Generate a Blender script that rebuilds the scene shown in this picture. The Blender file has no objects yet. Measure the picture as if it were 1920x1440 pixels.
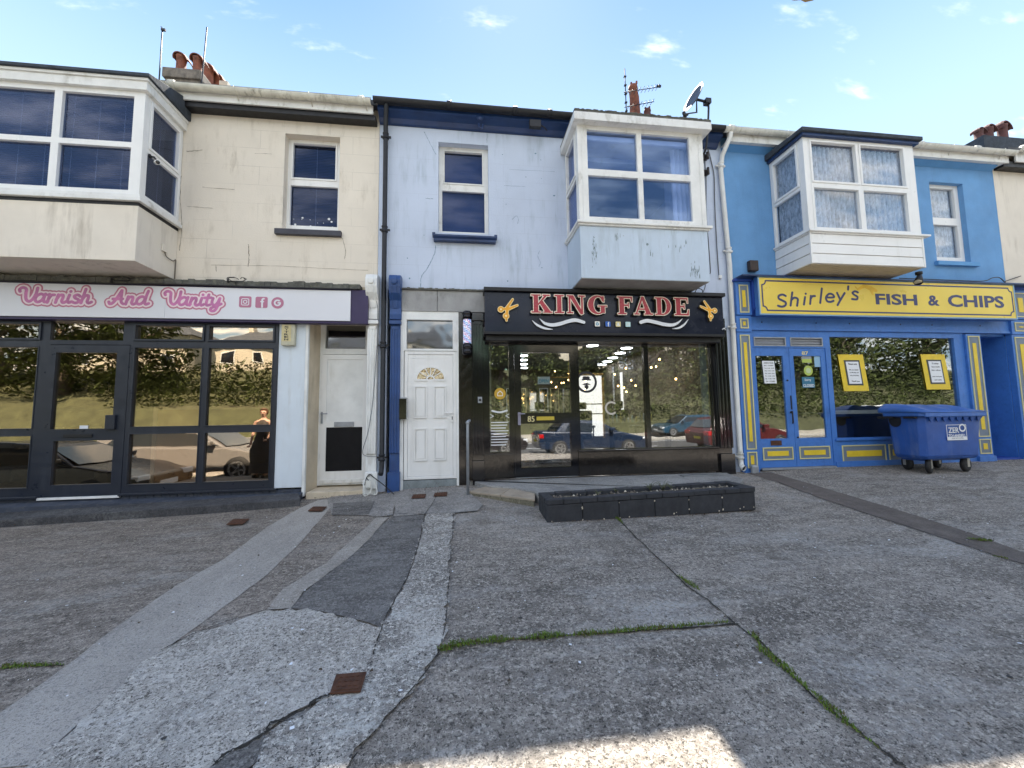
import bpy, math, random
from mathutils import Vector, Matrix, geometry
random.seed(7)
R = math.radians
sc = bpy.context.scene
col = sc.collection

# ------------------------------------------------------------------ camera, sky, sun, exposure
cd = bpy.data.cameras.new('camera')
cd.sensor_width = 36.0; cd.lens = 738.0 / 1920 * 36; cd.clip_start = 0.05; cd.clip_end = 3000
cam = bpy.data.objects.new('camera', cd); col.objects.link(cam)
_M = (Matrix.Rotation(R(-7.18), 3, 'Z') @ Matrix.Rotation(R(4.70), 3, 'X') @ Matrix.Rotation(R(0.838), 3, 'Y'))
_r, _f, _u = _M.col[0], _M.col[1], _M.col[2]
cam.matrix_world = Matrix(((_r.x, _u.x, -_f.x, 0), (_r.y, _u.y, -_f.y, -6.5), (_r.z, _u.z, -_f.z, 1.5), (0, 0, 0, 1)))
sc.camera = cam

SUN_EL, SUN_AZ = R(55.8), R(9.0)
sd = Vector((math.sin(SUN_AZ) * math.cos(SUN_EL), math.cos(SUN_AZ) * math.cos(SUN_EL), math.sin(SUN_EL)))
sl = bpy.data.lights.new('sun', 'SUN'); sl.energy = 4.3; sl.angle = R(0.55); sl.color = (1, 0.94, 0.84)
so = bpy.data.objects.new('sun', sl); col.objects.link(so)
so.rotation_euler = (-sd).to_track_quat('-Z', 'Y').to_euler()

world = bpy.data.worlds.new('World'); sc.world = world; world.use_nodes = True
nt = world.node_tree; N = nt.nodes; L = nt.links; N.clear()
def nn(tree, typ, **kw):
    n = tree.nodes.new(typ)
    for k, v in kw.items(): setattr(n, k, v)
    return n
out = nn(nt, 'ShaderNodeOutputWorld'); bg = nn(nt, 'ShaderNodeBackground'); bg.inputs['Strength'].default_value = 0.15
sky = nn(nt, 'ShaderNodeTexSky'); sky.sky_type = 'NISHITA'; sky.sun_disc = False
sky.sun_elevation = SUN_EL; sky.sun_rotation = SUN_AZ; sky.air_density = 1.0; sky.dust_density = 0.3; sky.ozone_density = 2.0
tc = nn(nt, 'ShaderNodeTexCoord'); sp = nn(nt, 'ShaderNodeSeparateXYZ'); L.new(tc.outputs['Generated'], sp.inputs[0])
def wm(op, a, b=None, clamp=False):
    m = nn(nt, 'ShaderNodeMath', operation=op); m.use_clamp = clamp
    for i, v in enumerate((a, b)):
        if v is None: continue
        if isinstance(v, (int, float)): m.inputs[i].default_value = v
        else: L.new(v, m.inputs[i])
    return m.outputs[0]
zc = wm('MAXIMUM', sp.outputs[2], 0.06); zz = wm('ADD', zc, 0.25)
cx = wm('DIVIDE', sp.outputs[0], zz); cy = wm('DIVIDE', sp.outputs[1], zz)
cb = nn(nt, 'ShaderNodeCombineXYZ'); L.new(cx, cb.inputs[0]); L.new(cy, cb.inputs[1])
n1 = nn(nt, 'ShaderNodeTexNoise'); n1.inputs['Scale'].default_value = 4.6; n1.inputs['Detail'].default_value = 6; n1.inputs['Roughness'].default_value = 0.55
mp = nn(nt, 'ShaderNodeMapping'); mp.inputs['Scale'].default_value = (1.0, 2.6, 1); mp.inputs['Location'].default_value = (1.3, 4.2, 0)
L.new(cb.outputs[0], mp.inputs[0]); L.new(mp.outputs[0], n1.inputs['Vector'])
# clouds gather in the half of the sky behind the photographer, a few small ones drift over the terrace
back = nn(nt, 'ShaderNodeMapRange'); L.new(sp.outputs[1], back.inputs[0])
back.inputs[1].default_value = -0.5; back.inputs[2].default_value = 0.35; back.inputs[3].default_value = 0.22; back.inputs[4].default_value = 0.0
v = wm('ADD', n1.outputs['Fac'], back.outputs[0])
cr = nn(nt, 'ShaderNodeMapRange'); cr.interpolation_type = 'SMOOTHSTEP'; L.new(v, cr.inputs[0])
cr.inputs[1].default_value = 0.60; cr.inputs[2].default_value = 0.90; cr.inputs[4].default_value = 0.85
mx = nn(nt, 'ShaderNodeMix', data_type='RGBA'); L.new(cr.outputs[0], mx.inputs[0])
# clear deep blue overhead, paling towards the roofs
zr_ = nn(nt, 'ShaderNodeMapRange'); zr_.interpolation_type = 'SMOOTHSTEP'; L.new(sp.outputs[2], zr_.inputs[0]); zr_.inputs[1].default_value = 0.42; zr_.inputs[2].default_value = 0.88
gr = nn(nt, 'ShaderNodeMix', data_type='RGBA'); L.new(zr_.outputs[0], gr.inputs[0]); gr.inputs[6].default_value = (0.98, 1.36, 1.70, 1); gr.inputs[7].default_value = (0.13, 0.47, 1.25, 1)
g2 = nn(nt, 'ShaderNodeMix', data_type='RGBA'); g2.inputs[0].default_value = 0.12; L.new(gr.outputs[2], g2.inputs[6]); L.new(sky.outputs[0], g2.inputs[7])
L.new(g2.outputs[2], mx.inputs[6]); mx.inputs[7].default_value = (4.7, 4.4, 4.0, 1)
L.new(mx.outputs[2], bg.inputs[0]); L.new(bg.outputs[0], out.inputs[0])
sc.view_settings.view_transform = 'Standard'; sc.view_settings.look = 'None'; sc.view_settings.gamma = 1; sc.view_settings.exposure = 2.17
sc.cycles.max_bounces = 10; sc.cycles.transparent_max_bounces = 12; sc.cycles.glossy_bounces = 4
sc.cycles.sample_clamp_indirect = 6

# ------------------------------------------------------------------ materials
MATS = {}
def mat(name, colr, rough=0.6, var=0.12, vscale=3.0, metal=0.0, bump=0.0, bscale=60.0, streak=0.0, streakcol=(0.12, 0.11, 0.09),
        speck=0.0, speckcol=(0.1, 0.1, 0.1), sscale=40.0, coat=0.0, emit=None, spec=0.5, blocks=0.0, stretch=(1, 1, 1), grime=(1, 1, 0.12)):
    if name in MATS: return MATS[name]
    m = bpy.data.materials.new(name); m.use_nodes = True; t = m.node_tree; t.nodes.clear()
    o = nn(t, 'ShaderNodeOutputMaterial'); p = nn(t, 'ShaderNodeBsdfPrincipled'); t.links.new(p.outputs[0], o.inputs[0])
    p.inputs['Roughness'].default_value = rough; p.inputs['Metallic'].default_value = metal
    p.inputs['Coat Weight'].default_value = coat; p.inputs['Coat Roughness'].default_value = 0.08
    p.inputs['Specular IOR Level'].default_value = spec
    g = nn(t, 'ShaderNodeNewGeometry')
    def noise(scale, detail=4, rgh=0.6, sx=(1, 1, 1)):
        q = nn(t, 'ShaderNodeMapping'); q.inputs['Scale'].default_value = sx; t.links.new(g.outputs['Position'], q.inputs[0])
        n = nn(t, 'ShaderNodeTexNoise'); n.inputs['Scale'].default_value = scale; n.inputs['Detail'].default_value = detail
        n.inputs['Roughness'].default_value = rgh; t.links.new(q.outputs[0], n.inputs['Vector']); return n.outputs['Fac']
    def ramp(src, a, b, lo=0.0, hi=1.0):
        r = nn(t, 'ShaderNodeMapRange'); t.links.new(src, r.inputs[0]); r.inputs[1].default_value = a; r.inputs[2].default_value = b
        r.inputs[3].default_value = lo; r.inputs[4].default_value = hi; return r.outputs[0]
    def mixc(f, a, b):
        x = nn(t, 'ShaderNodeMix', data_type='RGBA')
        for i, vv in ((0, f), (6, a), (7, b)):
            if isinstance(vv, (int, float)): x.inputs[i].default_value = vv
            elif isinstance(vv, tuple): x.inputs[i].default_value = (*vv[:3], 1)
            else: t.links.new(vv, x.inputs[i])
        return x.outputs[2]
    c = colr
    if var > 0:
        dk = tuple(max(0, q * (1 - var)) for q in colr); lt = tuple(min(0.95, q * (1 + var)) for q in colr)
        c = mixc(ramp(noise(vscale, 5, 0.6, stretch), 0.3, 0.7), dk, lt)
    if speck > 0:
        c = mixc(ramp(noise(sscale, 3, 0.75), 0.52, 0.66, 0, speck), c, speckcol)
    if streak > 0:
        f = nn(t, 'ShaderNodeMath', operation='MULTIPLY'); t.links.new(ramp(noise(7.0, 5, 0.7, grime), 0.5, 0.72), f.inputs[0])
        t.links.new(ramp(noise(1.3, 3, 0.6), 0.42, 0.65, 0, streak), f.inputs[1]); c = mixc(f.outputs[0], c, streakcol)
    if blocks > 0:
        q = nn(t, 'ShaderNodeMapping'); q.inputs['Rotation'].default_value = (R(90), 0, 0); t.links.new(g.outputs['Position'], q.inputs[0])
        b = nn(t, 'ShaderNodeTexBrick'); t.links.new(q.outputs[0], b.inputs[0]); b.inputs['Scale'].default_value = 1.0
        b.inputs['Brick Width'].default_value = 0.72; b.inputs['Row Height'].default_value = 0.31; b.inputs['Mortar Size'].default_value = 0.004
        b.inputs['Mortar Smooth'].default_value = 0.3
        f = nn(t, 'ShaderNodeMath', operation='MULTIPLY'); t.links.new(b.outputs['Fac'], f.inputs[0])
        t.links.new(ramp(noise(1.1, 3), 0.42, 0.62, 0.03, blocks), f.inputs[1]); c = mixc(f.outputs[0], c, tuple(q * 0.45 for q in colr))
    if isinstance(c, tuple): p.inputs['Base Color'].default_value = (*c[:3], 1)
    else: t.links.new(c, p.inputs['Base Color'])
    if bump > 0:
        b = nn(t, 'ShaderNodeBump'); b.inputs['Strength'].default_value = min(1, bump); b.inputs['Distance'].default_value = 0.004
        t.links.new(noise(bscale, 5, 0.65), b.inputs['Height']); t.links.new(b.outputs[0], p.inputs['Normal'])
    if var > 0 and rough > 0.15:
        t.links.new(ramp(noise(vscale * 3, 3), 0.3, 0.7, max(0.03, rough - 0.08), min(1, rough + 0.1)), p.inputs['Roughness'])
    if emit:
        p.inputs['Emission Color'].default_value = (*emit[:3], 1); p.inputs['Emission Strength'].default_value = emit[3]
    MATS[name] = m; return m

def glass(name, refl=0.3, tint=(0.85, 0.9, 0.9), wav=0.02, wscale=1.2, gcol=(0.95, 0.95, 0.95), rough=0.0):
    m = bpy.data.materials.new(name); m.use_nodes = True; t = m.node_tree; t.nodes.clear()
    o = nn(t, 'ShaderNodeOutputMaterial'); a = nn(t, 'ShaderNodeBsdfTransparent'); a.inputs[0].default_value = (*tint, 1)
    b = nn(t, 'ShaderNodeBsdfGlossy'); b.inputs['Roughness'].default_value = rough; b.inputs['Color'].default_value = (*gcol, 1)
    lw = nn(t, 'ShaderNodeLayerWeight'); lw.inputs[0].default_value = 0.25
    pw = nn(t, 'ShaderNodeMath', operation='POWER'); lw.inputs[0].default_value = 0.5; t.links.new(lw.outputs['Facing'], pw.inputs[0]); pw.inputs[1].default_value = 3.0
    mr = nn(t, 'ShaderNodeMapRange'); t.links.new(pw.outputs[0], mr.inputs[0]); mr.inputs[1].default_value = 0.0; mr.inputs[2].default_value = 1.0
    mr.inputs[3].default_value = refl; mr.inputs[4].default_value = 0.7
    x = nn(t, 'ShaderNodeMixShader'); t.links.new(mr.outputs[0], x.inputs[0]); t.links.new(a.outputs[0], x.inputs[1]); t.links.new(b.outputs[0], x.inputs[2])
    t.links.new(x.outputs[0], o.inputs[0])
    if wav > 0:
        g = nn(t, 'ShaderNodeNewGeometry'); n = nn(t, 'ShaderNodeTexNoise'); n.inputs['Scale'].default_value = wscale; n.inputs['Detail'].default_value = 2
        t.links.new(g.outputs['Position'], n.inputs['Vector'])
        bp = nn(t, 'ShaderNodeBump'); bp.inputs['Strength'].default_value = 1.0; bp.inputs['Distance'].default_value = wav
        t.links.new(n.outputs['Fac'], bp.inputs['Height']); t.links.new(bp.outputs[0], b.inputs['Normal']); 
    MATS[name] = m; return m

def cutmat(name, colr, cover=0.7, scale=60, wave=True):
    """woven lace: threads with open holes between them"""
    m = bpy.data.materials.new(name); m.use_nodes = True; t = m.node_tree; t.nodes.clear()
    o = nn(t, 'ShaderNodeOutputMaterial'); a = nn(t, 'ShaderNodeBsdfTransparent'); d = nn(t, 'ShaderNodeBsdfDiffuse'); d.inputs[0].default_value = (*colr, 1)
    tr = nn(t, 'ShaderNodeBsdfTranslucent'); tr.inputs[0].default_value = (*colr, 1); ad = nn(t, 'ShaderNodeMixShader'); ad.inputs[0].default_value = 0.25
    t.links.new(d.outputs[0], ad.inputs[1]); t.links.new(tr.outputs[0], ad.inputs[2])
    g = nn(t, 'ShaderNodeNewGeometry'); n = nn(t, 'ShaderNodeTexNoise'); n.inputs['Scale'].default_value = 16; n.inputs['Detail'].default_value = 5; n.inputs['Roughness'].default_value = 0.7
    q = nn(t, 'ShaderNodeMapping'); q.inputs['Scale'].default_value = (1.6, 1.6, 0.55); t.links.new(g.outputs['Position'], q.inputs[0]); t.links.new(q.outputs[0], n.inputs['Vector'])
    r = nn(t, 'ShaderNodeMapRange'); t.links.new(n.outputs['Fac'], r.inputs[0]); r.inputs[1].default_value = 0.38; r.inputs[2].default_value = 0.62
    r.inputs[3].default_value = 0.42; r.inputs[4].default_value = 0.92
    x = nn(t, 'ShaderNodeMixShader'); t.links.new(r.outputs[0], x.inputs[0]); t.links.new(a.outputs[0], x.inputs[1]); t.links.new(ad.outputs[0], x.inputs[2])
    t.links.new(x.outputs[0], o.inputs[0]); MATS[name] = m; return m

def concrete(name, base, light, speck=0.5, sp_scale=45, fine=150, stain=0.25, bump=0.6, dark=None, stretch=(1, 1, 1), pit=0.0, lich=0.0, lichcol=(0.42, 0.41, 0.38), lichscale=1.6):
    m = bpy.data.materials.new(name); m.use_nodes = True; t = m.node_tree; t.nodes.clear()
    o = nn(t, 'ShaderNodeOutputMaterial'); p = nn(t, 'ShaderNodeBsdfPrincipled'); t.links.new(p.outputs[0], o.inputs[0])
    p.inputs['Roughness'].default_value = 0.88; p.inputs['Specular IOR Level'].default_value = 0.25
    g = nn(t, 'ShaderNodeNewGeometry')
    def noise(scale, detail=5, rgh=0.65, sx=(1, 1, 1)):
        q = nn(t, 'ShaderNodeMapping'); q.inputs['Scale'].default_value = sx; t.links.new(g.outputs['Position'], q.inputs[0])
        n = nn(t, 'ShaderNodeTexNoise'); n.inputs['Scale'].default_value = scale; n.inputs['Detail'].default_value = detail
        n.inputs['Roughness'].default_value = rgh; t.links.new(q.outputs[0], n.inputs['Vector']); return n.outputs['Fac']
    def ramp(src, a, b, lo=0.0, hi=1.0):
        r = nn(t, 'ShaderNodeMapRange'); t.links.new(src, r.inputs[0]); r.inputs[1].default_value = a; r.inputs[2].default_value = b
        r.inputs[3].default_value = lo; r.inputs[4].default_value = hi; return r.outputs[0]
    def mixc(f, a, b):
        x = nn(t, 'ShaderNodeMix', data_type='RGBA')
        for i, vv in ((0, f), (6, a), (7, b)):
            if isinstance(vv, (int, float)): x.inputs[i].default_value = vv
            elif isinstance(vv, tuple): x.inputs[i].default_value = (*vv[:3], 1)
            else: t.links.new(vv, x.inputs[i])
        return x.outputs[2]
    dk = dark or tuple(q * 0.55 for q in base)
    c = mixc(ramp(noise(0.9, 6, 0.7, stretch), 0.36, 0.64), tuple(q * (1 - stain) for q in base), tuple(q * (1 + stain) for q in base))
    c = mixc(ramp(noise(5.0, 6, 0.75, stretch), 0.45, 0.7, 0, 0.55), c, light)
    s = noise(sp_scale, 5, 0.85)
    c = mixc(ramp(s, 0.525, 0.575, 0, speck), c, light)
    c = mixc(ramp(noise(sp_scale * 1.35 + 3, 4, 0.8), 0.55, 0.595, 0, speck), c, dk)
    f2 = noise(fine, 2, 0.8)
    c = mixc(ramp(f2, 0.575, 0.62, 0, speck * 0.9), c, tuple(q * 0.45 for q in dk))
    if lich > 0:
        k = nn(t, 'ShaderNodeMath', operation='MULTIPLY'); t.links.new(ramp(noise(lichscale, 6, 0.75, (0.55, 1.5, 1)), 0.50, 0.66), k.inputs[0])
        t.links.new(ramp(noise(38, 4, 0.8), 0.42, 0.56, 0, lich), k.inputs[1]); c = mixc(k.outputs[0], c, lichcol)
    c = mixc(ramp(noise(0.55, 5, 0.7, (1.6, 0.7, 1)), 0.56, 0.68, 0, 0.45), c, tuple(q * 0.55 for q in base))
    c = mixc(ramp(noise(13, 6, 0.85), 0.57, 0.70, 0, 0.7 * speck), c, light)
    c = mixc(ramp(noise(9.5, 6, 0.85), 0.60, 0.74, 0, 0.6 * speck), c, dk)
    if pit > 0:
        vo = nn(t, 'ShaderNodeTexVoronoi'); vo.inputs['Scale'].default_value = 26; t.links.new(g.outputs['Position'], vo.inputs['Vector'])
        c = mixc(ramp(vo.outputs['Distance'], 0.05, 0.16, pit, 0), c, (0.62, 0.6, 0.56))
    t.links.new(c, p.inputs['Base Color'])
    b = nn(t, 'ShaderNodeBump'); b.inputs['Strength'].default_value = bump; b.inputs['Distance'].default_value = 0.008
    ad = nn(t, 'ShaderNodeMath', operation='ADD'); t.links.new(s, ad.inputs[0]); t.links.new(f2, ad.inputs[1])
    t.links.new(ad.outputs[0], b.inputs['Height']); t.links.new(b.outputs[0], p.inputs['Normal'])
    MATS[name] = m; return m

# ------------------------------------------------------------------ scene graph helpers
W = {}
def tag(o, label=None, cat=None, group=None, kind=None):
    if label: o['label'] = label
    if cat: o['category'] = cat
    if group: o['group'] = group
    if kind: o['kind'] = kind
    return o
def thing(name, label, cat, loc=(0, 0, 0), group=None):
    o = bpy.data.objects.new(name, None); o.empty_display_size = 0.1; col.objects.link(o)
    o.location = loc; W[o.name] = Vector(loc); tag(o, label, cat, group); return o
def copy_tree(o, parent=None):
    c = o.copy(); col.objects.link(c)
    if parent is not None: c.parent = parent
    for ch in list(o.children): copy_tree(ch, c)
    return c

class MB:
    def __init__(s): s.v = []; s.f = []; s.m = []; s.mi = 0; s.sm = []; s.smooth = False
    def add(s, vs, fs, T=None):
        b = len(s.v)
        s.v += [tuple(T @ Vector(q)) if T else tuple(q) for q in vs]
        for f in fs: s.f.append(tuple(b + i for i in f)); s.m.append(s.mi); s.sm.append(s.smooth)
        return s
    def box(s, x0, x1, y0, y1, z0, z1, T=None):
        if x1 < x0: x0, x1 = x1, x0
        if y1 < y0: y0, y1 = y1, y0
        if z1 < z0: z0, z1 = z1, z0
        return s.add([(x0, y0, z0), (x1, y0, z0), (x1, y1, z0), (x0, y1, z0), (x0, y0, z1), (x1, y0, z1), (x1, y1, z1), (x0, y1, z1)],
                     [(0, 3, 2, 1), (4, 5, 6, 7), (0, 1, 5, 4), (1, 2, 6, 5), (2, 3, 7, 6), (3, 0, 4, 7)], T)
    def quad(s, a, b, c, d, T=None): return s.add([a, b, c, d], [(0, 1, 2, 3)], T)
    def prism(s, poly, a, b, axis='y', T=None):
        """convex/simple polygon (u, v) extruded along an axis from a to b"""
        def P(u, v, w): return (u, w, v) if axis == 'y' else ((w, u, v) if axis == 'x' else (u, v, w))
        n = len(poly); vs = [P(u, v, a) for u, v in poly] + [P(u, v, b) for u, v in poly]
        area = sum(poly[i][0] * poly[(i + 1) % n][1] - poly[(i + 1) % n][0] * poly[i][1] for i in range(n))
        flip = (area > 0) != (axis == 'y') 
        if b < a: flip = not flip
        f0 = tuple(range(n)); f1 = tuple(n + i for i in range(n))
        fs = [f0[::-1] if flip else f0, f1 if flip else f1[::-1]]
        for i in range(n):
            j = (i + 1) % n; q = (i, j, n + j, n + i); fs.append(q if flip else q[::-1])
        return s.add(vs, fs, T)
    def tube(s, pts, r, n=8, cap=True, T=None):
        pts = [Vector(p) for p in pts]; k = len(pts); rr = r if isinstance(r, (list, tuple)) else [r] * k
        vs = []; fs = []; up = None
        for i, p in enumerate(pts):
            d = (pts[min(i + 1, k - 1)] - pts[max(i - 1, 0)]).normalized()
            if up is None: up = d.orthogonal().normalized()
            up = (up - d * up.dot(d))
            if up.length < 1e-6: up = d.orthogonal()
            up.normalize(); w = d.cross(up)
            for j in range(n):
                a = 2 * math.pi * j / n; vs.append(p + (up * math.cos(a) + w * math.sin(a)) * rr[i])
        for i in range(k - 1):
            for j in range(n):
                a = i * n + j; b = i * n + (j + 1) % n; fs.append((a, b, b + n, a + n))
        if cap: fs.append(tuple(range(n))[::-1]); fs.append(tuple((k - 1) * n + j for j in range(n)))
        sm = s.smooth; s.smooth = True; s.add(vs, fs, T); s.smooth = sm; return s
    def lathe(s, prof, c=(0, 0, 0), n=24, axis='z', T=None):
        """prof: list of (r, h)"""
        vs = []; fs = []; k = len(prof)
        for r_, h in prof:
            for j in range(n):
                a = 2 * math.pi * j / n; u, w = r_ * math.cos(a), r_ * math.sin(a)
                q = (u, w, h) if axis == 'z' else ((u, h, w) if axis == 'y' else (h, u, w)); vs.append((q[0] + c[0], q[1] + c[1], q[2] + c[2]))
        for i in range(k - 1):
            for j in range(n):
                a = i * n + j; b = i * n + (j + 1) % n
                fs.append((a, b, b + n, a + n) if axis != 'y' else (a, a + n, b + n, b))
        e0 = tuple(range(n)); e1 = tuple((k - 1) * n + j for j in range(n))
        fs += [e0[::-1], e1] if axis != 'y' else [e0, e1[::-1]]
        sm = s.smooth; s.smooth = True; s.add(vs, fs, T); s.smooth = sm; return s
    def disc(s, cx_, cz_, r, y, n=28, th=0.002, rz=None):
        p = [(cx_ + r * math.cos(2 * math.pi * i / n), cz_ + (rz or r) * math.sin(2 * math.pi * i / n)) for i in range(n)]
        return s.prism(p, y, y + th)
    def ring(s, cx_, cz_, r0, r1, y, th=0.002, n=32, a0=0, a1=360, sx=1.0):
        for i in range(n):
            a = R(a0 + (a1 - a0) * i / n); b = R(a0 + (a1 - a0) * (i + 1) / n)
            p = [(cx_ + sx * r0 * math.cos(a), cz_ + r0 * math.sin(a)), (cx_ + sx * r1 * math.cos(a), cz_ + r1 * math.sin(a)),
                 (cx_ + sx * r1 * math.cos(b), cz_ + r1 * math.sin(b)), (cx_ + sx * r0 * math.cos(b), cz_ + r0 * math.sin(b))]
            s.add([(q[0], y, q[1]) for q in p], [(0, 1, 2, 3)])
        return s
    def build(s, name, mats, parent=None, bev=0.0, label=None, smooth_angle=None):
        if not s.v: return None
        if not isinstance(mats, (list, tuple)): mats = [mats]
        vs = [Vector(q) for q in s.v]
        lo = Vector((min(q.x for q in vs), min(q.y for q in vs), min(q.z for q in vs))); hi = Vector((max(q.x for q in vs), max(q.y for q in vs), max(q.z for q in vs)))
        c = Vector(((lo.x + hi.x) / 2, (lo.y + hi.y) / 2, lo.z))
        me = bpy.data.meshes.new(name); me.from_pydata([q - c for q in vs], [], s.f)
        for m in mats: me.materials.append(m)
        me.polygons.foreach_set('material_index', s.m); me.polygons.foreach_set('use_smooth', s.sm); me.update()
        o = bpy.data.objects.new(name, me); col.objects.link(o)
        if parent is not None: o.parent = parent; o.location = c - W[parent.name]
        else: o.location = c
        W[o.name] = c
        if bev > 0:
            b = o.modifiers.new('bevel', 'BEVEL'); b.width = bev; b.segments = 2; b.limit_method = 'ANGLE'; b.angle_limit = R(40); b.harden_normals = False
        if label: o['label'] = label
        return o

def struct(name, mb, m): o = mb.build(name, m); o['kind'] = 'structure'; return o

def frame(mb, x0, x1, z0, z1, y, w, d, wb=None):
    """rectangular frame, outer x0..x1, z0..z1, bars w wide, d deep starting at y"""
    wb = wb or w
    mb.box(x0, x0 + w, y, y + d, z0, z1); mb.box(x1 - w, x1, y, y + d, z0, z1)
    mb.box(x0 + w, x1 - w, y, y + d, z1 - w, z1); mb.box(x0 + w, x1 - w, y, y + d, z0, z0 + wb); return mb

def pane(x0, x1, z0, z1, y, m, parent, name='pane', label=None):
    mb = MB(); mb.box(x0, x1, y, y + 0.006, z0, z1); return mb.build(name, m, parent, label=label)

def wall(mb, x0, x1, z0, z1, holes, y0, y1, zb=None):
    """wall slab with rectangular openings (x0, x1, z0, z1) and real reveals"""
    xs = sorted({x0, x1, *[h[0] for h in holes], *[h[1] for h in holes]}); zs = sorted({z0, z1, *[h[2] for h in holes], *[h[3] for h in holes]})
    xs = [q for q in xs if x0 <= q <= x1]; zs = [q for q in zs if z0 <= q <= z1]
    def solid(cx_, cz_): return not any(h[0] < cx_ < h[1] and h[2] < cz_ < h[3] for h in holes)
    for i in range(len(xs) - 1):
        for j in range(len(zs) - 1):
            a, b, c, d = xs[i], xs[i + 1], zs[j], zs[j + 1]
            if not solid((a + b) / 2, (c + d) / 2): continue
            mb.quad((a, y0, c), (b, y0, c), (b, y0, d), (a, y0, d)); mb.quad((b, y1, c), (a, y1, c), (a, y1, d), (b, y1, d))
            def nb(ii, jj):
                if ii < 0 or jj < 0 or ii >= len(xs) - 1 or jj >= len(zs) - 1: return False
                return solid((xs[ii] + xs[ii + 1]) / 2, (zs[jj] + zs[jj + 1]) / 2)
            if not nb(i - 1, j): mb.quad((a, y1, c), (a, y0, c), (a, y0, d), (a, y1, d))
            if not nb(i + 1, j): mb.quad((b, y0, c), (b, y1, c), (b, y1, d), (b, y0, d))
            if not nb(i, j - 1): mb.quad((a, y1, c), (b, y1, c), (b, y0, c), (a, y0, c))
            if not nb(i, j + 1): mb.quad((a, y0, d), (b, y0, d), (b, y1, d), (a, y1, d))
    return mb

# ---- flat lettering: union of convex pieces --------------------------------
def hull(pts):
    pts = sorted(set((round(a, 6), round(b, 6)) for a, b in pts))
    def half(ps):
        h = []
        for p in ps:
            while len(h) > 1 and (h[-1][0] - h[-2][0]) * (p[1] - h[-2][1]) - (h[-1][1] - h[-2][1]) * (p[0] - h[-2][0]) <= 0: h.pop()
            h.append(p)
        return h[:-1]
    return half(pts) + half(pts[::-1])
def ccw(p):
    a = sum(p[i][0] * p[(i + 1) % len(p)][1] - p[(i + 1) % len(p)][0] * p[i][1] for i in range(len(p)))
    return list(p) if a > 0 else list(p)[::-1]
def dilate(poly, r, n=10):
    return hull([(x + r * math.cos(2 * math.pi * i / n), z + r * math.sin(2 * math.pi * i / n)) for x, z in poly for i in range(n)])
def capsule(a, b, ra, rb=None, n=10):
    rb = rb or ra
    return hull([(a[0] + ra * math.cos(2 * math.pi * i / n), a[1] + ra * math.sin(2 * math.pi * i / n)) for i in range(n)] +
                [(b[0] + rb * math.cos(2 * math.pi * i / n), b[1] + rb * math.sin(2 * math.pi * i / n)) for i in range(n)])
def union(mb, polys, y0, y1):
    """solid between y0 (front) and y1 (back) whose outline is the union of convex polygons in x, z"""
    vs = []; fs = []
    for p in polys:
        p = ccw(p); b = len(vs); vs += [Vector((q[0], q[1])) for q in p]; fs.append([b + i for i in range(len(p))])
    ov, oe, of, _, _, orig = geometry.delaunay_2d_cdt(vs, [], fs, 0, 1e-6)
    tri = [f for f, o in zip(of, orig) if len(o)]
    edges = {}
    fr = []
    for f in tri:
        a, b, c = (ov[i] for i in f)
        if (b - a).cross(c - a) < 0: f = list(f)[::-1]
        fr.append(f)
        for i in range(3): edges[(f[i], f[(i + 1) % 3])] = 1
    k = len(ov); V = [(q.x, y0, q.y) for q in ov] + [(q.x, y1, q.y) for q in ov]
    F = [tuple(f) for f in fr] + [tuple(i + k for i in f[::-1]) for f in fr]
    for (a, b) in edges:
        if (b, a) not in edges: F.append((b, a, a + k, b + k))
    return mb.add(V, F)
def smoothline(pts, n=6):
    P = [pts[0]] + list(pts) + [pts[-1]]; o = []
    for i in range(1, len(P) - 2):
        p0, p1, p2, p3 = P[i - 1], P[i], P[i + 1], P[i + 2]
        for k in range(n):
            t = k / n
            o.append(tuple(0.5 * (2 * p1[j] + (p2[j] - p0[j]) * t + (2 * p0[j] - 5 * p1[j] + 4 * p2[j] - p3[j]) * t * t + (3 * p1[j] - p0[j] - 3 * p2[j] + p3[j]) * t ** 3) for j in range(len(p1))))
    o.append(tuple(pts[-1])); return o
def text(name, body, x0, x1, z0, z1, y, m, parent, th=0.003, bold=0.0, shear=0.0, rot=0.0):
    cu = bpy.data.curves.new(name, 'FONT'); cu.body = body; cu.size = 1; cu.offset = bold; cu.shear = shear; cu.resolution_u = 3; cu.extrude = 0.0; cu.align_x = 'LEFT'
    t = bpy.data.objects.new(name, cu); col.objects.link(t); bpy.context.view_layer.update()
    me = bpy.data.meshes.new_from_object(t.evaluated_get(bpy.context.evaluated_depsgraph_get())); bpy.data.objects.remove(t)
    vs = [v.co.copy() for v in me.vertices]; fs = [tuple(p.vertices) for p in me.polygons]
    if not vs: return None
    ax, bx = min(v.x for v in vs), max(v.x for v in vs); az, bz = min(v.y for v in vs), max(v.y for v in vs)
    mb = MB(); cxm, czm = (x0 + x1) / 2, (z0 + z1) / 2; V = []
    for v in vs:
        X = x0 + (v.x - ax) / (bx - ax) * (x1 - x0); Z = z0 + (v.y - az) / max(1e-6, bz - az) * (z1 - z0)
        if rot: dx, dz = X - cxm, Z - czm; X = cxm + dx * math.cos(rot) - dz * math.sin(rot); Z = czm + dx * math.sin(rot) + dz * math.cos(rot)
        V.append((X, y, Z))
    mb.add(V, fs)
    o = mb.build(name, m, parent); bpy.data.meshes.remove(me)
    if th > 0: q = o.modifiers.new('thickness', 'SOLIDIFY'); q.thickness = th; q.offset = 0
    return o

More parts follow.
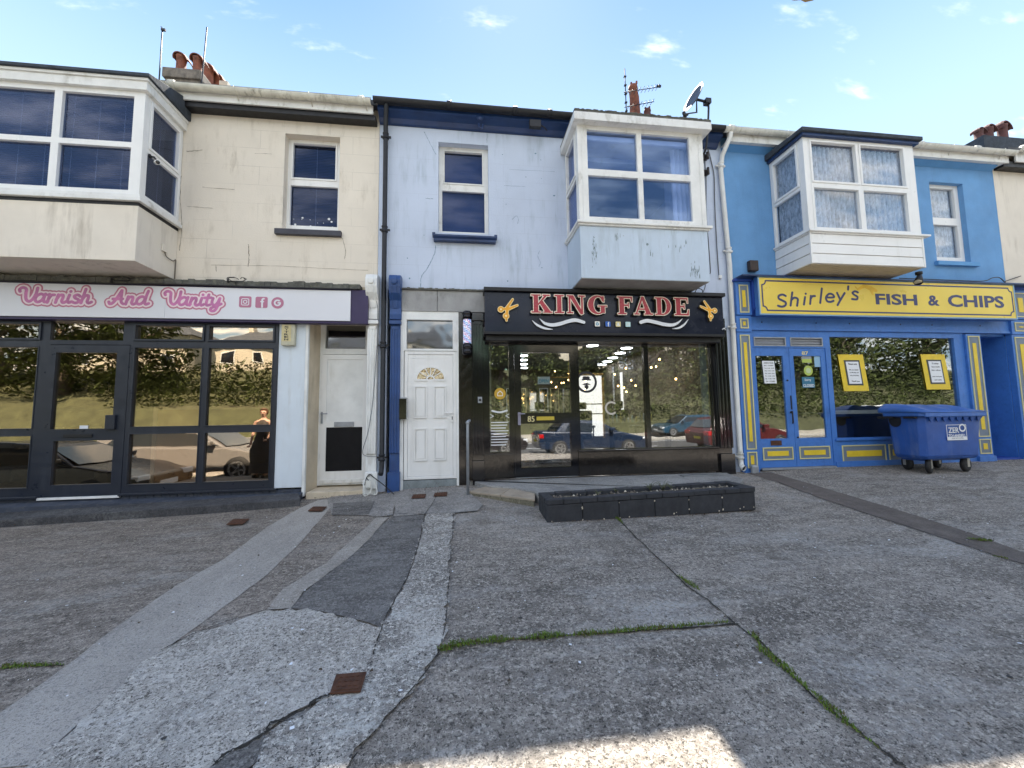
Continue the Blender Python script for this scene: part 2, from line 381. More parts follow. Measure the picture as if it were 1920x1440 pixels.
# ------------------------------------------------------------------ the lie of the land
HX = [-14, -6, -5, -4, -3.06, -2.26, -1.4, -1, -0.1, 2, 4.85, 6, 10, 20]; HZ = [0, 0.174, 0.2, 0.227, 0.257, 0.31, 0.335, 0.37, 0.42, 0.44, 0.46, 0.5, 0.53, 0.55]
def _h(x):
    if x <= HX[0]: return HZ[0]
    if x >= HX[-1]: return HZ[-1]
    for i in range(len(HX) - 1):
        if HX[i] <= x <= HX[i + 1]: return HZ[i] + (HZ[i + 1] - HZ[i]) * (x - HX[i]) / (HX[i + 1] - HX[i])
def _s(t): t = max(0, min(1, t)); return t * t * (3 - 2 * t)
def G(x, y):
    low = max(0.36 * _s((-6.7 - x) / 1.3), 0.12 * _s((-4.2 - x) / 1.5) * _s((-4.9 - y) / 0.6))      # the forecourt drops away beyond the salon
    return -low * (1 if y > -8 else max(0, (9 + y))) + sum(_h(x - 0.6 + 0.15 * k) for k in range(9)) / 9 * min(1.3, max(0, 1 + y / 6.2))

# ------------------------------------------------------------------ materials in use
cream = mat('cream_render', (0.75, 0.685, 0.59), 0.85, 0.07, 0.8, bump=0.8, bscale=45, streak=0.6, streakcol=(0.34, 0.28, 0.2), blocks=0.42, grime=(1, 1, 0.25))
creamcl = mat('cream_bay_render', (0.75, 0.69, 0.60), 0.85, 0.07, 1.2, bump=0.4, bscale=70, streak=0.7, streakcol=(0.35, 0.3, 0.24))
pale = mat('pale_blue_render', (0.55, 0.62, 0.755), 0.8, 0.07, 0.9, bump=0.8, bscale=42, streak=0.8, streakcol=(0.28, 0.36, 0.42), blocks=0.25)
palegrime = mat('pale_blue_bay_render', (0.51, 0.60, 0.71), 0.8, 0.09, 1.3, bump=0.4, bscale=70, streak=0.6, streakcol=(0.2, 0.24, 0.24))
azure = mat('azure_render', (0.14, 0.32, 0.59), 0.8, 0.12, 1.4, bump=0.9, bscale=40, streak=0.25, streakcol=(0.08, 0.16, 0.3))
azureco = mat('azure_eaves', (0.11, 0.31, 0.60), 0.7, 0.1, 2.0, bump=0.2)
upvc = mat('white_upvc', (0.80, 0.80, 0.79), 0.35, 0.04, 1.5, streak=0.35, streakcol=(0.42, 0.4, 0.34))
upvcold = mat('old_white_upvc', (0.75, 0.75, 0.73), 0.45, 0.1, 2.5, streak=0.8, streakcol=(0.3, 0.28, 0.22), grime=(1, 1, 0.5))
whitepaint = mat('flaking_white_paint', (0.78, 0.79, 0.78), 0.6, 0.1, 3.0, bump=0.4, bscale=30, streak=0.6, streakcol=(0.34, 0.3, 0.24), grime=(1, 1, 0.3))
pierw = mat('white_pier_paint', (0.66, 0.73, 0.80), 0.6, 0.05, 2.0, bump=0.4, bscale=60, streak=0.4, streakcol=(0.36, 0.33, 0.28))
beige = mat('beige_old_paint', (0.60, 0.51, 0.38), 0.75, 0.12, 4.0, bump=0.4, bscale=40, streak=0.7, streakcol=(0.3, 0.24, 0.16))
anthra = mat('anthracite_frame', (0.016, 0.021, 0.034), 0.35, 0.12, 3.0, streak=0.3, streakcol=(0.09, 0.1, 0.12))
anthbase = mat('anthracite_plinth_paint', (0.045, 0.055, 0.08), 0.7, 0.25, 5.0, bump=0.5, bscale=30, speck=0.35, speckcol=(0.13, 0.13, 0.13), sscale=12)
navy = mat('navy_cornice_paint', (0.012, 0.036, 0.12), 0.4, 0.3, 3.0, bump=0.3, bscale=20, streak=0.5, streakcol=(0.05, 0.10, 0.20), grime=(0.4, 1, 1.5))
bluepil = mat('blue_pilaster_paint', (0.020, 0.066, 0.215), 0.4, 0.2, 4.0, bump=0.3, bscale=30, streak=0.5, streakcol=(0.06, 0.1, 0.14))
blackiron = mat('black_iron', (0.007, 0.008, 0.012), 0.5, 0.3, 8, bump=0.2, streak=0.2, streakcol=(0.06, 0.06, 0.07))
gloss = mat('black_gloss_paint', (0.008, 0.008, 0.010), 0.12, 0.3, 5, bump=0.06, bscale=8, coat=0.6)
granite = mat('polished_black_stone', (0.010, 0.0085, 0.0075), 0.16, 0.4, 6, bump=0.1, bscale=18, speck=0.7, speckcol=(0.05, 0.038, 0.028), sscale=60, coat=0.5)
signblk = mat('black_sign_panel', (0.008, 0.011, 0.026), 0.22, 0.2, 2, coat=0.15, spec=0.3)
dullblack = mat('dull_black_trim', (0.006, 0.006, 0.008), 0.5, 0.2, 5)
shopblue = mat('shopfront_blue_paint', (0.055, 0.185, 0.54), 0.45, 0.12, 2.2, bump=0.35, bscale=25, streak=0.75, streakcol=(0.025, 0.08, 0.27), speck=0.25, speckcol=(0.03, 0.1, 0.3), sscale=16, grime=(1, 1, .35))
shopblued = mat('shopfront_dark_blue', (0.018, 0.065, 0.34), 0.5, 0.1, 3)
shopgrey = mat('panel_grey_blue', (0.16, 0.20, 0.26), 0.5, 0.1, 6)
shopyel = mat('shopfront_yellow', (0.78, 0.56, 0.03), 0.5, 0.1, 5, bump=0.3, bscale=30, streak=0.5, streakcol=(0.5, 0.34, 0.05), speck=0.2, speckcol=(0.5, 0.4, 0.12), sscale=18)
beadcream = mat('cream_yellow_bead', (0.66, 0.60, 0.28), 0.5, 0.08, 8)
signyel = mat('sign_yellow', (0.80, 0.60, 0.085), 0.35, 0.05, 1.4, streak=0.3, streakcol=(0.8, 0.48, 0.03))
signink = mat('sign_navy_ink', (0.035, 0.040, 0.13), 0.4, 0)
signwht = mat('sign_white_panel', (0.70, 0.71, 0.76), 0.35, 0.03, 1.0, streak=0.12, streakcol=(0.5, 0.48, 0.46))
purple = mat('purple_board', (0.030, 0.018, 0.075), 0.45, 0.2, 3)
pinko = mat('pink_outline', (0.50, 0.17, 0.26), 0.4, 0.08, 6)
pinkm = mat('pink_letter', (0.52, 0.16, 0.36), 0.4, 0.25, 9)
pinkl = mat('pale_pink_rim', (0.80, 0.66, 0.70), 0.4, 0.06, 6)
pinki = mat('dusty_pink_icon', (0.46, 0.17, 0.27), 0.45, 0.05, 6)
redl = mat('sign_red', (0.40, 0.035, 0.05), 0.3, 0.12, 6)
rim = mat('sign_cream_rim', (0.85, 0.74, 0.60), 0.4, 0)
olive = mat('letter_return_brown', (0.055, 0.040, 0.014), 0.4, 0.3, 9)
gold = mat('sign_orange_gold', (0.80, 0.36, 0.015), 0.35, 0.2, 8)
goldy = mat('sign_pale_gold', (0.9, 0.75, 0.4), 0.35, 0)
silver = mat('sign_silver_white', (0.74, 0.76, 0.80), 0.35, 0.04, 5)
grey = mat('mid_grey_metal', (0.30, 0.31, 0.32), 0.4, 0.15, 6, metal=0.6)
galv = mat('galvanised_pipe', (0.32, 0.34, 0.37), 0.5, 0.15, 9, metal=0.4, streak=0.3)
rust = mat('rusty_iron', (0.085, 0.035, 0.018), 0.9, 0.35, 25, bump=0.6, bscale=60)
stoneg = mat('grey_stone_fascia', (0.34, 0.34, 0.34), 0.85, 0.15, 3, bump=0.6, bscale=50, streak=0.7, streakcol=(0.14, 0.14, 0.13), grime=(1, 1, 0.6))
leadm = mat('mossy_lead_ledge', (0.10, 0.10, 0.09), 0.85, 0.4, 12, bump=0.8, bscale=25, speck=0.5, speckcol=(0.2, 0.2, 0.13), sscale=18)
slate = mat('roof_slate', (0.055, 0.06, 0.07), 0.75, 0.3, 4, bump=0.5, bscale=12)
felt = mat('bitumen_felt', (0.040, 0.05, 0.065), 0.85, 0.35, 9, bump=0.7, bscale=25)
brick = mat('weathered_stack_brick', (0.20, 0.17, 0.14), 0.9, 0.35, 9, bump=0.8, bscale=30, speck=0.4, speckcol=(0.08, 0.08, 0.07), sscale=16)
stackr = mat('rendered_stack', (0.62, 0.55, 0.44), 0.9, 0.15, 4, bump=0.5, streak=0.5)
terra = mat('terracotta', (0.20, 0.065, 0.035), 0.8, 0.45, 10, bump=0.4, streak=0.8, streakcol=(0.07, 0.05, 0.04))
terrad = mat('dark_terracotta', (0.11, 0.045, 0.04), 0.8, 0.35, 10, bump=0.4)
bluebin = mat('bin_blue_plastic', (0.020, 0.085, 0.34), 0.42, 0.14, 3.5, bump=0.15, bscale=40, streak=0.8, streakcol=(0.16, 0.21, 0.36))
binlid = mat('bin_lid_plastic', (0.040, 0.13, 0.42), 0.4, 0.14, 4, bump=0.15, bscale=40, streak=0.3, streakcol=(0.2, 0.27, 0.4))
rubber = mat('black_rubber', (0.012, 0.012, 0.013), 0.7, 0.2, 9, bump=0.2)
whitesh = mat('white_print', (0.78, 0.80, 0.83), 0.5, 0)
inkblk = mat('black_ink', (0.015, 0.015, 0.02), 0.5, 0)
cable = mat('black_cable', (0.014, 0.014, 0.016), 0.5, 0)
cablew = mat('white_cable', (0.66, 0.66, 0.62), 0.5, 0.1, 9)
blockpaint = mat('black_masonry_paint', (0.026, 0.028, 0.034), 0.75, 0.3, 6, bump=0.7, bscale=35, streak=0.25, streakcol=(0.09, 0.09, 0.09))
soil = concrete('dry_soil', (0.10, 0.08, 0.055), (0.32, 0.3, 0.24), 0.8, 22, 60, 0.4, 1.0, dark=(0.03, 0.025, 0.02))
grassm = mat('joint_grass', (0.10, 0.165, 0.015), 0.8, 0.45, 30)
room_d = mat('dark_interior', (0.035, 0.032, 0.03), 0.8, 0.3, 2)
room_w = mat('pale_interior_wall', (0.55, 0.53, 0.5), 0.8, 0.1, 2)
cordm = mat('blind_cord', (0.3, 0.31, 0.36), .6, 0)
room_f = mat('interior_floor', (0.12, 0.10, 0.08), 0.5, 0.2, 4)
blindn = mat('navy_venetian_blind', (0.042, 0.046, 0.115), 0.5, 0.15, 2)
blindt = mat('taupe_blind', (0.16, 0.14, 0.12), 0.7, 0.1, 2)
lace = cutmat('lace_curtain', (0.86, 0.88, 0.92))
g_up = glass('upper_glass', 0.034, (0.6, 0.65, 0.75), 0.0015, 0.6, gcol=(0.55, 0.65, 0.95))
g_bay = glass('bay_glass', 0.07, (0.8, 0.86, 0.98), 0.001, 0.5, gcol=(0.45, 0.65, 1.0))
g_lace = glass('lace_window_glass', 0.05, (0.86, 0.9, 0.95), 0.003, 0.9)
g_vv = glass('salon_glass', 0.36, (0.85, 0.78, 0.68), 0.0032, 1.3, gcol=(1.0, 0.88, 0.72), rough=0.012)
g_kf = glass('barber_glass', 0.22, (0.8, 0.82, 0.82), 0.003, 1.0, rough=0.010)
g_fish = glass('chip_shop_glass', 0.20, (0.8, 0.82, 0.8), 0.0035, 1.0, rough=0.012)
g_fan = glass('frosted_fanlight_glass', 0.2, (0.4, 0.42, 0.42), 0.01, 1.5, rough=0.06)

# ------------------------------------------------------------------ ground
c_grey = concrete('grey_concrete', (0.205, 0.180, 0.154), (0.56, 0.505, 0.435), 0.8, 34, 105, 0.30, 0.9, dark=(0.025, 0.023, 0.021), stretch=(0.7, 1.7, 1), lich=0.8, lichcol=(0.42, 0.405, 0.38), lichscale=1.3)
c_left = concrete('pinkish_grey_concrete', (0.20, 0.170, 0.143), (0.50, 0.44, 0.37), 0.75, 32, 100, 0.25, 0.9, dark=(0.04, 0.034, 0.03), stretch=(0.6, 1.8, 1), lich=0.6)
c_light = concrete('rough_pale_concrete', (0.37, 0.34, 0.30), (0.70, 0.66, 0.59), 0.85, 32, 90, 0.16, 1.0, dark=(0.06, 0.052, 0.045), lich=0.8, lichcol=(0.6, 0.58, 0.54))
c_strip = concrete('smooth_trench_concrete', (0.37, 0.34, 0.30), (0.48, 0.445, 0.40), 0.6, 40, 120, 0.16, 0.5, dark=(0.13, 0.13, 0.13), stretch=(1.5, 0.6, 1))
c_rough = concrete('worn_path_concrete', (0.28, 0.255, 0.225), (0.70, 0.66, 0.59), 1.0, 34, 100, 0.35, 1.0, dark=(0.07, 0.065, 0.06), pit=0.15, lich=1.0, lichcol=(0.6, 0.59, 0.55), lichscale=2.6)
c_dark = concrete('dark_tarmac_patch', (0.125, 0.116, 0.107), (0.34, 0.325, 0.30), 0.6, 32, 100, 0.3, 0.7, dark=(0.03, 0.028, 0.027), stretch=(0.6, 1.8, 1), lich=0.5, lichcol=(0.27, 0.26, 0.25))
c_narrow = concrete('buff_joint_concrete', (0.33, 0.30, 0.26), (0.5, 0.46, 0.41), 0.6, 40, 110, 0.12, 0.7, dark=(0.16, 0.14, 0.12))
c_brown = concrete('brown_channel_concrete', (0.125, 0.103, 0.088), (0.22, 0.19, 0.165), 0.35, 50, 120, 0.15, 0.4, dark=(0.065, 0.052, 0.045))
c_brok = concrete('broken_slab_concrete', (0.26, 0.245, 0.225), (0.46, 0.43, 0.4), 0.7, 30, 90, 0.3, 0.8, dark=(0.09, 0.08, 0.07), lich=0.6)
asphalt = concrete('road_asphalt', (0.06, 0.06, 0.062), (0.13, 0.13, 0.13), 0.4, 60, 140, 0.15, 0.4)
crackm = mat('open_crack', (0.03, 0.026, 0.02), 0.95, 0.4, 20)
grnd = mat('earth', (0.08, 0.075, 0.05), 0.95, 0.3, 0.3)

def frange(a, b, s):
    o = []; x = a
    while x < b - 1e-6: o.append(round(x, 4)); x += s
    return o + [b]
mb = MB(); xs = frange(-40, -8, 4) + frange(-7.75, 11, 0.25) + frange(12, 44, 4); ys = frange(-9, -6.2, 0.7) + frange(-6.0, 0.8, 0.25)
vs = [(x, y, G(x, y)) for y in ys for x in xs]; n = len(xs)
mb.add(vs, [(j * n + i, j * n + i + 1, (j + 1) * n + i + 1, (j + 1) * n + i) for j in range(len(ys) - 1) for i in range(n - 1)]); mb.sm = [True] * len(mb.sm)
struct('forecourt', mb, c_grey)
mb = MB(); mb.quad((-1200, -1200, -0.32), (1200, -1200, -0.32), (1200, 1200, -0.32), (-1200, 1200, -0.32)); struct('ground', mb, grnd)
mb = MB(); mb.box(-120, 120, -17.2, -9.12, -0.3, -0.12); struct('road', mb, asphalt)
mb = MB()
for i in range(60): mb.box(-119 + i * 4, -119 + i * 4 + 0.9, -9.12, -9.0, -0.3, 0.0)
for i in range(60): mb.box(-118.1 + i * 4, -115 + i * 4, -9.12, -9.0, -0.3, -0.004)
mb.box(-120, -40, -9, 0.8, -0.3, -0.006); mb.box(44, 120, -9, 0.8, -0.3, -0.006)
struct('kerb', mb, c_light)
mb = MB(); mb.box(-120, 120, -19.4, -17.2, -0.3, 0.0); struct('pavement', mb, c_light)
mb = MB()
for i in range(40): mb.box(-119 + i * 6, -116 + i * 6, -13.2, -13.08, -0.12, -0.116)
mb.box(-120, 120, -16.6, -16.5, -0.12, -0.116); mb.box(-120, 120, -9.8, -9.7, -0.12, -0.116)
struct('road_markings', mb, whitesh)

def inside(p, poly):
    r = False; n = len(poly)
    for i in range(n):
        a, b = poly[i], poly[(i + 1) % n]
        if (a[1] > p[1]) != (b[1] > p[1]) and p[0] < (b[0] - a[0]) * (p[1] - a[1]) / (b[1] - a[1]) + a[0]: r = not r
    return r
def rough_edge(poly, amp, step=0.12, seed=1):
    rnd = random.Random(seed); o = []; n = len(poly)
    for i in range(n):
        a, b = Vector((*poly[i], 0)), Vector((*poly[(i + 1) % n], 0)); k = max(1, int((b - a).length / step)); nrm = (b - a).normalized().cross(Vector((0, 0, 1)))
        for j in range(k):
            q = a.lerp(b, j / k) + (nrm * rnd.uniform(-amp, amp) if j else Vector()); o.append((q.x, q.y))
    return o
def sheet(name, poly, lvl, m, amp=0.012, kind='structure', seed=1, step=0.12):
    """a thin slab lying on the slope, lvl steps of 4 mm above the forecourt"""
    P = rough_edge(ccw(poly), amp, step, seed); n = len(P); xa, xb = min(p[0] for p in P), max(p[0] for p in P); ya, yb = min(p[1] for p in P), max(p[1] for p in P)
    pts = [Vector(p) for p in P]; sp_ = 0.25
    for i in range(int((xb - xa) / sp_) + 1):
        for j in range(int((yb - ya) / sp_) + 1):
            q = (xa + i * sp_ + 0.01, ya + j * sp_ + 0.013)
            if inside(q, P): pts.append(Vector(q))
    ov, oe, of, _, _, og = geometry.delaunay_2d_cdt(pts, [(i, (i + 1) % n) for i in range(n)], [list(range(n))], 0, 1e-5)
    mb = MB(); T = [f for f, o in zip(of, og) if len(o)]; F = []
    for f in T:
        a, b, c = (ov[i] for i in f); F.append(tuple(f) if (b - a).cross(c - a) > 0 else tuple(f)[::-1])
    mb.add([(q.x, q.y, G(q.x, q.y) + 0.004 * lvl + (0.002 if lvl else 0)) for q in ov], F); mb.sm = [True] * len(mb.sm)
    o = mb.build(name, m)
    if kind: o['kind'] = kind
    return o

sheet('left_forecourt', [(-9, (-2.031, -0.451)[1]), (-2.008, -0.254), (-1.235, -0.453), (-0.957, -1.429), (-1.106, -2.416), (-1.176, -2.953), (-1.299, -3.344), (-1.358, -3.451), (-1.510, -3.552), (-1.770, -3.695), (-1.792, -3.793), (-1.770, -4.312), (-1.766, -4.522), (-2.3, -5.2), (-2.4, -6.4), (-9, -6.4)], 1, c_left, 0.01)
sheet('trench_strip', [(-2.131, -0.245), (-1.855, -0.212), (-1.764, -1.041), (-1.673, -2.106), (-1.655, -2.807), (-1.714, -3.303), (-1.770, -3.695), (-1.779, -4.037), (-1.772, -4.384), (-1.764, -4.520), (-2.12, -4.5), (-2.4, -5.2), (-3.2, -5.2), (-2.225, -4.180), (-2.236, -3.889), (-2.292, -3.401), (-2.316, -2.866), (-2.241, -2.353), (-2.295, -1.421), (-2.237, -0.659)], 2, c_strip, 0.006)
sheet('pale_slab', [(-1.371, -3.422), (-1.212, -3.424), (-0.987, -3.507), (-0.718, -3.653), (-0.519, -3.777), (-0.511, -4.056), (-0.527, -4.209), (-0.700, -4.348), (-0.848, -4.455), (-0.879, -4.512), (-0.960, -4.585), (-1.014, -4.634), (-1.15, -4.9), (-2.0, -4.9), (-1.764, -4.520), (-1.785, -4.295), (-1.793, -4.034), (-1.804, -3.776), (-1.727, -3.620), (-1.517, -3.538)], 3, c_light, 0.028, seed=4, step=0.05)
sheet('path_strip', [(-0.464, -1.450), (-0.120, -1.492), (-0.112, -2.301), (-0.112, -3.119), (-0.113, -3.662), (-0.125, -3.990), (-0.149, -4.100), (-0.243, -4.321), (-0.379, -4.555), (-0.461, -4.717), (-0.5, -5.2), (-1.0, -5.2), (-0.840, -4.660), (-0.871, -4.519), (-0.821, -4.465), (-0.656, -4.327), (-0.527, -4.209), (-0.517, -3.788), (-0.492, -3.461), (-0.453, -3.056), (-0.441, -2.374)], 4, c_rough, 0.028, seed=8, step=0.05)
sheet('dark_patch', [(-0.865, -1.415), (-0.469, -1.469), (-0.441, -2.374), (-0.453, -3.056), (-0.492, -3.461), (-0.519, -3.777), (-0.722, -3.640), (-0.992, -3.492), (-1.215, -3.416), (-1.195, -3.129), (-1.111, -2.599)], 2, c_dark, 0.008, seed=3)
sheet('dark_wedge', [(-0.872, -4.502), (-0.840, -4.660), (-1.03, -5.0), (-1.35, -5.0), (-0.992, -4.637), (-0.961, -4.582)], 5, c_dark, 0.006, seed=13)
sheet('buff_joint', [(-1.051, -1.401), (-0.904, -1.445), (-0.974, -2.173), (-1.054, -2.635), (-1.159, -3.004), (-1.222, -3.181), (-1.212, -3.424), (-1.375, -3.414), (-1.397, -3.114), (-1.326, -2.942), (-1.221, -2.688), (-1.143, -2.131)], 3, c_narrow, 0.01, seed=5)
sheet('entrance_slabs', [(-0.949, -0.802), (-0.931, 0.006), (-0.002, -0.217), (0.255, -1.214), (0.175, -1.471), (-0.120, -1.492), (-0.458, -1.451), (-0.845, -1.421), (-0.863, -1.153)], 3, c_brok, 0.008, seed=6)
sheet('left_entrance_slab', [(-2.008, -0.254), (-1.945, 0.251), (-1.342, -0.233), (-0.932, -0.096), (-0.934, -0.808), (-0.866, -1.373), (-1.055, -1.379), (-1.179, -1.278), (-1.654, -1.141)], 3, c_brok, 0.008, seed=16)
sheet('left_entrance_patch', [(-1.820, -0.545), (-1.236, -0.624), (-1.176, -1.235), (-1.654, -1.141)], 4, c_dark, 0.004, seed=17)
sheet('brown_channel', [(4.885, -0.146), (5.300, -0.172), (5.271, -0.990), (5.227, -1.832), (5.192, -2.467), (5.130, -2.987), (4.997, -3.443), (4.561, -6.5), (4.603, -6.5), (4.694, -3.621), (4.686, -3.428), (4.720, -2.916), (4.733, -2.382), (4.770, -1.663), (4.899, -0.800)], 1, c_brown, 0.006, seed=9)

def crack(name, pts, w, lvl=6, label=None, m=crackm, gap=0.0):
    rnd = random.Random(len(pts) * 7 + int(w * 1e5)); L_ = []; R_ = []
    walk = 0.0; P = smoothline([(p[0], p[1], 0) for p in pts], 12)
    for i, p in enumerate(P):
        a = Vector(P[max(0, i - 1)]); b = Vector(P[min(len(P) - 1, i + 1)]); d = (b - a).normalized(); nr = Vector((-d.y, d.x, 0)); walk = walk * .8 + rnd.uniform(-1, 1) * w * .7; off = walk
        ww = w * rnd.uniform(0.35, 1.2); q = Vector(p) + nr * off; L_.append(q + nr * ww); R_.append(q - nr * ww)
    mb = MB(); k = len(L_); z = lambda q: (q.x, q.y, G(q.x, q.y) + 0.004 * lvl + 0.0025)
    mb.add([z(q) for q in L_] + [z(q) for q in R_], [(i + k, i + 1 + k, i + 1, i) for i in range(k - 1) if rnd.random() > gap])
    o = mb.build(name, m); o['kind'] = 'structure'; return o
crack('ground_crack', [(1.796, -1.912), (1.740, -2.605), (1.715, -3.225), (1.700, -3.568), (1.721, -3.797), (1.731, -4.081), (1.750, -4.217)], 0.006, 1)
crack('ground_crack', [(1.750, -4.217), (1.697, -4.573), (1.701, -4.770), (1.726, -4.935), (1.748, -5.017)], 0.008, 1)
crack('ground_crack', [(-0.146, -4.054), (0.034, -3.999), (0.421, -4.015), (0.920, -4.038), (1.267, -4.044), (1.743, -4.065)], 0.008, 1)
crack('ground_crack', [(-0.120, -1.492), (-0.112, -2.301), (-0.112, -3.119), (-0.113, -3.662), (-0.125, -3.990), (-0.149, -4.109), (-0.243, -4.321), (-0.379, -4.555), (-0.461, -4.717)], 0.0032, 5, gap=.3)
crack('ground_crack', [(-0.464, -1.450), (-0.436, -2.376), (-0.450, -3.076), (-0.492, -3.461), (-0.519, -3.777), (-0.511, -4.056)], 0.004, 5, gap=.2)
crack('ground_crack', [(-0.527, -4.209), (-0.614, -4.299), (-0.700, -4.348), (-0.769, -4.423), (-0.878, -4.465), (-0.875, -4.521), (-0.960, -4.585), (-1.014, -4.634)], 0.010, 6)
crack('ground_crack', [(-4.529, -1.896), (-4.520, -1.615), (-4.495, -1.276), (-4.671, -0.699)], 0.005, 2)
crack('ground_crack', [(-1.789, -3.799), (-1.727, -3.691), (-1.624, -3.580), (-1.371, -3.422)], 0.004, 5)
crack('ground_crack', [(4.899, -0.800), (4.749, -1.684), (4.714, -2.397), (4.704, -2.928), (4.671, -3.436), (4.681, -3.629)], 0.006, 2)
crack('ground_crack', [(-0.860, -1.332), (-0.458, -1.451), (-0.120, -1.492), (0.208, -1.478)], 0.004, 5)
crack('ground_crack', [(-0.374, -0.274), (-0.390, -0.857), (-0.458, -1.451)], 0.004, 5)
crack('ground_crack', [(-2.613, -3.795), (-2.466, -3.811), (-2.260, -3.833)], 0.008, 2)

def tufts(name, label, pts, dens, hgt, wid, seed, cat='grass'):
    rnd = random.Random(seed); mb = MB()
    P = smoothline([(p[0], p[1], p[2]) for p in pts], 20)   # x, y, half width
    for i in range(len(P) - 1):
        a, b = P[i], P[i + 1]; ln = math.hypot(b[0] - a[0], b[1] - a[1]); k = max(1, int(dens * 17 * ln * max(0.003, a[2]) * 1000))
        for _ in range(k):
            t = rnd.random(); w = a[2] + (b[2] - a[2]) * t; nx, ny = -(b[1] - a[1]) / max(ln, 1e-6), (b[0] - a[0]) / max(ln, 1e-6); u = rnd.uniform(-.8, .8) * w * rnd.uniform(.5, 1)
            x = a[0] + (b[0] - a[0]) * t + nx * u; y = a[1] + (b[1] - a[1]) * t + ny * u; z = G(x, y) + 0.012
            mb.mi = int(rnd.random() < .22); h = hgt * 0.95 * rnd.uniform(0.4, 1.2) * min(1, 0.4 + w / 0.03); an = rnd.uniform(0, 6.28); le = rnd.uniform(0.2, 1.1) * h; dx, dy = math.cos(an), math.sin(an); q = wid * 2.2 * rnd.uniform(0.6, 1.3)
            mb.add([(x - dy * q, y + dx * q, z), (x + dy * q, y - dx * q, z), (x + dx * le * 0.5 + dy * q * 0.7, y + dy * le * 0.5 - dx * q * 0.7, z + h * 0.7), (x + dx * le, y + dy * le, z + h)], [(0, 1, 2), (0, 2, 3)])
    o = mb.build(name, [grassm, mat('dry_moss', (0.12, 0.10, 0.03), .9, .4, 30)]); tag(o, label, cat, None, 'stuff'); return o
def gw(lst): return [(*p, w) for p, w in lst]
tufts('joint_grass', 'short green grass growing along the crosswise joint in the grey concrete', gw([((-0.139, -4.065), .045), ((-0.061, -4.034), .05), ((0.097, -4.023), .035), ((0.225, -4.017), .045), ((0.282, -4.026), .01), ((0.370, -4.028), .012), ((0.452, -4.025), .04), ((0.583, -4.033), .035), ((0.635, -4.040), .006), ((0.716, -4.036), .035), ((0.883, -4.044), .022), ((1.092, -4.041), .028), ((1.336, -4.048), .02), ((1.700, -4.048), .012)]), 1.7, 0.022, 0.0016, 1)
tufts('joint_grass', 'mossy green grass filling the long diagonal joint at lower right', gw([((1.749, -4.165), .03), ((1.743, -4.226), .03), ((1.719, -4.272), .01), ((1.702, -4.316), .045), ((1.709, -4.460), .04), ((1.705, -4.627), .018), ((1.705, -4.741), .045), ((1.702, -4.819), .03), ((1.706, -4.869), .01), ((1.714, -4.946), .004)]), 1.7, 0.018, 0.0016, 2)
tufts('joint_grass', 'small tuft of grass in the joint in front of the black planter', gw([((1.702, -3.414), .006), ((1.726, -3.539), .035), ((1.737, -3.606), .025), ((1.741, -3.653), .004)]), 1.7, 0.02, 0.0016, 3)
tufts('joint_grass', 'tiny grass tuft against the foot of the black block planter', gw([((1.770, -1.928), .02), ((1.769, -2.060), .03), ((1.760, -2.201), .004)]), 1.7, 0.02, 0.0016, 4)
tufts('joint_grass', 'strip of moss in the concrete joint at the left edge of the photo', gw([((-2.613, -3.795), .05), ((-2.503, -3.801), .035), ((-2.260, -3.833), .008)]), 1.7, 0.012, 0.0016, 5)
tufts('joint_grass', 'small grass tuft above the brown channel at the far right', gw([((4.887, -3.114), .004), ((4.956, -3.166), .04), ((5.055, -3.196), .03)]), 1.6, 0.02, 0.0016, 6)
tufts('joint_grass', 'tiny grass tuft below the brown channel at the far right', gw([((4.624, -3.473), .004), ((4.649, -3.510), .03), ((4.678, -3.536), .01)]), 1.6, 0.018, 0.0016, 16)

def cover(name, label, pts, m=rust, lvl=6):
    t = thing(name, label, 'manhole cover', (pts[0][0], pts[0][1], G(*pts[0]) + 0.02), 'iron covers let into the forecourt')
    mb = MB(); z = lambda p, h: (p[0], p[1], G(*p) + 0.004 * lvl + h)
    mb.add([z(p, 0.0) for p in pts] + [z(p, 0.008) for p in pts], [(3, 2, 1, 0), (4, 5, 6, 7), (0, 1, 5, 4), (1, 2, 6, 5), (2, 3, 7, 6), (3, 0, 4, 7)]); mb.build('cover_frame', m, t)
    c = [sum(p[i] for p in pts) / 4 for i in (0, 1)]; ins = [(c[0] + (p[0] - c[0]) * 0.82, c[1] + (p[1] - c[1]) * 0.82) for p in pts]
    mb = MB(); mb.add([z(p, 0.006) for p in ins] + [z(p, 0.012) for p in ins], [(3, 2, 1, 0), (4, 5, 6, 7), (0, 1, 5, 4), (1, 2, 6, 5), (2, 3, 7, 6), (3, 0, 4, 7)])
    for i in range(4):
        for j in range(3):
            u, v = (i + 0.7) / 4.4, (j + 0.7) / 3.4
            q = [(ins[0][k] * (1 - u) + ins[1][k] * u) * (1 - v) + (ins[3][k] * (1 - u) + ins[2][k] * u) * v for k in (0, 1)]
            mb.box(q[0] - 0.008, q[0] + 0.008, q[1] - 0.004, q[1] + 0.004, G(*q) + 0.004 * lvl + 0.011, G(*q) + 0.004 * lvl + 0.016)
    mb.build('cover_plate', m, t)
cover('manhole_cover', 'square rusty iron cover in the worn pale path nearest the camera', [(-0.659, -4.334), (-0.510, -4.344), (-0.514, -4.207), (-0.669, -4.202)])
cover('manhole_cover', 'flat rusty cover near the dark salon plinth, leftmost of the iron covers', [(-2.840, -1.230), (-2.636, -1.268), (-2.667, -1.050), (-2.882, -1.008)])
cover('manhole_cover', 'rusty iron cover at the top of the smooth grey trench strip', [(-2.033, -0.894), (-1.841, -0.948), (-1.838, -0.752), (-2.038, -0.693)])
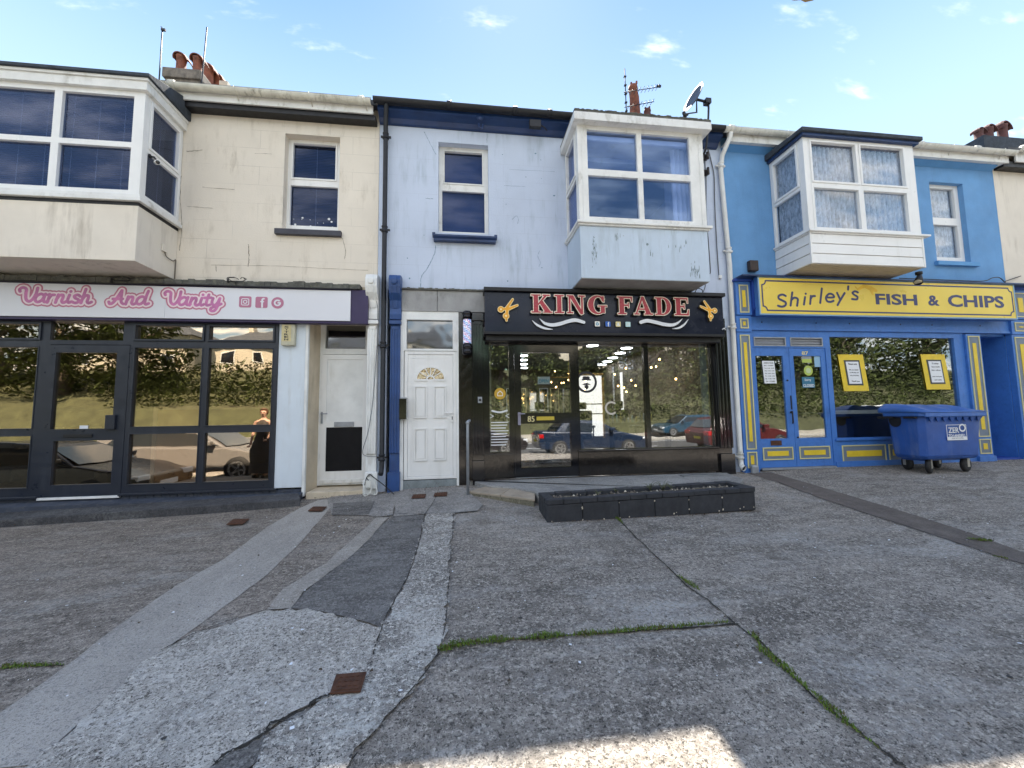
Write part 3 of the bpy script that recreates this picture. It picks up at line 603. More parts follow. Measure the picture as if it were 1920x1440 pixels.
cover('manhole_cover', 'small rusty cover in front of the white panelled door, left one of the pair', [(-0.727, -0.693), (-0.531, -0.733), (-0.535, -0.532), (-0.721, -0.495)])
cover('manhole_cover', 'small rusty cover in front of the white panelled door, right one of the pair', [(-0.416, -0.685), (-0.228, -0.710), (-0.228, -0.506), (-0.414, -0.512)])
def wallline(name, label, pts, w, m, y=-0.0035, cat='crack'):
    rnd = random.Random(int(abs(pts[0][0]) * 1000)); P = smoothline(pts, 8); mb = MB(); A_, B_ = [], []
    for i, p in enumerate(P):
        a, b = P[max(0, i - 1)], P[min(len(P) - 1, i + 1)]; l_ = math.hypot(b[0] - a[0], b[1] - a[1]) or 1; nx, nz = -(b[1] - a[1]) / l_, (b[0] - a[0]) / l_; ww = w * rnd.uniform(.3, 1.2); o = rnd.uniform(-1, 1) * w
        A_.append((p[0] + nx * (o + ww), y, p[1] + nz * (o + ww))); B_.append((p[0] + nx * (o - ww), y, p[1] + nz * (o - ww)))
    k = len(A_); mb.add(A_ + B_, [(i, i + 1, i + 1 + k, i + k) for i in range(k - 1)]); return mb
# scraps, leaves and shell grit scattered on the concrete: nobody could count them
rnd = random.Random(11); mb = MB()
for _ in range(520):
    x, y = rnd.uniform(-3.8, 9), rnd.uniform(-5.0, -0.9); s = rnd.choice([0.003, 0.004, 0.005, 0.007, 0.012]); a = rnd.uniform(0, 6.3); z = G(x, y) + 0.03 * (x < 0.2) + 0.006
    if 0.7 < x < 3.8 and y > -2.2: continue
    mb.add([(x + s * math.cos(a + k * 1.7) * rnd.uniform(0.5, 1.3), y + s * math.sin(a + k * 1.7) * rnd.uniform(0.5, 1.3), z + rnd.uniform(0, 0.006)) for k in range(4)], [(0, 1, 2, 3)])
tag(mb.build('litter_specks', whitesh), 'white shell grit and paper specks scattered over the concrete', 'litter', None, 'stuff')
mb = MB()
for _ in range(400):
    x, y = rnd.uniform(-5, 9), rnd.uniform(-5.0, -0.5); s = rnd.choice([0.004, 0.005, 0.007, 0.013]); a = rnd.uniform(0, 6.3); z = G(x, y) + 0.03 * (x < 0.2) + 0.006
    if 0.7 < x < 3.8 and y > -2.2: continue
    mb.add([(x + s * math.cos(a + k * 1.7) * rnd.uniform(0.5, 1.3), y + s * math.sin(a + k * 1.7) * rnd.uniform(0.5, 1.3), z + rnd.uniform(0, 0.008)) for k in range(4)], [(0, 1, 2, 3)])
for _ in range(1100):
    k = rnd.random()
    if k < .3: x, y = rnd.uniform(.95, 3.55), -2.01 - abs(rnd.gauss(0, .03))
    elif k < .5: x, y = rnd.uniform(-9, -2.3), -0.53 - abs(rnd.gauss(0, .04))
    elif k < .7: x, y = rnd.uniform(-2.2, 0.0), -0.15 - abs(rnd.gauss(0, .08))
    else: x, y = rnd.uniform(4.4, 10.5), -0.15 - abs(rnd.gauss(0, .05))
    s = rnd.choice([0.004, 0.006, 0.010]); a = rnd.uniform(0, 6.3); z = G(x, y) + 0.024 * (x < 0.2) + 0.008
    mb.add([(x + s * math.cos(a + j * 1.7) * rnd.uniform(0.5, 1.3), y + s * math.sin(a + j * 1.7) * rnd.uniform(0.5, 1.3), z + rnd.uniform(0, 0.010)) for j in range(4)], [(0, 1, 2, 3)])
tag(mb.build('leaf_crumbs', mat('dead_leaf', (0.07, 0.045, 0.025), 0.9, 0.4, 20)), 'dark crumbs of dead leaf scattered over the concrete', 'leaves', None, 'stuff')

mb = MB(); rnd = random.Random(23)
for _ in range(75):
    x, y = rnd.uniform(-4.5, 9), rnd.uniform(-5.0, -0.6)
    if (0.8 < x < 3.7 and y > -2.15) or (0 < x < 1.2 and y > -1.7): continue
    r_ = rnd.choice([.007, .009, .012, .014]); n = 9; z = G(x, y) + (0.0275 if x < 0.3 else 0.006)
    mb.add([(x + r_ * rnd.uniform(.7, 1.2) * math.cos(6.283 * j / n), y + r_ * rnd.uniform(.7, 1.2) * math.sin(6.283 * j / n), z) for j in range(n)], [tuple(range(n))])
tag(mb.build('gum_spots', mat('old_gum', (0.045, 0.042, 0.04), .8, .3, 40)), 'dark trodden gum spots dotted over the concrete', 'gum', None, 'stuff')

# ------------------------------------------------------------------ building helpers
def H(a, b): return (min(a[0], b[0]), max(a[0], b[0]), min(a[1], b[1]), max(a[1], b[1]))
def glazing(parent, name, outer, holes, y0, y1, fm, gm, gy=None, sash=(), bev=0.004, sw=0.03, pane_mats=None, label=None):
    """one frame mesh with real openings; each pane a sub-part; sashes stand proud of the frame"""
    e = sw - 0.004; holes = [(max(outer[0] + .012, h[0] - e), min(outer[1] - .012, h[1] + e), h[2] - e, min(outer[3] - .012, h[3] + e)) if k in sash else h for k, h in enumerate(holes)]
    mb = MB(); wall(mb, outer[0], outer[1], outer[2], outer[3], holes, y0, y1)
    for k in sash:
        h = holes[k]; frame(mb, h[0] + 0.001, h[1] - 0.001, h[2] + 0.001, h[3] - 0.001, y0 - 0.012, sw, (y1 - y0) * 0.8 + 0.012)
    f = mb.build(name, fm, parent, bev, label=label)
    for k, h in enumerate(holes): pane(h[0] - 0.003, h[1] + 0.003, h[2] - 0.003, h[3] + 0.003, gy if gy is not None else (y0 + y1) / 2, gm, f)
    return f
def room(parent, x0, x1, y0, y1, z0, z1, wm_, fm_, cm_=None, name='interior'):
    mb = MB()
    mb.quad((x0, y1, z0), (x1, y1, z0), (x1, y1, z1), (x0, y1, z1)); mb.quad((x0, y0, z0), (x0, y1, z0), (x0, y1, z1), (x0, y0, z1)); mb.quad((x1, y1, z0), (x1, y0, z0), (x1, y0, z1), (x1, y1, z1))
    mb.mi = 1; mb.quad((x0, y0, z0), (x1, y0, z0), (x1, y1, z0), (x0, y1, z0)); mb.mi = 2; mb.quad((x0, y1, z1), (x1, y1, z1), (x1, y0, z1), (x0, y0, z1))
    return mb.build(name, [wm_, fm_, cm_ or wm_], parent)
def gutter(parent, x0, x1, z, m, y=-0.2, r=0.062, brackets=(), joints=(), label=None):
    mb = MB(); k = 10; yc = y - r
    prof = [(yc + r * math.cos(math.pi + math.pi * i / k), z - 0.0 + r * 1.2 * math.sin(math.pi + math.pi * i / k)) for i in range(k + 1)] 
    prof += [(yc + (r - 0.008) * math.cos(2 * math.pi - math.pi * i / k), z + (r - 0.008) * 1.2 * math.sin(2 * math.pi - math.pi * i / k)) for i in range(k + 1)]
    mb.prism(prof, x0, x1, 'x')
    for xb in list(joints): mb.tube([(xb - 0.04, yc, z - 0.012), (xb + 0.04, yc, z - 0.012)], r * 1.12, 14)
    for xb in brackets: mb.tube([(xb, y - 2 * r - 0.004, z + 0.01), (xb, yc - r * 0.6, z - r * 1.15), (xb + 0.01, yc + r * 0.5, z - r * 1.3), (xb + 0.02, y - 0.004, z - 0.14)], 0.007, 5)
    return mb.build('gutter', m, parent, label=label)
def fascia(parent, x0, x1, z0, z1, m, y=-0.2, m2=None, soff=0.02, name='fascia_board', y_in=0.0):
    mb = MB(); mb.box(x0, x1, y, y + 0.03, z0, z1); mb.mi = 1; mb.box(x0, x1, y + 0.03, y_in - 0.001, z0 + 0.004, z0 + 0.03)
    return mb.build(name, [m, m2 or m], parent, 0.003)
def roofslope(parent, x0, x1, z, zr, yr=4.2, depth=8.6):
    mb = MB(); t = 0.08
    mb.prism([(-0.26, z), (yr, zr), (depth, z), (depth, z - t), (yr, zr - t), (-0.26, z - t)], x0, x1, 'x'); return mb.build('roof', slate, parent)
def shell(parent, x0, x1, z1, m, depth=8.4):
    mb = MB(); mb.box(x0, x1, depth, depth + 0.25, 0.0, z1); mb.box(x0, x0 + 0.1, 0.31, depth, 3.42, z1); mb.box(x1 - 0.1, x1, 0.31, depth, 3.42, z1); mb.box(x0 + 0.1, x1 - 0.1, 0.31, depth, 3.42, 3.5)
    return mb.build('rear_wall', m, parent)
def downpipe(parent, pts, r, m, collars=(), axis_pts=None, name='downpipe', n=12, label=None):
    mb = MB(); mb.tube(pts, r, n)
    for (x, y, z) in collars:
        mb.lathe([(r * 1.25, -0.05), (r * 1.45, -0.045), (r * 1.45, -0.02), (r * 1.2, -0.015), (r * 1.2, 0.03), (r * 1.35, 0.035), (r * 1.35, 0.05)], (x, y, z), 14)
        mb.box(x - r * 2.2, x + r * 2.2, y + r * 0.2, y + r * 0.9, z - 0.014, z + 0.014)
    return mb.build(name, m, parent, label=label)
def lacecurtain(parent, x0, x1, z0, z1, y, seed=0, m=None, amp=0.018, axis='x', per=0.07, name='net_curtain'):
    rnd = random.Random(seed); n = int((x1 - x0) / 0.012); mb = MB(); vs = []; ph = rnd.uniform(0, 6)
    for i in range(n + 1):
        u = x0 + (x1 - x0) * i / n; o = amp * (math.sin(u / per * 6.28 + ph + 1.2 * math.sin(u * 9 + ph)) + 0.4 * math.sin(u / per * 11 + ph))
        for z in (z0, z1):
            q = o * (1.25 if z == z0 else 0.8)
            vs.append((u, y + q, z) if axis == 'x' else (y + q, u, z))
    mb.add(vs, [(2 * i, 2 * i + 2, 2 * i + 3, 2 * i + 1) for i in range(n)]); mb.sm = [True] * len(mb.sm)
    return mb.build(name, m or lace, parent)
def venetian(parent, x0, x1, z0, z1, y, m, gap=0.03, axis='x', name='venetian_blind', cords=3):
    mb = MB(); n = int((z1 - z0) / gap)
    for i in range(n):
        z = z0 + gap * (i + 0.5)
        if axis == 'x': mb.quad((x0, y - 0.004, z - gap * 0.46), (x1, y - 0.004, z - gap * 0.46), (x1, y + 0.010, z + gap * 0.5), (x0, y + 0.010, z + gap * 0.5))
        else: mb.quad((y + 0.004, x1, z - gap * 0.46), (y + 0.004, x0, z - gap * 0.46), (y - 0.010, x0, z + gap * 0.5), (y - 0.010, x1, z + gap * 0.5))
    mb.mi = 1
    for k in range(cords):
        u = x0 + (x1 - x0) * (k + 0.5) / cords
        if axis == 'x': mb.box(u - 0.004, u + 0.004, y - 0.012, y - 0.008, z0, z1)
        else: mb.box(y + 0.008, y + 0.012, u - 0.004, u + 0.004, z0, z1)
    return mb.build(name, [m, cordm], parent)
def sill(parent, x0, x1, z0, z1, y0, y1, m, nose=0.0, name='sill'):
    mb = MB(); zt = z1; mb.prism([(y0, z0), (y1, z0), (y1, zt), (y0, zt - 0.012)], x0, x1, 'x')
    if nose: mb.prism([(y0 - nose, zt - 0.03), (y0 - 0.002, zt - 0.05), (y0 - 0.002, zt - 0.014), (y0 - nose, zt - 0.02)], x0, x1, 'x')
    return mb.build(name, m, parent, 0.004)
def fluted(mb, x0, x1, z0, z1, y, d, n=3, inset=0.0):
    """board with n sunk flutes"""
    mb.box(x0, x1, y + 0.012, y + d, z0, z1); w = (x1 - x0) / (2 * n + 1)
    for i in range(n + 1): mb.box(x0 + 2 * i * w, x0 + (2 * i + 1) * w, y, y + 0.012, z0, z1)
    mb.box(x0 + w, x1 - w, y, y + 0.012, z1 - 0.0005, z1 + 0.05); return mb
def corbel(mb, x0, x1, z0, z1, y=0.0, out=0.2):
    """scrolled console bracket seen from the side: an S profile extruded across x"""
    h = z1 - z0; pr = [(y, z0), (y - out * 0.42, z0), (y - out * 0.46, z0 + h * 0.12), (y - out * 0.38, z0 + h * 0.25), (y - out * 0.5, z0 + h * 0.42), (y - out * 0.85, z0 + h * 0.56), (y - out, z0 + h * 0.70), (y - out, z0 + h * 0.86), (y - out * 0.8, z0 + h * 0.97), (y - out * 0.45, z1), (y, z1)]
    mb.prism(pr, x0, x1, 'x'); m = (x0 + x1) / 2; w = (x1 - x0) / 2
    mb.prism([(q[0] - 0.012, q[1]) for q in pr[3:9]] + [(y - out * 0.3, z0 + h * 0.9), (y - out * 0.3, z0 + h * 0.3)], m - w * 0.45, m + w * 0.45, 'x')
    mb.lathe([(w * 0.55, 0), (w * 0.55, 0.02), (w * 0.3, 0.035)], (m, y - out - 0.034, z0 + h * 0.80), 16, 'y'); return mb
def plane_open(o): return o
def pot(parent, x, y, z, r, h, m, style='cowl', lean=0.0):
    mb = MB(); n = 18
    if style == 'cowl':      # round pot under a curved hood that droops to the right
        mb.lathe([(r * 1.02, 0), (r * 1.0, h * .1), (r * .86, h * .16), (r * .84, h * .6), (r * .95, h * .8), (r * 1.0, h * .86), (r * .8, h * .86), (r * .75, h * .5)], (x, y, z), n)
        o_ = smoothline([(-1.08, .70), (-1.1, .86), (-.75, 1.0), (-.1, 1.04), (.7, .97), (1.3, .83), (1.62, .66)], 4); i_ = [(u * .93, v - .055) for u, v in o_]
        P_ = [(x + u * r, z + v * h) for u, v in o_]; Q_ = [(x + u * r, z + v * h) for u, v in i_]; m_ = len(P_); vs = []
        for (yy, k) in ((y - r * .98, 1), (y - r * .5, 0), (y + r * .5, 0), (y + r * .98, 1)): vs += [(p[0], yy, p[1] - k * .05 * h) for p in P_]; vs += [(p[0], yy, p[1] - k * .05 * h) for p in Q_]
        fs = []
        for b in range(3):
            for q in range(m_ - 1): a0 = b * 2 * m_ + q; a1 = a0 + 2 * m_; fs += [(a0, a1, a1 + 1, a0 + 1), (a0 + m_, a0 + m_ + 1, a1 + m_ + 1, a1 + m_)]
        for b in (0, 3):
            for q in range(m_ - 1): a0 = b * 2 * m_ + q; fs.append((a0, a0 + 1, a0 + m_ + 1, a0 + m_) if b == 0 else (a0, a0 + m_, a0 + m_ + 1, a0 + 1))
        for q in (0, m_ - 1):
            for b in range(3): a0 = b * 2 * m_ + q; a1 = a0 + 2 * m_; fs.append((a0, a0 + m_, a1 + m_, a1) if q == 0 else (a0, a1, a1 + m_, a0 + m_))
        mb.add(vs, fs)
    else:
        mb.tube([(x, y, z), (x, y, z + h * 0.04), (x, y, z + h * 0.75), (x + lean, y, z + h * 0.9), (x + lean, y, z + h * 0.92), (x + lean, y, z + h)], [r * 1.35, r * 1.25, r * 0.95, r * 0.85, r * 1.0, r * 0.9], 18)
        for k in range(4):
            a = k * 1.57 + 0.4; mb.box(x + r * 0.75 * math.cos(a) - 0.02, x + r * 0.75 * math.cos(a) + 0.02, y + r * 0.75 * math.sin(a) - 0.02, y + r * 0.75 * math.sin(a) + 0.02, z + h, z + h * 1.06)
    return mb.build('chimney_pot', m, parent)

# ================================================================== HOUSE 1, cream with the nail salon
A = thing('terraced_house', 'cream rendered terraced house with a wide white bay above the nail salon', 'house', (-5, 0, 0.2), 'terraced houses in the row')
YB = -0.76
hw = H((-2.866, 6.179), (-2.006, 4.559)); bayx = -4.38
mb = MB(); wall(mb, -14, -1.375, 3.62, 6.70, [hw, (-9.0, -4.5, 4.62, 6.12)], 0.0, 0.3); mb.build('upper_wall', cream, A)
shell(A, -14, -1.385, 6.6, cream); roofslope(A, -14, -1.38, 6.675, 8.6)
w = thing if False else None
win = glazing(A, 'window', hw, [H((-2.797, 6.120), (-2.110, 5.507)), H((-2.817, 5.379), (-2.068, 4.689))], 0.14, 0.21, upvc, g_up, 0.18, sash=(0,), sw=0.028)
sill(win, -2.953, -1.945, 4.445, 4.545, -0.07, 0.16, mat('charcoal_sill_paint', (0.05, 0.05, 0.065), 0.6, 0.15, 6))
venetian(win, -2.85, -2.03, 4.6, 6.18, 0.235, mat('indigo_blind', (0.012, 0.022, 0.085), 0.5, 0.1, 3), 0.028, cords=1)
mb = MB()   # flower stickers on the lower pane
rnd = random.Random(5)
for fx, fz, fr in [(548, 421, 3), (554, 416, 2.4), (567, 403, 2.2), (566, 406, 1.6), (581, 406, 1.8), (582, 420, 4.2), (595, 411, 1.4), (594, 422, 2.8), (606, 411, 1.5), (606, 419, 1.6), (616, 403, 3), (621, 408, 2.2), (622, 421, 5), (629, 424, 2.2), (551, 406, 1.4)]:
    cx_ = -2.81 + (fx - 546) * 0.00855; cz_ = 4.62 + (427 - fz) * 0.0092; r_ = fr * 0.0075
    for k in range(5 if fr > 1.8 else 1):
        a = k * 1.2566 + fx; q = r_ * 0.55 if fr > 1.8 else 0
        union(mb, [[(cx_ + q * math.cos(a) + r_ * 0.48 * math.cos(t * 0.785), cz_ + q * math.sin(a) + r_ * 0.48 * math.sin(t * 0.785)) for t in range(8)]], 0.176 - 0.0003 * k, 0.1775)
mb.build('flower_stickers', whitesh, win)
# bay window
bay = MB(); bay.box(-9.2, bayx, YB, -0.002, 3.665, 4.44); bay = bay.build('bay_window', creamcl, A, 0.006)
mb = MB(); mb.box(-9.2, bayx + 0.004, YB - 0.004, -0.003, 4.441, 4.485); mb.build('black_trim', dullblack, bay)
mb = MB(); mb.box(-9.2, bayx + 0.055, YB - 0.05, -0.002, 4.486, 4.545); mb.box(-9.2, bayx + 0.03, YB - 0.025, -0.002, 4.546, 4.59); mb.build('bay_sill', upvcold, bay, 0.006)
zt0, zt1 = 4.63, 6.03
hs_ = [(-9.0, -6.401, 4.66, 5.29), (-9.0, -6.465, 5.375, 6.02), H((-6.141, 6.012), (-5.495, 5.511)), H((-6.092, 5.401), (-5.525, 4.708)), H((-5.431, 6.236), (-4.491, 5.531)), H((-5.468, 5.398), (-4.516, 4.710))]
zA, zB = 6.022, 0
hs_ = [(-6.408 - 0.0, -5.491, 4.655, 5.27), (-6.408, -5.491, 5.345, 6.02), (-5.397, -4.518, 4.655, 5.27), (-5.397, -4.518, 5.345, 6.02), (-9.0, -6.503, 4.655, 5.27), (-9.0, -6.503, 5.345, 6.02)]
fr_ = glazing(bay, 'bay_frame', (-9.15, bayx, 4.592, 6.09), hs_, YB, YB + 0.07, upvc, g_up, YB + 0.04)
# side of the bay, facing right: two lights
def side_glazing(parent, X, ya, yb, z0, z1, zm, fm, gm, s=1, wf=0.05, name='side_frame', corner=0.14, top_sash=True):
    """window in a wall at x = X (outer face), s = +1 faces +x"""
    mb = MB(); d = 0.06 * s
    def bx(y0, y1, a, b, o=0.0): mb.box(X - d, X + o * s, y0, y1, a, b)
    bx(ya, ya + corner, z0, z1); bx(yb - wf, yb, z0, z1); bx(ya + corner, yb - wf, z1 - wf, z1); bx(ya + corner, yb - wf, z0, z0 + wf); bx(ya + corner, yb - wf, zm - wf * 0.6, zm + wf * 0.6)
    if top_sash:
        a, b, c, e = ya + corner + 0.002, yb - wf - 0.002, zm + wf * 0.6 + 0.002, z1 - wf - 0.002; w = 0.04
        for q in ((a, a + w, c, e), (b - w, b, c, e), (a + w, b - w, c, c + w), (a + w, b - w, e - w, e)): bx(*q, 0.014)
    f = mb.build(name, fm, parent, 0.004)
    for (a, b) in ((z0 + wf, zm - wf * 0.6), (zm + wf * 0.6, z1 - wf)):
        m2 = MB(); m2.box(X - d * 0.6, X - d * 0.6 - 0.006 * s, ya + corner - 0.003, yb - wf + 0.003, a - 0.003, b + 0.003); m2.build('pane', gm, f)
    return f
side_glazing(bay, bayx, YB + 0.071, -0.005, 4.592, 6.09, 5.30, upvc, g_up, 1, corner=0.03)
venetian(bay, -9.0, -4.55, 4.62, 6.05, YB + 0.13, blindn, 0.026, cords=14)
venetian(bay, YB + 0.13, -0.2, 4.62, 6.05, bayx - 0.12, blindt, 0.026, axis='y', cords=2)
mb = MB(); mb.box(-9.25, bayx + 0.05, YB - 0.05, -0.003, 6.091, 6.215); mb.box(-9.27, bayx + 0.07, YB - 0.07, -0.003, 6.216, 6.255); mb.build('bay_fascia', upvcold, bay, 0.004)
mb = MB(); mb.prism([(YB - 0.1, 6.256), (-0.003, 6.256), (-0.003, 6.60), (YB - 0.1, 6.30)], -9.3, bayx + 0.1, 'x'); mb.build('bay_roof', felt, bay, 0.006)
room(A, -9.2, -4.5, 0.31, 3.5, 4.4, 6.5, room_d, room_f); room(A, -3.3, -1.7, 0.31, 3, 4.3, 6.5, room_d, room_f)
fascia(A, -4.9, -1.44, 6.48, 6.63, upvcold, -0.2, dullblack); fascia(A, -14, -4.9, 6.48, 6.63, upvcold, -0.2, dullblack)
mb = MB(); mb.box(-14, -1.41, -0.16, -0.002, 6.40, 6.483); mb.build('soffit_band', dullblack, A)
gutter(A, -14, -1.46, 6.655, mat('mossy_white_gutter', (0.62, 0.60, 0.52), 0.6, 0.15, 6, streak=1.0, streakcol=(0.16, 0.14, 0.09), grime=(2, 1, 1)), joints=(-4.4, -1.62), brackets=(-3.5, -2.4, -1.55))
mb = MB(); mb.box(-14, -1.46, -0.29, 0.1, 6.676, 6.69); mb.build('slate_edge', slate, A)
mb = MB()
for pts, w_ in (([(-1.937, 4.436), (-1.883, 4.231), (-1.897, 4.088)], .004), ([(-3.356, 4.278), (-3.339, 4.044), (-3.350, 3.913)], .005), ([(-4.380, 5.347), (-4.377, 4.979), (-4.333, 4.565), (-4.342, 4.135)], .004), ([(-3.815, 3.923), (-3.803, 3.821)], .004), ([(-3.317, 5.796), (-3.058, 5.805)], .003), ([(-4.064, 5.182), (-3.595, 5.166)], .003), ([(-4.279, 4.854), (-3.894, 4.840)], .003), ([(-3.884, 3.921), (-2.917, 3.937), (-2.272, 3.923), (-1.526, 3.912)], .0025), ([(-4.323, 5.759), (-4.092, 5.794)], .005)):
    q = wallline('x', '', pts, w_, None); b = len(mb.v); mb.v += q.v; mb.f += [tuple(i + b for i in f) for f in q.f]; mb.m += q.m; mb.sm += q.sm
mb.build('wall_cracks', mat('render_crack', (0.20, 0.16, 0.12), .9, .2), A)
# chimney
ch = MB(); cx0, cx1 = -6.86, -6.13; ch.box(cx0, cx1, 3.0, 5.6, 7.6, 9.50); ch.mi = 0
ch = ch.build('chimney', [brick], A); mb = MB(); mb.box(cx0 - 0.05, cx1 + 0.05, 2.95, 5.65, 9.501, 9.74); mb.mi = 0; mb.build('chimney_cap', brick, ch, 0.02)
mb = MB(); mb.box(cx1 + 0.002, cx1 + 0.03, 3.05, 5.6, 7.6, 9.49); mb.build('rendered_side', stackr, ch)
mb = MB()
for k in range(6): mb.box(cx0 + 0.0, cx1, 2.992, 2.9995, 8.3 + k * 0.2, 8.315 + k * 0.2)
mb.build('mortar_courses', dullblack, ch)
for px_, py_, hh in ((-6.62, 3.12, 0.47), (-6.27, 3.14, 0.49)): pot(ch, px_, py_, 9.742, 0.115, hh, terra)
mb = MB(); sx_, sz_ = -6.346, 10.221; mb.box(-6.09, sx_ + .45, 3.65, 4.4, 7.6, sz_ - .12); s2 = mb.build('chimney', stackr, A, label='cream rendered lower part of the stack'); pot(s2, -6.471, 3.85, sz_ - .12, .125, 10.667 - sz_ + .10, terra); pot(s2, -6.402, 4.1, sz_ - .12, .125, 10.639 - sz_ + .10, terra)
# shopfront of the salon
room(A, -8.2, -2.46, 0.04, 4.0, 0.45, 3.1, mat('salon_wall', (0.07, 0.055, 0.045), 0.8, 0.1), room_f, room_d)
mb = MB(); mb.box(-4.647, -4.012, 0.12, 0.14, 0.46, 1.679); mb.mi = 1; frame(mb, -4.647, -2.6, 0.3, 1.728, 0.10, 0.05, 0.018); mb.build('window_board', [mat('tan_board', (0.62, 0.47, 0.30), 0.7, 0.05), upvc], A)
mb = MB(); mb.box(-6.289, -5.408, 0.35, 0.6, 0.5, 1.30); sh = mb.build('salon_shelf', room_d, A)
rnd = random.Random(6)
for k, (px_, pc) in enumerate(((-6.0, 0), (-5.85, 1), (-5.68, 1), (-5.5, 2), (-5.36, 2), (-5.45, 2), (-6.2, 1))):
    mb = MB(); z_ = 1.302 + (0.19 if k == 5 else 0); mb.lathe([(.045, 0), (.055, .13), (.045, .13), (.04, .02)], (px_, .45, z_), 14); mb.build('cup', [terra, mat('sage_cup', (0.3, 0.36, 0.3), .5, .05), mat('rose_cup', (0.42, 0.17, 0.16), .5, .05)][pc], sh)
YF = -0.06
Hs = [H((-7.319, 2.917), (-6.129, 2.738)), H((-7.289, 2.589), (-6.020, 1.445)), H((-7.178, 1.333), (-6.056, 0.587)),
      H((-5.929, 2.977), (-4.983, 2.710)),
      H((-4.817, 2.922), (-3.953, 2.729)), H((-3.798, 2.928), (-2.953, 2.730)),
      H((-4.820, 2.591), (-3.885, 1.422)), H((-3.836, 2.598), (-2.894, 1.429)),
      H((-4.832, 1.330), (-3.890, 0.577)), H((-3.830, 1.326), (-2.903, 0.574))]
xg = [(-7.256, -6.091), (-5.953, -4.999), (-4.827, -3.915), (-3.818, -2.913)]
zr = [(0.598, 1.319), (1.430, 2.598), (2.729, 2.935)]
dz1 = 0.456; dx = (-5.906, -4.926); fz1 = 3.02
hol = [(xg[i][0], xg[i][1], zr[j][0], zr[j][1]) for i in (0, 2, 3) for j in (0, 1, 2)] + [(xg[1][0], xg[1][1], 2.705, 2.984)] + [(dx[0] - 0.03, dx[1] + 0.03, 0.2, 2.642)]
mb = MB(); wall(mb, -8.1, -2.838, 0.44, fz1, [h if k < 10 else (h[0], h[1], 0.44, h[3]) for k, h in enumerate(hol)], YF, YF + 0.08)
for k in (2, 5, 8): h = hol[k]; frame(mb, h[0] - 0.028, h[1] + 0.028, h[2] - 0.028, h[3] + 0.028, YF - 0.02, 0.028, 0.0195)
for k in (0, 1, 3, 4, 6, 7): h = hol[k]; frame(mb, h[0] - 0.014, h[1] + 0.014, h[2] - 0.014, h[3] + 0.014, YF - 0.008, 0.014, 0.0075)
sf = mb.build('shopfront', anthra, A, 0.004)
for h in hol[:10]: pane(h[0] - .003, h[1] + .003, h[2] - .003, h[3] + .003, YF + 0.03, g_vv, sf)
mb = MB(); mb.box(-8.1, dx[0] - 0.02, YF - 0.045, YF - 0.001, 0.445, 0.475); mb.box(dx[1] + 0.02, -2.780, YF - 0.045, YF - 0.001, 0.445, 0.475); mb.build('window_sill', anthra, sf, 0.004)
dx0, dx1 = dx[0] - 0.027, dx[1] + 0.027; dh = [(-5.857, -5.064, 1.411, 2.523), (-5.801, -5.033, 0.621, 1.242)]
door = glazing(A, 'salon_door', (dx0, dx1, dz1, 2.634), dh, YF - 0.004, YF + 0.05, anthra, g_vv, YF + 0.03, label='anthracite glazed salon door')
mb = MB(); mb.box(-5.677, -5.309, YF - 0.018, YF - 0.005, 1.290, 1.336); mb.build('letter_plate', dullblack, door, 0.003)
mb = MB(); mb.box(-5.135, -5.010, YF - 0.04, YF - 0.005, 1.397, 1.606); mb.build('lock_box', anthra, door, 0.004)
mb = MB(); mb.box(-5.507, -5.398, YF + 0.024, YF + 0.028, 1.404, 1.458); mb.build('white_label', whitesh, door)
mb = MB(); mb.box(dx0, dx1, YF - 0.03, YF + 0.02, dz1 - 0.035, dz1 - 0.004); mb.build('threshold', whitepaint, door)
# panelled riser, ledge and plinth following the slope
mb = MB(); xa, xb_ = -8.1, -2.42
mb.box(xa, xb_, -0.05, 0.02, 0.0, 0.444)
for k in range(30):
    x_ = -2.47 - k * 0.105
    if x_ < dx1 + 0.03: break
    mb.box(x_ - 0.096, x_, -0.062, -0.0505, 0.2, 0.44)
mb.prism([(-0.20, 0.0), (-0.051, 0.0), (-0.051, 0.40), (-0.20, 0.36)], xa, xb_, 'x')
mb.build('plinth_riser', anthbase, A)
mb = MB(); zt = lambda x: 0.262 + (x + 5.9) * 0.033; L0, L1 = -9.0, -2.28
mb.add([(L0, -0.52, -0.1), (L1, -0.50, 0.1), (L1 - 0.1, -0.02, 0.1), (L0, -0.02, -0.1), (L0, -0.52, zt(L0)), (L1, -0.50, zt(L1)), (L1 - 0.14, -0.201, zt(L1) + 0.03), (L0, -0.201, zt(L0) + 0.05)],
       [(0, 3, 2, 1), (4, 5, 6, 7), (0, 1, 5, 4), (1, 2, 6, 5), (3, 0, 4, 7)])
mb.build('plinth_ledge', concrete('dark_plinth_concrete', (0.06, 0.06, 0.065), (0.14, 0.14, 0.145), 0.45, 22, 80, 0.35, 0.9, dark=(0.025, 0.025, 0.028), lich=0.5, lichcol=(0.24, 0.24, 0.23)), A, 0.008)
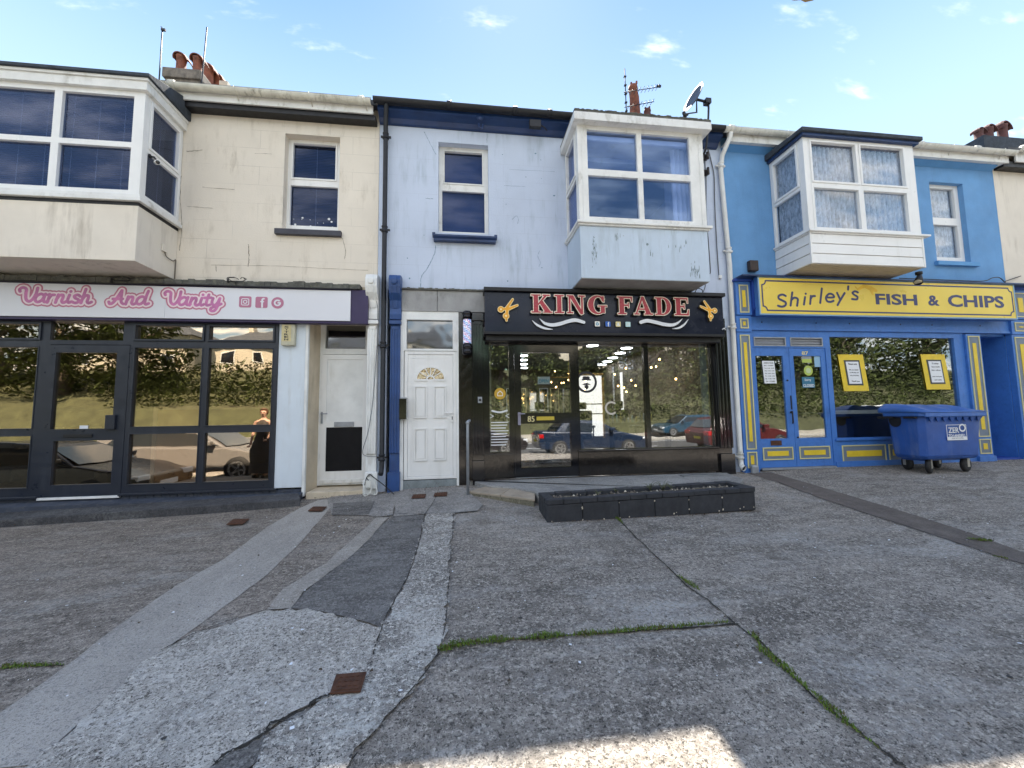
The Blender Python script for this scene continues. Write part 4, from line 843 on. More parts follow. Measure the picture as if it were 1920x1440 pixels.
# white pier, recessed side door
px0, px1 = -2.838, -2.442
mb = MB(); mb.box(px0 + 0.001, px1, -0.045, 0.3, 0.468, 3.62); mb.build('pier', pierw, A, 0.006)
mb = MB(); mb.box(px1 + 0.001, px1 + 0.045, -0.055, 0.3, 0.33, 3.1); mb.build('corner_bead', whitepaint, A, 0.01)
mb = MB(); yr = 0.35; a = px1 + 0.046; b = -2.355
mb.add([(a, 0.0, 0.2), (b, yr, 0.2), (b, yr, 3.6), (a, 0.0, 3.6)], [(0, 1, 2, 3)]); mb.build('recess_side', beige, A)
mb = MB(); mb.box(b, -1.37, -0.1, yr + 0.1, 0.2, 0.399); mb.build('door_step', beige, A, 0.01)
mb = MB(); mb.box(px0, -1.375, -0.04, yr + 0.1, 3.08, 3.62); mb.box(b - 0.2, -1.375, yr + 0.081, yr + 0.12, 0.3, 3.1); mb.build('recess_lintel', beige, A)
x0, x1 = -2.355, -1.569; xw = x1 + 0.06
do = [(x0 + 0.075, x1 - 0.06, 2.665 + 0.01, 3.093)]
f = glazing(A, 'side_door_frame', (x0, x1 + 0.05, 0.425, 3.08), [do[0], (x0 + 0.04, x1 - 0.02, 0.476, 2.583)], yr, yr + 0.08, whitepaint, g_fan, yr + 0.05, sash=())
for o_ in [c for c in bpy.data.objects if c.parent == f][1:]: bpy.data.objects.remove(o_)
dd = MB(); d0, d1, e0, e1 = x0 + 0.042, x1 - 0.022, 0.485, 2.574
dp = [(-2.237, -1.657, 1.458, 2.493), (-2.230, -1.657, 0.647, 1.362)]
wall(dd, d0, d1, e0, e1, dp, yr - 0.012, yr + 0.04); dd = dd.build('side_door', upvc, A, 0.005, label='white side door with a black lower panel')
mb = MB(); mb.box(dp[0][0] - .002, dp[0][1] + .002, yr + 0.004, yr + 0.03, dp[0][2] - .002, dp[0][3] + .002); mb.build('upper_panel', whitepaint, dd)
mb = MB(); mb.box(dp[1][0] - .002, dp[1][1] + .002, yr + 0.004, yr + 0.03, dp[1][2] - .002, dp[1][3] + .002); mb.build('lower_panel', mat('matt_black_panel', (0.007, 0.007, 0.009), 0.55, 0.2, 4, spec=0.2), dd)
mb = MB(); mb.box(-2.104, -1.791, yr - 0.024, yr - 0.013, 1.370, 1.450); mb.build('letter_plate', galv, dd, 0.003)
mb = MB(); hx = -2.300; hz = 1.587; mb.box(hx - 0.015, hx + 0.015, yr - 0.024, yr - 0.013, hz - 0.16, hz + 0.03); mb.tube([(hx, yr - 0.02, hz), (hx, yr - 0.06, hz), (hx + 0.1, yr - 0.065, hz)], 0.009, 8); mb.build('handle', galv, dd)
mb = MB(); mb.box(x0 - 0.03, x0 + 0.001, yr + 0.0, yr + 0.03, 0.5, 0.55); mb.box(x0 - 0.015, x0 - 0.001, yr - 0.012, yr - 0.001, 2.05, 2.13); mb.box(x0 - 0.015, x0 - 0.001, yr - 0.012, yr - 0.001, 1.85, 1.93); mb.build('hinge', galv, dd)
mb = MB(); mb.box(d0, d1 + 0.05, yr - 0.03, yr - 0.013, e0 - 0.03, e0 + 0.03); mb.build('weather_bar', upvcold, dd, 0.004)
# ledge above the sign and the white pilaster with its console
mb = MB(); rnd = random.Random(2); n = 90; top = []; 
for i in range(n):
    xa = -9 + (7.4) * i / n; xb2 = -9 + 7.4 * (i + 1) / n; mb.box(xa, xb2, -0.20 - rnd.uniform(0, 0.02), -0.001, 3.535, 3.60 + rnd.uniform(0, 0.03))
mb.build('sign_ledge', leadm, A)
mb = MB(); pa, pb = -1.503, -1.342; mb.box(pa, pb, -0.06, 0.0, 0.30, 3.0); fluted(mb, pa + 0.005, pb - 0.005, 0.95, 2.92, -0.1, 0.039, 3)
mb.box(pa - 0.02, pb + 0.015, -0.14, 0.0, 0.31, 0.56); mb.box(pa - 0.012, pb + 0.012, -0.13, 0, 3.0, 3.06); mb.build('pilaster', whitepaint, A, 0.006, label='white fluted pilaster')
mb = MB(); corbel(mb, pa - 0.01, pb + 0.01, 3.08, 3.80, 0.0, 0.24); mb.build('console', whitepaint, A, 0.008)

# sign board of the salon
S = thing('shop_sign', 'long pale salon sign with pink script lettering Varnish And Vanity', 'sign', (-4, -0.18, 3.0), 'shop name signs')
mb = MB(); mb.box(-9, -1.48, -0.165, -0.05, 2.985, 3.53); mb.build('backing_board', purple, S, 0.004)
mb = MB(); mb.box(-9, -4.373 - 0.001, -0.19, -0.166, 3.022, 3.505); mb.box(-4.373 + 0.001, -1.739, -0.19, -0.166, 3.022, 3.505); mb.build('sign_panel', signwht, S, 0.002)
GL = {
 'V': ([[(0.05, 1.25), (0.0, 1.5), (0.25, 1.72), (0.55, 1.55), (0.55, 1.0), (0.6, 0.35), (0.85, 0.08), (1.15, 0.35), (1.4, 1.0), (1.5, 1.7)]], 1.25),
 'a': ([[(0.85, 0.85), (0.55, 1.0), (0.2, 0.7), (0.12, 0.25), (0.35, 0.02), (0.7, 0.3), (0.9, 0.85)], [(0.95, 1.0), (0.82, 0.4), (0.9, 0.05), (1.2, 0.15)]], 1.02),
 'r': ([[(0.15, 0.9), (0.3, 0.95), (0.22, 0.5), (0.12, 0.0)], [(0.2, 0.4), (0.42, 0.85), (0.68, 0.92)]], 0.72),
 'n': ([[(0.3, 0.95), (0.2, 0.5), (0.1, 0.0)], [(0.15, 0.35), (0.4, 0.85), (0.68, 0.92), (0.7, 0.6), (0.62, 0.2), (0.75, 0.0), (1.0, 0.15)]], 0.95),
 'i': ([[(0.3, 0.95), (0.17, 0.35), (0.25, 0.02), (0.5, 0.15)], [(0.38, 1.36), (0.39, 1.38)]], 0.50),
 's': ([[(0.72, 0.8), (0.5, 0.98), (0.22, 0.82), (0.3, 0.58), (0.58, 0.4), (0.58, 0.12), (0.3, 0.0), (0.02, 0.15)]], 0.72),
 'h': ([[(0.45, 1.7), (0.3, 1.0), (0.1, 0.0)], [(0.15, 0.35), (0.4, 0.85), (0.68, 0.92), (0.7, 0.6), (0.62, 0.2), (0.75, 0.0), (1.0, 0.15)]], 1.05),
 'A': ([[(-0.05, 0.25), (0.05, 0.0), (0.35, 0.2), (0.75, 1.0), (1.05, 1.7)], [(1.05, 1.7), (1.02, 0.9), (1.05, 0.25), (1.25, 0.02)], [(0.3, 0.62), (1.15, 0.66)]], 1.35),
 'd': ([[(0.85, 0.85), (0.55, 1.0), (0.2, 0.7), (0.12, 0.25), (0.35, 0.02), (0.7, 0.3), (0.9, 0.85)], [(1.12, 1.7), (0.95, 1.0), (0.85, 0.3), (0.95, 0.03), (1.2, 0.15)]], 1.1),
 't': ([[(0.45, 1.4), (0.25, 0.5), (0.28, 0.05), (0.6, 0.12)], [(0.05, 0.98), (0.7, 1.02)]], 0.62),
 'y': ([[(0.25, 0.95), (0.15, 0.4), (0.35, 0.05), (0.65, 0.3), (0.9, 0.95)], [(0.9, 0.95), (0.72, 0.0), (0.45, -0.6), (0.1, -0.65), (0.1, -0.3), (0.6, -0.05), (1.05, 0.25)]], 1.0)}
def script(word, x0, x1, zb, xh, y, parent, name='lettering'):
    adv = [GL[c][1] for c in word]; tot = sum(adv) + 0.15; sx = (x1 - x0) / tot; cur = 0.0; strokes = []
    for c, a in zip(word, adv):
        for st in GL[c][0]: strokes.append([(x0 + (cur + u) * sx, zb + v * xh) for u, v in (smoothline(st, 5) if len(st) > 2 else st)])
        cur += a
    for r_, yy, m_ in ((0.066, y - 0.0015, 0), (0.044, y - 0.003, 1), (0.021, y - 0.0045, 2)):
        mb = MB(); union(mb, [capsule(s_[i], s_[i + 1], r_, n=12) for s_ in strokes for i in range(len(s_) - 1)], yy, yy + 0.0014)
        mb.build(('letter_outline', 'letter_rim', name)[m_], (pinko, pinkl, pinkm)[m_], parent)
script('Varnish', -6.260, -5.310, 3.225, 0.122, -0.1905, S)
script('And', -5.108, -4.583, 3.22, 0.12, -0.1905, S)
script('Vanity', -4.380, -3.589, 3.222, 0.12, -0.1905, S)
def rrect(x0, x1, z0, z1, r, n=5):
    p = []
    for cx_, cz_, a0 in ((x1 - r, z1 - r, 0), (x0 + r, z1 - r, 90), (x0 + r, z0 + r, 180), (x1 - r, z0 + r, 270)):
        p += [(cx_ + r * math.cos(R(a0 + 90 * k / n)), cz_ + r * math.sin(R(a0 + 90 * k / n))) for k in range(n + 1)]
    return p
def icon_camera(parent, cx_, cz_, s, y, bgm, fgm, name='camera_icon'):
    mb = MB(); mb.prism(rrect(cx_ - s, cx_ + s, cz_ - s, cz_ + s, s * 0.28), y, y + 0.004); o = mb.build(name, bgm, parent)
    mb = MB(); q = s * 0.58; k = 8
    P = rrect(cx_ - q, cx_ + q, cz_ - q, cz_ + q, q * 0.35)
    union(mb, [capsule(P[i], P[(i + 1) % len(P)], s * 0.07) for i in range(len(P))], y - 0.001, y); union(mb, [[(cx_ + 0.62 * q + s * .06 * math.cos(a), cz_ + 0.62 * q + s * .06 * math.sin(a)) for a in (0, 1, 2, 3, 4, 5)]], y - 0.0016, y - 0.001)
    mb.ring(cx_, cz_, q * 0.38, q * 0.62, y - 0.0008); mb.build('icon_mark', fgm, o); return o
def icon_f(parent, cx_, cz_, s, y, bgm, fgm, name='letter_f_icon'):
    mb = MB(); mb.prism(rrect(cx_ - s, cx_ + s, cz_ - s, cz_ + s, s * 0.28), y, y + 0.004); o = mb.build(name, bgm, parent)
    mb = MB(); st = smoothline([(cx_ + 0.42 * s, cz_ + 0.66 * s), (cx_ + 0.22 * s, cz_ + 0.64 * s), (cx_ + 0.12 * s, cz_ + 0.4 * s), (cx_ + 0.12 * s, cz_ - 0.9 * s)], 4)
    union(mb, [capsule(st[i], st[i + 1], s * 0.15, n=4) for i in range(len(st) - 1)] + [[(cx_ - 0.2 * s, cz_ + 0.02 * s), (cx_ + 0.42 * s, cz_ + 0.02 * s), (cx_ + 0.42 * s, cz_ + 0.24 * s), (cx_ - 0.2 * s, cz_ + 0.24 * s)]], y - 0.001, y); mb.build('icon_mark', fgm, o); return o
def icon_G(parent, cx_, cz_, s, y, bgm, fgm, name='letter_g_icon', rnd_=True):
    mb = MB()
    if rnd_: mb.disc(cx_, cz_, s * 1.06, y, th=0.004)
    else: mb.prism(rrect(cx_ - s, cx_ + s, cz_ - s, cz_ + s, s * 0.28), y, y + 0.004)
    o = mb.build(name, bgm, parent); mb = MB(); mb.ring(cx_, cz_, s * 0.34, s * 0.62, y - 0.0008, a0=40, a1=350); mb.box(cx_ + 0.02 * s, cx_ + 0.6 * s, y - 0.0014, y - 0.0009, cz_ - 0.12 * s, cz_ + 0.14 * s); mb.build('icon_mark', fgm, o); return o
icon_camera(S, -3.269, 3.292, 0.086, -0.1945, pinki, signwht)
icon_f(S, -3.038, 3.289, 0.086, -0.1945, pinki, signwht)
icon_G(S, -2.809, 3.286, 0.084, -0.1945, pinki, signwht)

# things fixed on or near house 1
t = thing('alarm_box', 'weathered cream alarm box with vertical black lettering on the white pier', 'alarm box', (-2.75, -0.05, 2.6))
a0, a1 = (-2.780, 2.975), (-2.576, 2.642); mb = MB(); mb.box(a0[0], a1[0], -0.115, -0.046, a1[1], a0[1]); mb.build('housing', mat('aged_cream_plastic', (0.52, 0.50, 0.38), 0.5, 0.12, 9, streak=0.4), t, 0.012)
b0, b1 = (-2.764, 2.962), (-2.632, 2.705); mb = MB(); mb.box(b0[0], b1[0], -0.119, -0.1155, b1[1], b0[1]); mb.build('name_plate', mat('yellowed_label', (0.58, 0.50, 0.27), 0.5, 0.1, 9), t)
zz_ = b0[1] - 0.012
for k, chh in enumerate('SYTREN'): 
    zt_ = zz_ - k * (b0[1] - b1[1] - 0.02) / 6
    m_ = thing if False else None
    o_ = text('lettering', chh, b0[0] + 0.035, b1[0] - 0.035, zt_ - 0.033, zt_ - 0.003, -0.1195, inkblk, t, 0.001, bold=0.03)
t = thing('security_camera', 'small white bullet camera fixed to the corner of the white salon bay', 'camera', (-4.3, YB + 0.1, 5.2))
c0 = Vector((bayx + 0.01, YB + 0.12, 5.235)); mb = MB(); mb.lathe([(0.028, 0), (0.03, 0.012), (0.012, 0.02)], (c0.x, c0.y, c0.z), 12, 'x'); mb.tube([c0, c0 + Vector((0.06, 0, -0.01)), c0 + Vector((0.09, -0.01, -0.05))], 0.011, 8); mb.build('bracket', dullblack, t)
e = c0 + Vector((0.07, 0.03, -0.07)); e2 = e + Vector((0.09, -0.10, -0.055)); mb = MB(); mb.tube([e, e2], 0.032, 14); mb.build('camera_body', upvc, t); mb = MB(); mb.tube([e2, e2 + (e2 - e) * 0.06], [0.026, 0.02], 12); mb.build('lens', gloss, t)
def wire(name, label, pts, r, m, cat='cable', group=None, parent=None, n=5):
    mb = MB(); mb.tube(smoothline(pts, 5), r, n)
    o = mb.build(name, m, parent)
    if parent is None: tag(o, label, cat, group)
    return o
t = thing('junction_box', 'small cream junction box with a cable on the side of the cream bay', 'junction box', (bayx + 0.02, -0.3, 4.05))
mb = MB(); mb.box(bayx + 0.001, bayx + 0.025, -0.32, -0.22, 4.0, 4.11); mb.build('box', creamcl, t, 0.004); wire('cable', None, [(bayx + 0.02, -0.27, 4.0), (bayx + 0.025, -0.24, 3.94), (bayx + 0.02, -0.1, 3.93), (bayx + 0.015, -0.04, 3.97), (bayx + 0.012, -0.035, 3.86), (bayx + 0.012, -0.035, 3.67)], 0.007, mat('grimy_cable', (0.14, 0.12, 0.1), 0.6, 0.2), parent=t)
for lab, cx_, cz_ in (('black cable loop lying on the ledge under the cream bay', -5.046, 3.586), ('black cable loop lying on the ledge beside the word Vanity', -3.476, 3.625)):
    rnd = random.Random(int(cx_ * 100)); mb = MB()
    for k in range(2):
        pts = [(cx_ + 0.1 * math.cos(q * 1.3 + k) * (1.2 - 0.1 * q) + 0.03 * q, -0.22 + rnd.uniform(-0.03, 0.02), cz_ + 0.035 * math.sin(q * 1.3 + k) + rnd.uniform(-0.01, 0.01)) for q in range(7)]
        mb.tube(smoothline(pts, 5), 0.005, 5)
    mb.tube([(cx_ - 0.03, -0.23, cz_ + 0.01), (cx_ - 0.03, -0.23, cz_ - 0.05)], 0.013, 6)
    tag(mb.build('cable_loop', cable), lab, 'cable', 'cable loops on the sign ledge')
wire('cable', 'long black cable running along the top of the salon sign', [(-9, -0.215, 3.52), (-6.2, -0.215, 3.52), (-5.2, -0.215, 3.515), (-4.1, -0.215, 3.53), (-3.0, -0.218, 3.522), (-1.75, -0.21, 3.525)], 0.012, cable)
# roof aerials over the cream house
def aerial(label, x, y, z0, z1, kind, group='roof aerials', name='tv_aerial', lean=0.0):
    t = thing(name, label, 'aerial', (x, y, z0), group); mb = MB(); mb.tube([(x, y, z0), (x + lean * 0.5, y, (z0 + z1) / 2), (x + lean, y, z1)], 0.014, 6); mb.build('mast', blackiron, t)
    if kind == 'cross':
        zc_ = z0 + (z1 - z0) * 0.42; mb = MB(); mb.tube(smoothline([(x - 0.26, y, zc_ - 0.05), (x - 0.1, y, zc_ + 0.02), (x, y, zc_ + 0.05), (x + 0.12, y, zc_ + 0.02), (x + 0.30, y, zc_ - 0.06)], 4), 0.012, 6); mb.tube([(x, y, zc_ - 0.1), (x + 0.16, y, zc_ - 0.22), (x + 0.12, y, zc_ - 0.4)], 0.02, 6); mb.box(x - 0.04, x + 0.04, y - 0.03, y + 0.03, zc_ + 0.0, zc_ + 0.07)
        mb.build('arms', blackiron, t); mb = MB(); mb.box(x - 0.02, x + 0.07, y - 0.02, y + 0.02, z1 - 0.07, z1 - 0.02); mb.tube([(x - 0.03, y, z1 + 0.03), (x + 0.05, y, z1 - 0.06)], 0.012, 5); mb.build('tip', blackiron, t)
    if kind == 'yagi':
        mb = MB()
        for (za, le, dz, nn_) in ((z0 + (z1 - z0) * 0.60, 0.98, 0.26, 9), (z0 + (z1 - z0) * 0.36, 0.80, 0.24, 7)):
            mb.tube([(x - 0.06, y - 0.02, za), (x + le, y - 0.02, za + dz)], 0.011, 5)
            for k in range(nn_):
                u = (k + 0.6) / nn_; q = (x + le * u, za + dz * u); mb.tube([(q[0] - 0.012, y - 0.14, q[1] - 0.01), (q[0] + 0.0, y + 0.12, q[1] + 0.025)], 0.007, 4)
        mb.box(x + 0.90, x + 1.02, y - 0.05, y + 0.0, z0 + (z1 - z0) * 0.6 + 0.25, z0 + (z1 - z0) * 0.6 + 0.30)
        for k in range(5): mb.box(x - 0.03, x + 0.03, y - 0.03, y + 0.03, z0 + (z1 - z0) * (0.3 + 0.14 * k), z0 + (z1 - z0) * (0.315 + 0.14 * k))
        mb.build('antenna_boom', blackiron, t)
    return t
aerial('dark aerial with drooping arms left of the red chimney pots', -6.913, 2.9, 8.0, 10.648, 'cross')
aerial('plain thin pole aerial in front of the red chimney pots', -5.936, 2.7, 7.9, 10.583, 'pole', lean=0.10)

# ================================================================== HOUSE 2, pale blue with the barber shop
B = thing('terraced_house', 'pale blue rendered terraced house with a white bay above the black barber shop', 'house', (1.8, 0, 0.4), 'terraced houses in the row')
XL, XR = -1.37, 4.86
hw = H((-0.395, 6.220), (0.461, 4.606)); bL, bR, bY = 1.83, 3.975, -0.75
mb = MB(); wall(mb, XL, XR, 3.60, 6.72, [hw, (bL + 0.12, bR - 0.12, 4.62, 6.05)], 0.0, 0.3); mb.box(XL, -1.21, -0.004, 0.3, 0.30, 3.6); mb.box(4.66, XR, -0.004, 0.3, 0.40, 3.6); mb.build('upper_wall', pale, B)
shell(B, XL, XR, 6.7, pale); roofslope(B, XL, XR, 6.70, 8.6)
win = glazing(B, 'window', hw, [H((-0.301, 6.147), (0.365, 5.562)), H((-0.338, 5.422), (0.395, 4.689))], 0.12, 0.19, upvcold, g_up, 0.16, sash=(0,), sw=0.026)
mb = MB(); wi = (-0.467, 4.527), (0.571, 4.433); mb.prism([(-0.09, wi[1][1] + 0.0), (0.15, wi[1][1]), (0.15, wi[0][1] + 0.02), (-0.12, wi[0][1]), (-0.12, wi[0][1] - 0.03), (-0.09, wi[0][1] - 0.06)], wi[0][0], wi[1][0], 'x')
mb.box(wi[0][0] - 0.02, wi[0][0] + 0.03, -0.125, -0.02, wi[0][1] - 0.03, wi[0][1] + 0.025); mb.box(wi[1][0] - 0.03, wi[1][0] + 0.02, -0.125, -0.02, wi[0][1] - 0.03, wi[0][1] + 0.025); mb.build('sill', navy, win, 0.004)
mb = MB(); mb.box(hw[0] + .02, hw[1] - .02, 0.235, 0.24, 4.62, 6.12); mb.box(hw[0] + .02, hw[1] - .02, 0.22, 0.25, 6.121, 6.15); mb.build('roller_blind', mat('slate_blue_blind', (0.105, 0.145, 0.28), 0.7, 0.12, 1.2), win)
room(B, -0.8, 0.9, 0.31, 3, 4.3, 6.5, room_d, room_f); room(B, 1.2, 4.7, 0.31, 3.4, 4.35, 6.45, mat('bedroom_blue_wall', (0.42, 0.55, 0.85), 0.8, 0.1), room_f, mat('white_ceiling', (0.5, 0.53, 0.6), 0.8, 0.05))
# deep navy cornice with black gutter
mb = MB(); mb.prism([(-0.002, 6.45), (-0.05, 6.46), (-0.09, 6.52), (-0.15, 6.55), (-0.20, 6.57), (-0.20, 6.68), (-0.002, 6.68)], XL + 0.002, XR - 0.10, 'x'); mb.prism([(-0.20 - 0.001, 6.565), (-0.22, 6.575), (-0.22, 6.59), (-0.201, 6.60)], XL + 0.002, XR - 0.1, 'x'); mb.build('cornice', navy, B)
gutter(B, XL - 0.05, XR - 0.12, 6.685, blackiron, -0.225, 0.058, joints=(-0.2, 0.9, 1.5))
mb = MB(); mb.box(XL, XR, -0.30, 0.1, 6.701, 6.713); mb.build('slate_edge', slate, B)
mb = MB(); q = (0.313, 6.559); mb.lathe([(0.055, 0), (0.055, 0.02), (0.04, 0.022), (0.04, 0.012), (0, 0.012)], (q[0], -0.222, q[1]), 20, 'y'); mb.tube(smoothline([(q[0] - 0.02, -0.17, q[1] - 0.08), (q[0] - 0.015, -0.2, q[1] - 0.17), (q[0] + 0.03, -0.2, q[1] - 0.19), (q[0] + 0.05, -0.18, q[1] - 0.1)], 4), 0.013, 7); mb.build('bracket_eye', navy, B)
t = thing('floodlight', 'dark floodlight box on the navy cornice left of the white bay', 'light', (1.3, -0.2, 6.6)); q = (1.247, 6.464); mb = MB(); mb.box(q[0] - 0.10, q[0] + 0.10, -0.31, -0.235, q[1] - 0.07, q[1] + 0.065); mb.build('lamp_body', dullblack, t, 0.01)
mb = MB(); mb.tube([(q[0] + 0.1, -0.26, q[1]), (q[0] + 0.17, -0.24, q[1] - 0.02), (q[0] + 0.22, -0.21, q[1] - 0.05)], 0.012, 6); mb.tube([(q[0], -0.24, q[1] - 0.02), (q[0], -0.19, q[1] - 0.02)], 0.02, 6); mb.build('bracket', dullblack, t)
# oriel
bay = MB(); bay.box(bL, bR, bY, -0.002, 3.62, 4.462); bay = bay.build('bay_window', palegrime, B, 0.006)
mb = MB(); mb.box(bL - 0.03, bR + 0.03, bY - 0.03, -0.003, 4.463, 4.49); mb.box(bL - 0.05, bR + 0.06, bY - 0.06, -0.003, 4.491, 4.535); mb.build('bay_sill', upvcold, bay, 0.006)
mb = MB(); mb.box(bL + 0.015, bR - 0.015, bY + 0.015, -0.005, 3.612, 3.6195); mb.build('bay_underside', mat('grey_soffit_board', (0.30, 0.30, 0.29), 0.8, 0.2, 3, streak=0.3), bay)
hs_ = [(1.990, 2.823, 4.616 + 0.0, 5.300), (2.905, 3.733, 4.616, 5.300),
       (1.990, 2.823, 5.408, 6.065), (2.905, 3.733, 5.408, 6.065)]
zf = 6.13
glazing(bay, 'bay_frame', (bL, bR, 4.536, zf), hs_, bY, bY + 0.07, upvcold, g_bay, bY + 0.04)
mb = MB(); 
for xx in (bL + 0.07, bR - 0.075): mb = MB(); mb.box(xx - 0.006, xx, bY - 0.008, bY - 0.001, 4.54, zf - 0.002); mb.build('corner_trim', upvcold, bay)
side_glazing(bay, bL, bY + 0.071, -0.005, 4.536, zf, 5.33, upvcold, g_up, -1, corner=0.06)
side_glazing(bay, bR, bY + 0.071, -0.005, 4.536, zf, 5.33, upvcold, g_up, 1, corner=0.06)
mb = MB(); mb.box(bL - 0.06, bR + 0.07, bY - 0.11, -0.003, zf + 0.001, zf + 0.025); mb.box(bL - 0.06, bR + 0.07, bY - 0.13, bY - 0.105, zf - 0.0, 6.26); mb.box(bL - 0.08, bL - 0.061, bY - 0.13, -0.003, zf - 0.0, 6.26); mb.box(bR + 0.071, bR + 0.09, bY - 0.13, -0.003, zf, 6.26); mb.build('bay_fascia', upvcold, bay, 0.004)
mb = MB(); rnd = random.Random(14)
for cx_, cz_, n_, w_, h_ in ((2.05, 4.0, 26, .05, .35), (3.72, 3.75, 30, .09, .18), (2.45, 4.3, 8, .1, .05), (3.0, 4.05, 6, .03, .04), (3.45, 4.2, 8, .2, .1)):
    for _ in range(n_):
        x_, z_ = cx_ + rnd.gauss(0, w_ * .5), cz_ + rnd.gauss(0, h_ * .45); a, b = rnd.uniform(.002, .007), rnd.uniform(.008, .045)
        if 3.66 < z_ - b and z_ + b < 4.44: mb.prism([(x_ - a, z_ - b * .6), (x_ + a * .5, z_ - b), (x_ + a, z_ + b * .3), (x_, z_ + b)], bY - 0.0035, bY - 0.001)
mb.disc(2.93, 4.20, .02, bY - .004, 10, .003); mb.build('flaked_paint', mat('grey_flake', (0.2, 0.25, 0.27), .9, .3, 20), bay)
mb = MB(); mb.box(bL - 0.079, bR + 0.089, bY - 0.128, -0.003, 6.262, 6.29); rnd = random.Random(3)
for k in range(60): x_ = bL - 0.07 + k * (bR - bL + 0.15) / 60; mb.box(x_, x_ + 0.04, bY - 0.13 - rnd.uniform(0, .006), bY - 0.05, 6.291, 6.291 + rnd.uniform(0.004, 0.022))
mb.build('bay_roof', leadm, bay)
lacecurtain(bay, -0.66, -0.1, 4.58, 6.08, bL + 0.1, 4, mat('white_curtain', (0.7, 0.72, 0.75), 0.9, 0.05), axis='y', per=0.11, name='side_curtain')
lacecurtain(bay, 3.55, 3.86, 4.57, 6.05, -0.45, 5, MATS['white_curtain'], per=0.09, name='tied_curtain', amp=0.03)
mb = MB(); mb.box(bL + 0.1, bR - 0.1, bY + 0.1, bY + 0.16, 5.97, 6.06); mb.build('roller_blind', MATS['white_curtain'], bay, 0.02)
mb = MB(); mb.box(2.9, 3.0, 2.8, 2.86, 4.4, 5.5); mb.box(2.0, 2.9, 3.3, 3.39, 4.36, 5.45); mb.box(3.15, 4.3, 3.3, 3.39, 4.36, 6.3); mb.build('wardrobe', mat('grey_blue_furniture', (0.12, 0.14, 0.24), 0.6, 0.1), bay)
mb = MB()
for pts, w_ in (([(-0.638, 6.385), (-0.566, 6.245), (-0.485, 6.078), (-0.430, 5.985)], .004), ([(-0.437, 4.380), (-0.464, 4.213), (-0.585, 3.961), (-0.672, 3.822), (-0.680, 3.595)], .0045), ([(0.441, 6.442), (0.440, 6.264)], .005), ([(0.861, 4.891), (0.936, 4.963), (0.973, 4.897), (0.953, 4.819)], .003), ([(1.338, 4.358), (1.298, 4.261), (1.343, 4.148), (1.313, 4.071)], .003), ([(-0.607, 5.193), (-0.483, 5.191)], .004), ([(0.729, 5.502), (1.105, 5.505)], .0025), ([(0.827, 5.801), (1.637, 5.815)], .002)):
    q = wallline('x', '', pts, w_, None); b = len(mb.v); mb.v += q.v; mb.f += [tuple(i + b for i in f) for f in q.f]; mb.m += q.m; mb.sm += q.sm
rnd = random.Random(4)
for px_, pz_, r_ in ((1.298, 6.130, .018), (1.391, 6.017, .010), (1.118, 5.683, .010), (1.394, 5.671, .008), (1.617, 5.369, .020), (0.762, 5.165, .008), (0.771, 3.800, .012), (-0.899, 4.142, .010), (-0.862, 3.798, .014), (1.369, 4.054, .012), (-0.631, 4.548, .008), (0.709, 6.067, .010)): mb.disc(px_, pz_, r_, -0.003, 7, .002, r_ * rnd.uniform(.5, 1.1))
mb.build('wall_cracks', mat('blue_render_chip', (0.13, 0.24, 0.34), .9, .3, 20), B)
# chimney pots behind the bay
ch = MB(); ch.box(4.3, 5.5, 3.2, 4.0, 7.6, 9.40); ch = ch.build('chimney', brick, B)
pot(ch, 4.850, 3.4, 9.40, 0.135, 10.802 - 9.44, terra, 'tall', lean=-0.03); pot(ch, 5.221, 3.4, 9.402, 0.10, 10.092 - 9.40, terrad, 'plain')
aerial('tv aerial with two slanting combs of rods beside the tall terracotta chimney pot', 4.458, 3.1, 9.484 - 0.3, 10.983, 'yagi')
# stone fascia over the white door, door and frame
q0, q1 = -1.006, 0.366
mb = MB(); mb.box(q0, -0.407 - 0.003, -0.055, 0.0, 3.235, 3.585); mb.box(-0.407 + 0.003, q1 + 0.3, -0.055, 0.0, 3.235, 3.585); mb.build('stone_fascia', stoneg, B, 0.006)
mb = MB(); rnd = random.Random(4)
for k in range(34): x_ = q0 - 0.02 + k * 0.045; mb.box(x_, x_ + 0.044, -0.075 - rnd.uniform(0, .012), -0.001, 3.586, 3.61 + rnd.uniform(0, 0.014))
mb.build('stone_ledge', leadm, B)
fx0, fx1 = -1.011, -0.063
mb = MB(); wall(mb, fx0, fx1, 0.36, 3.234, [H((-0.900, 3.098), (-0.158, 2.617)), (-0.939 + 0.0, -0.100, 0.36, 2.585)], -0.04, 0.05); mb.build('door_surround', whitepaint, B, 0.006)
pane(-0.907, -0.148, 2.606, 3.113, 0.02, g_fan, B, 'fanlight')
d0, d1, e0, e1 = -0.930, -0.100, 0.524, 2.58
mb = MB(); frame(mb, d0, d1, e0, e1, -0.03, 0.055, 0.07, 0.05); mb.build('door_frame', upvc, B, 0.006)
L0, L1, M0, M1 = d0 + 0.057, d1 - 0.057, e0 + 0.052, e1 - 0.057
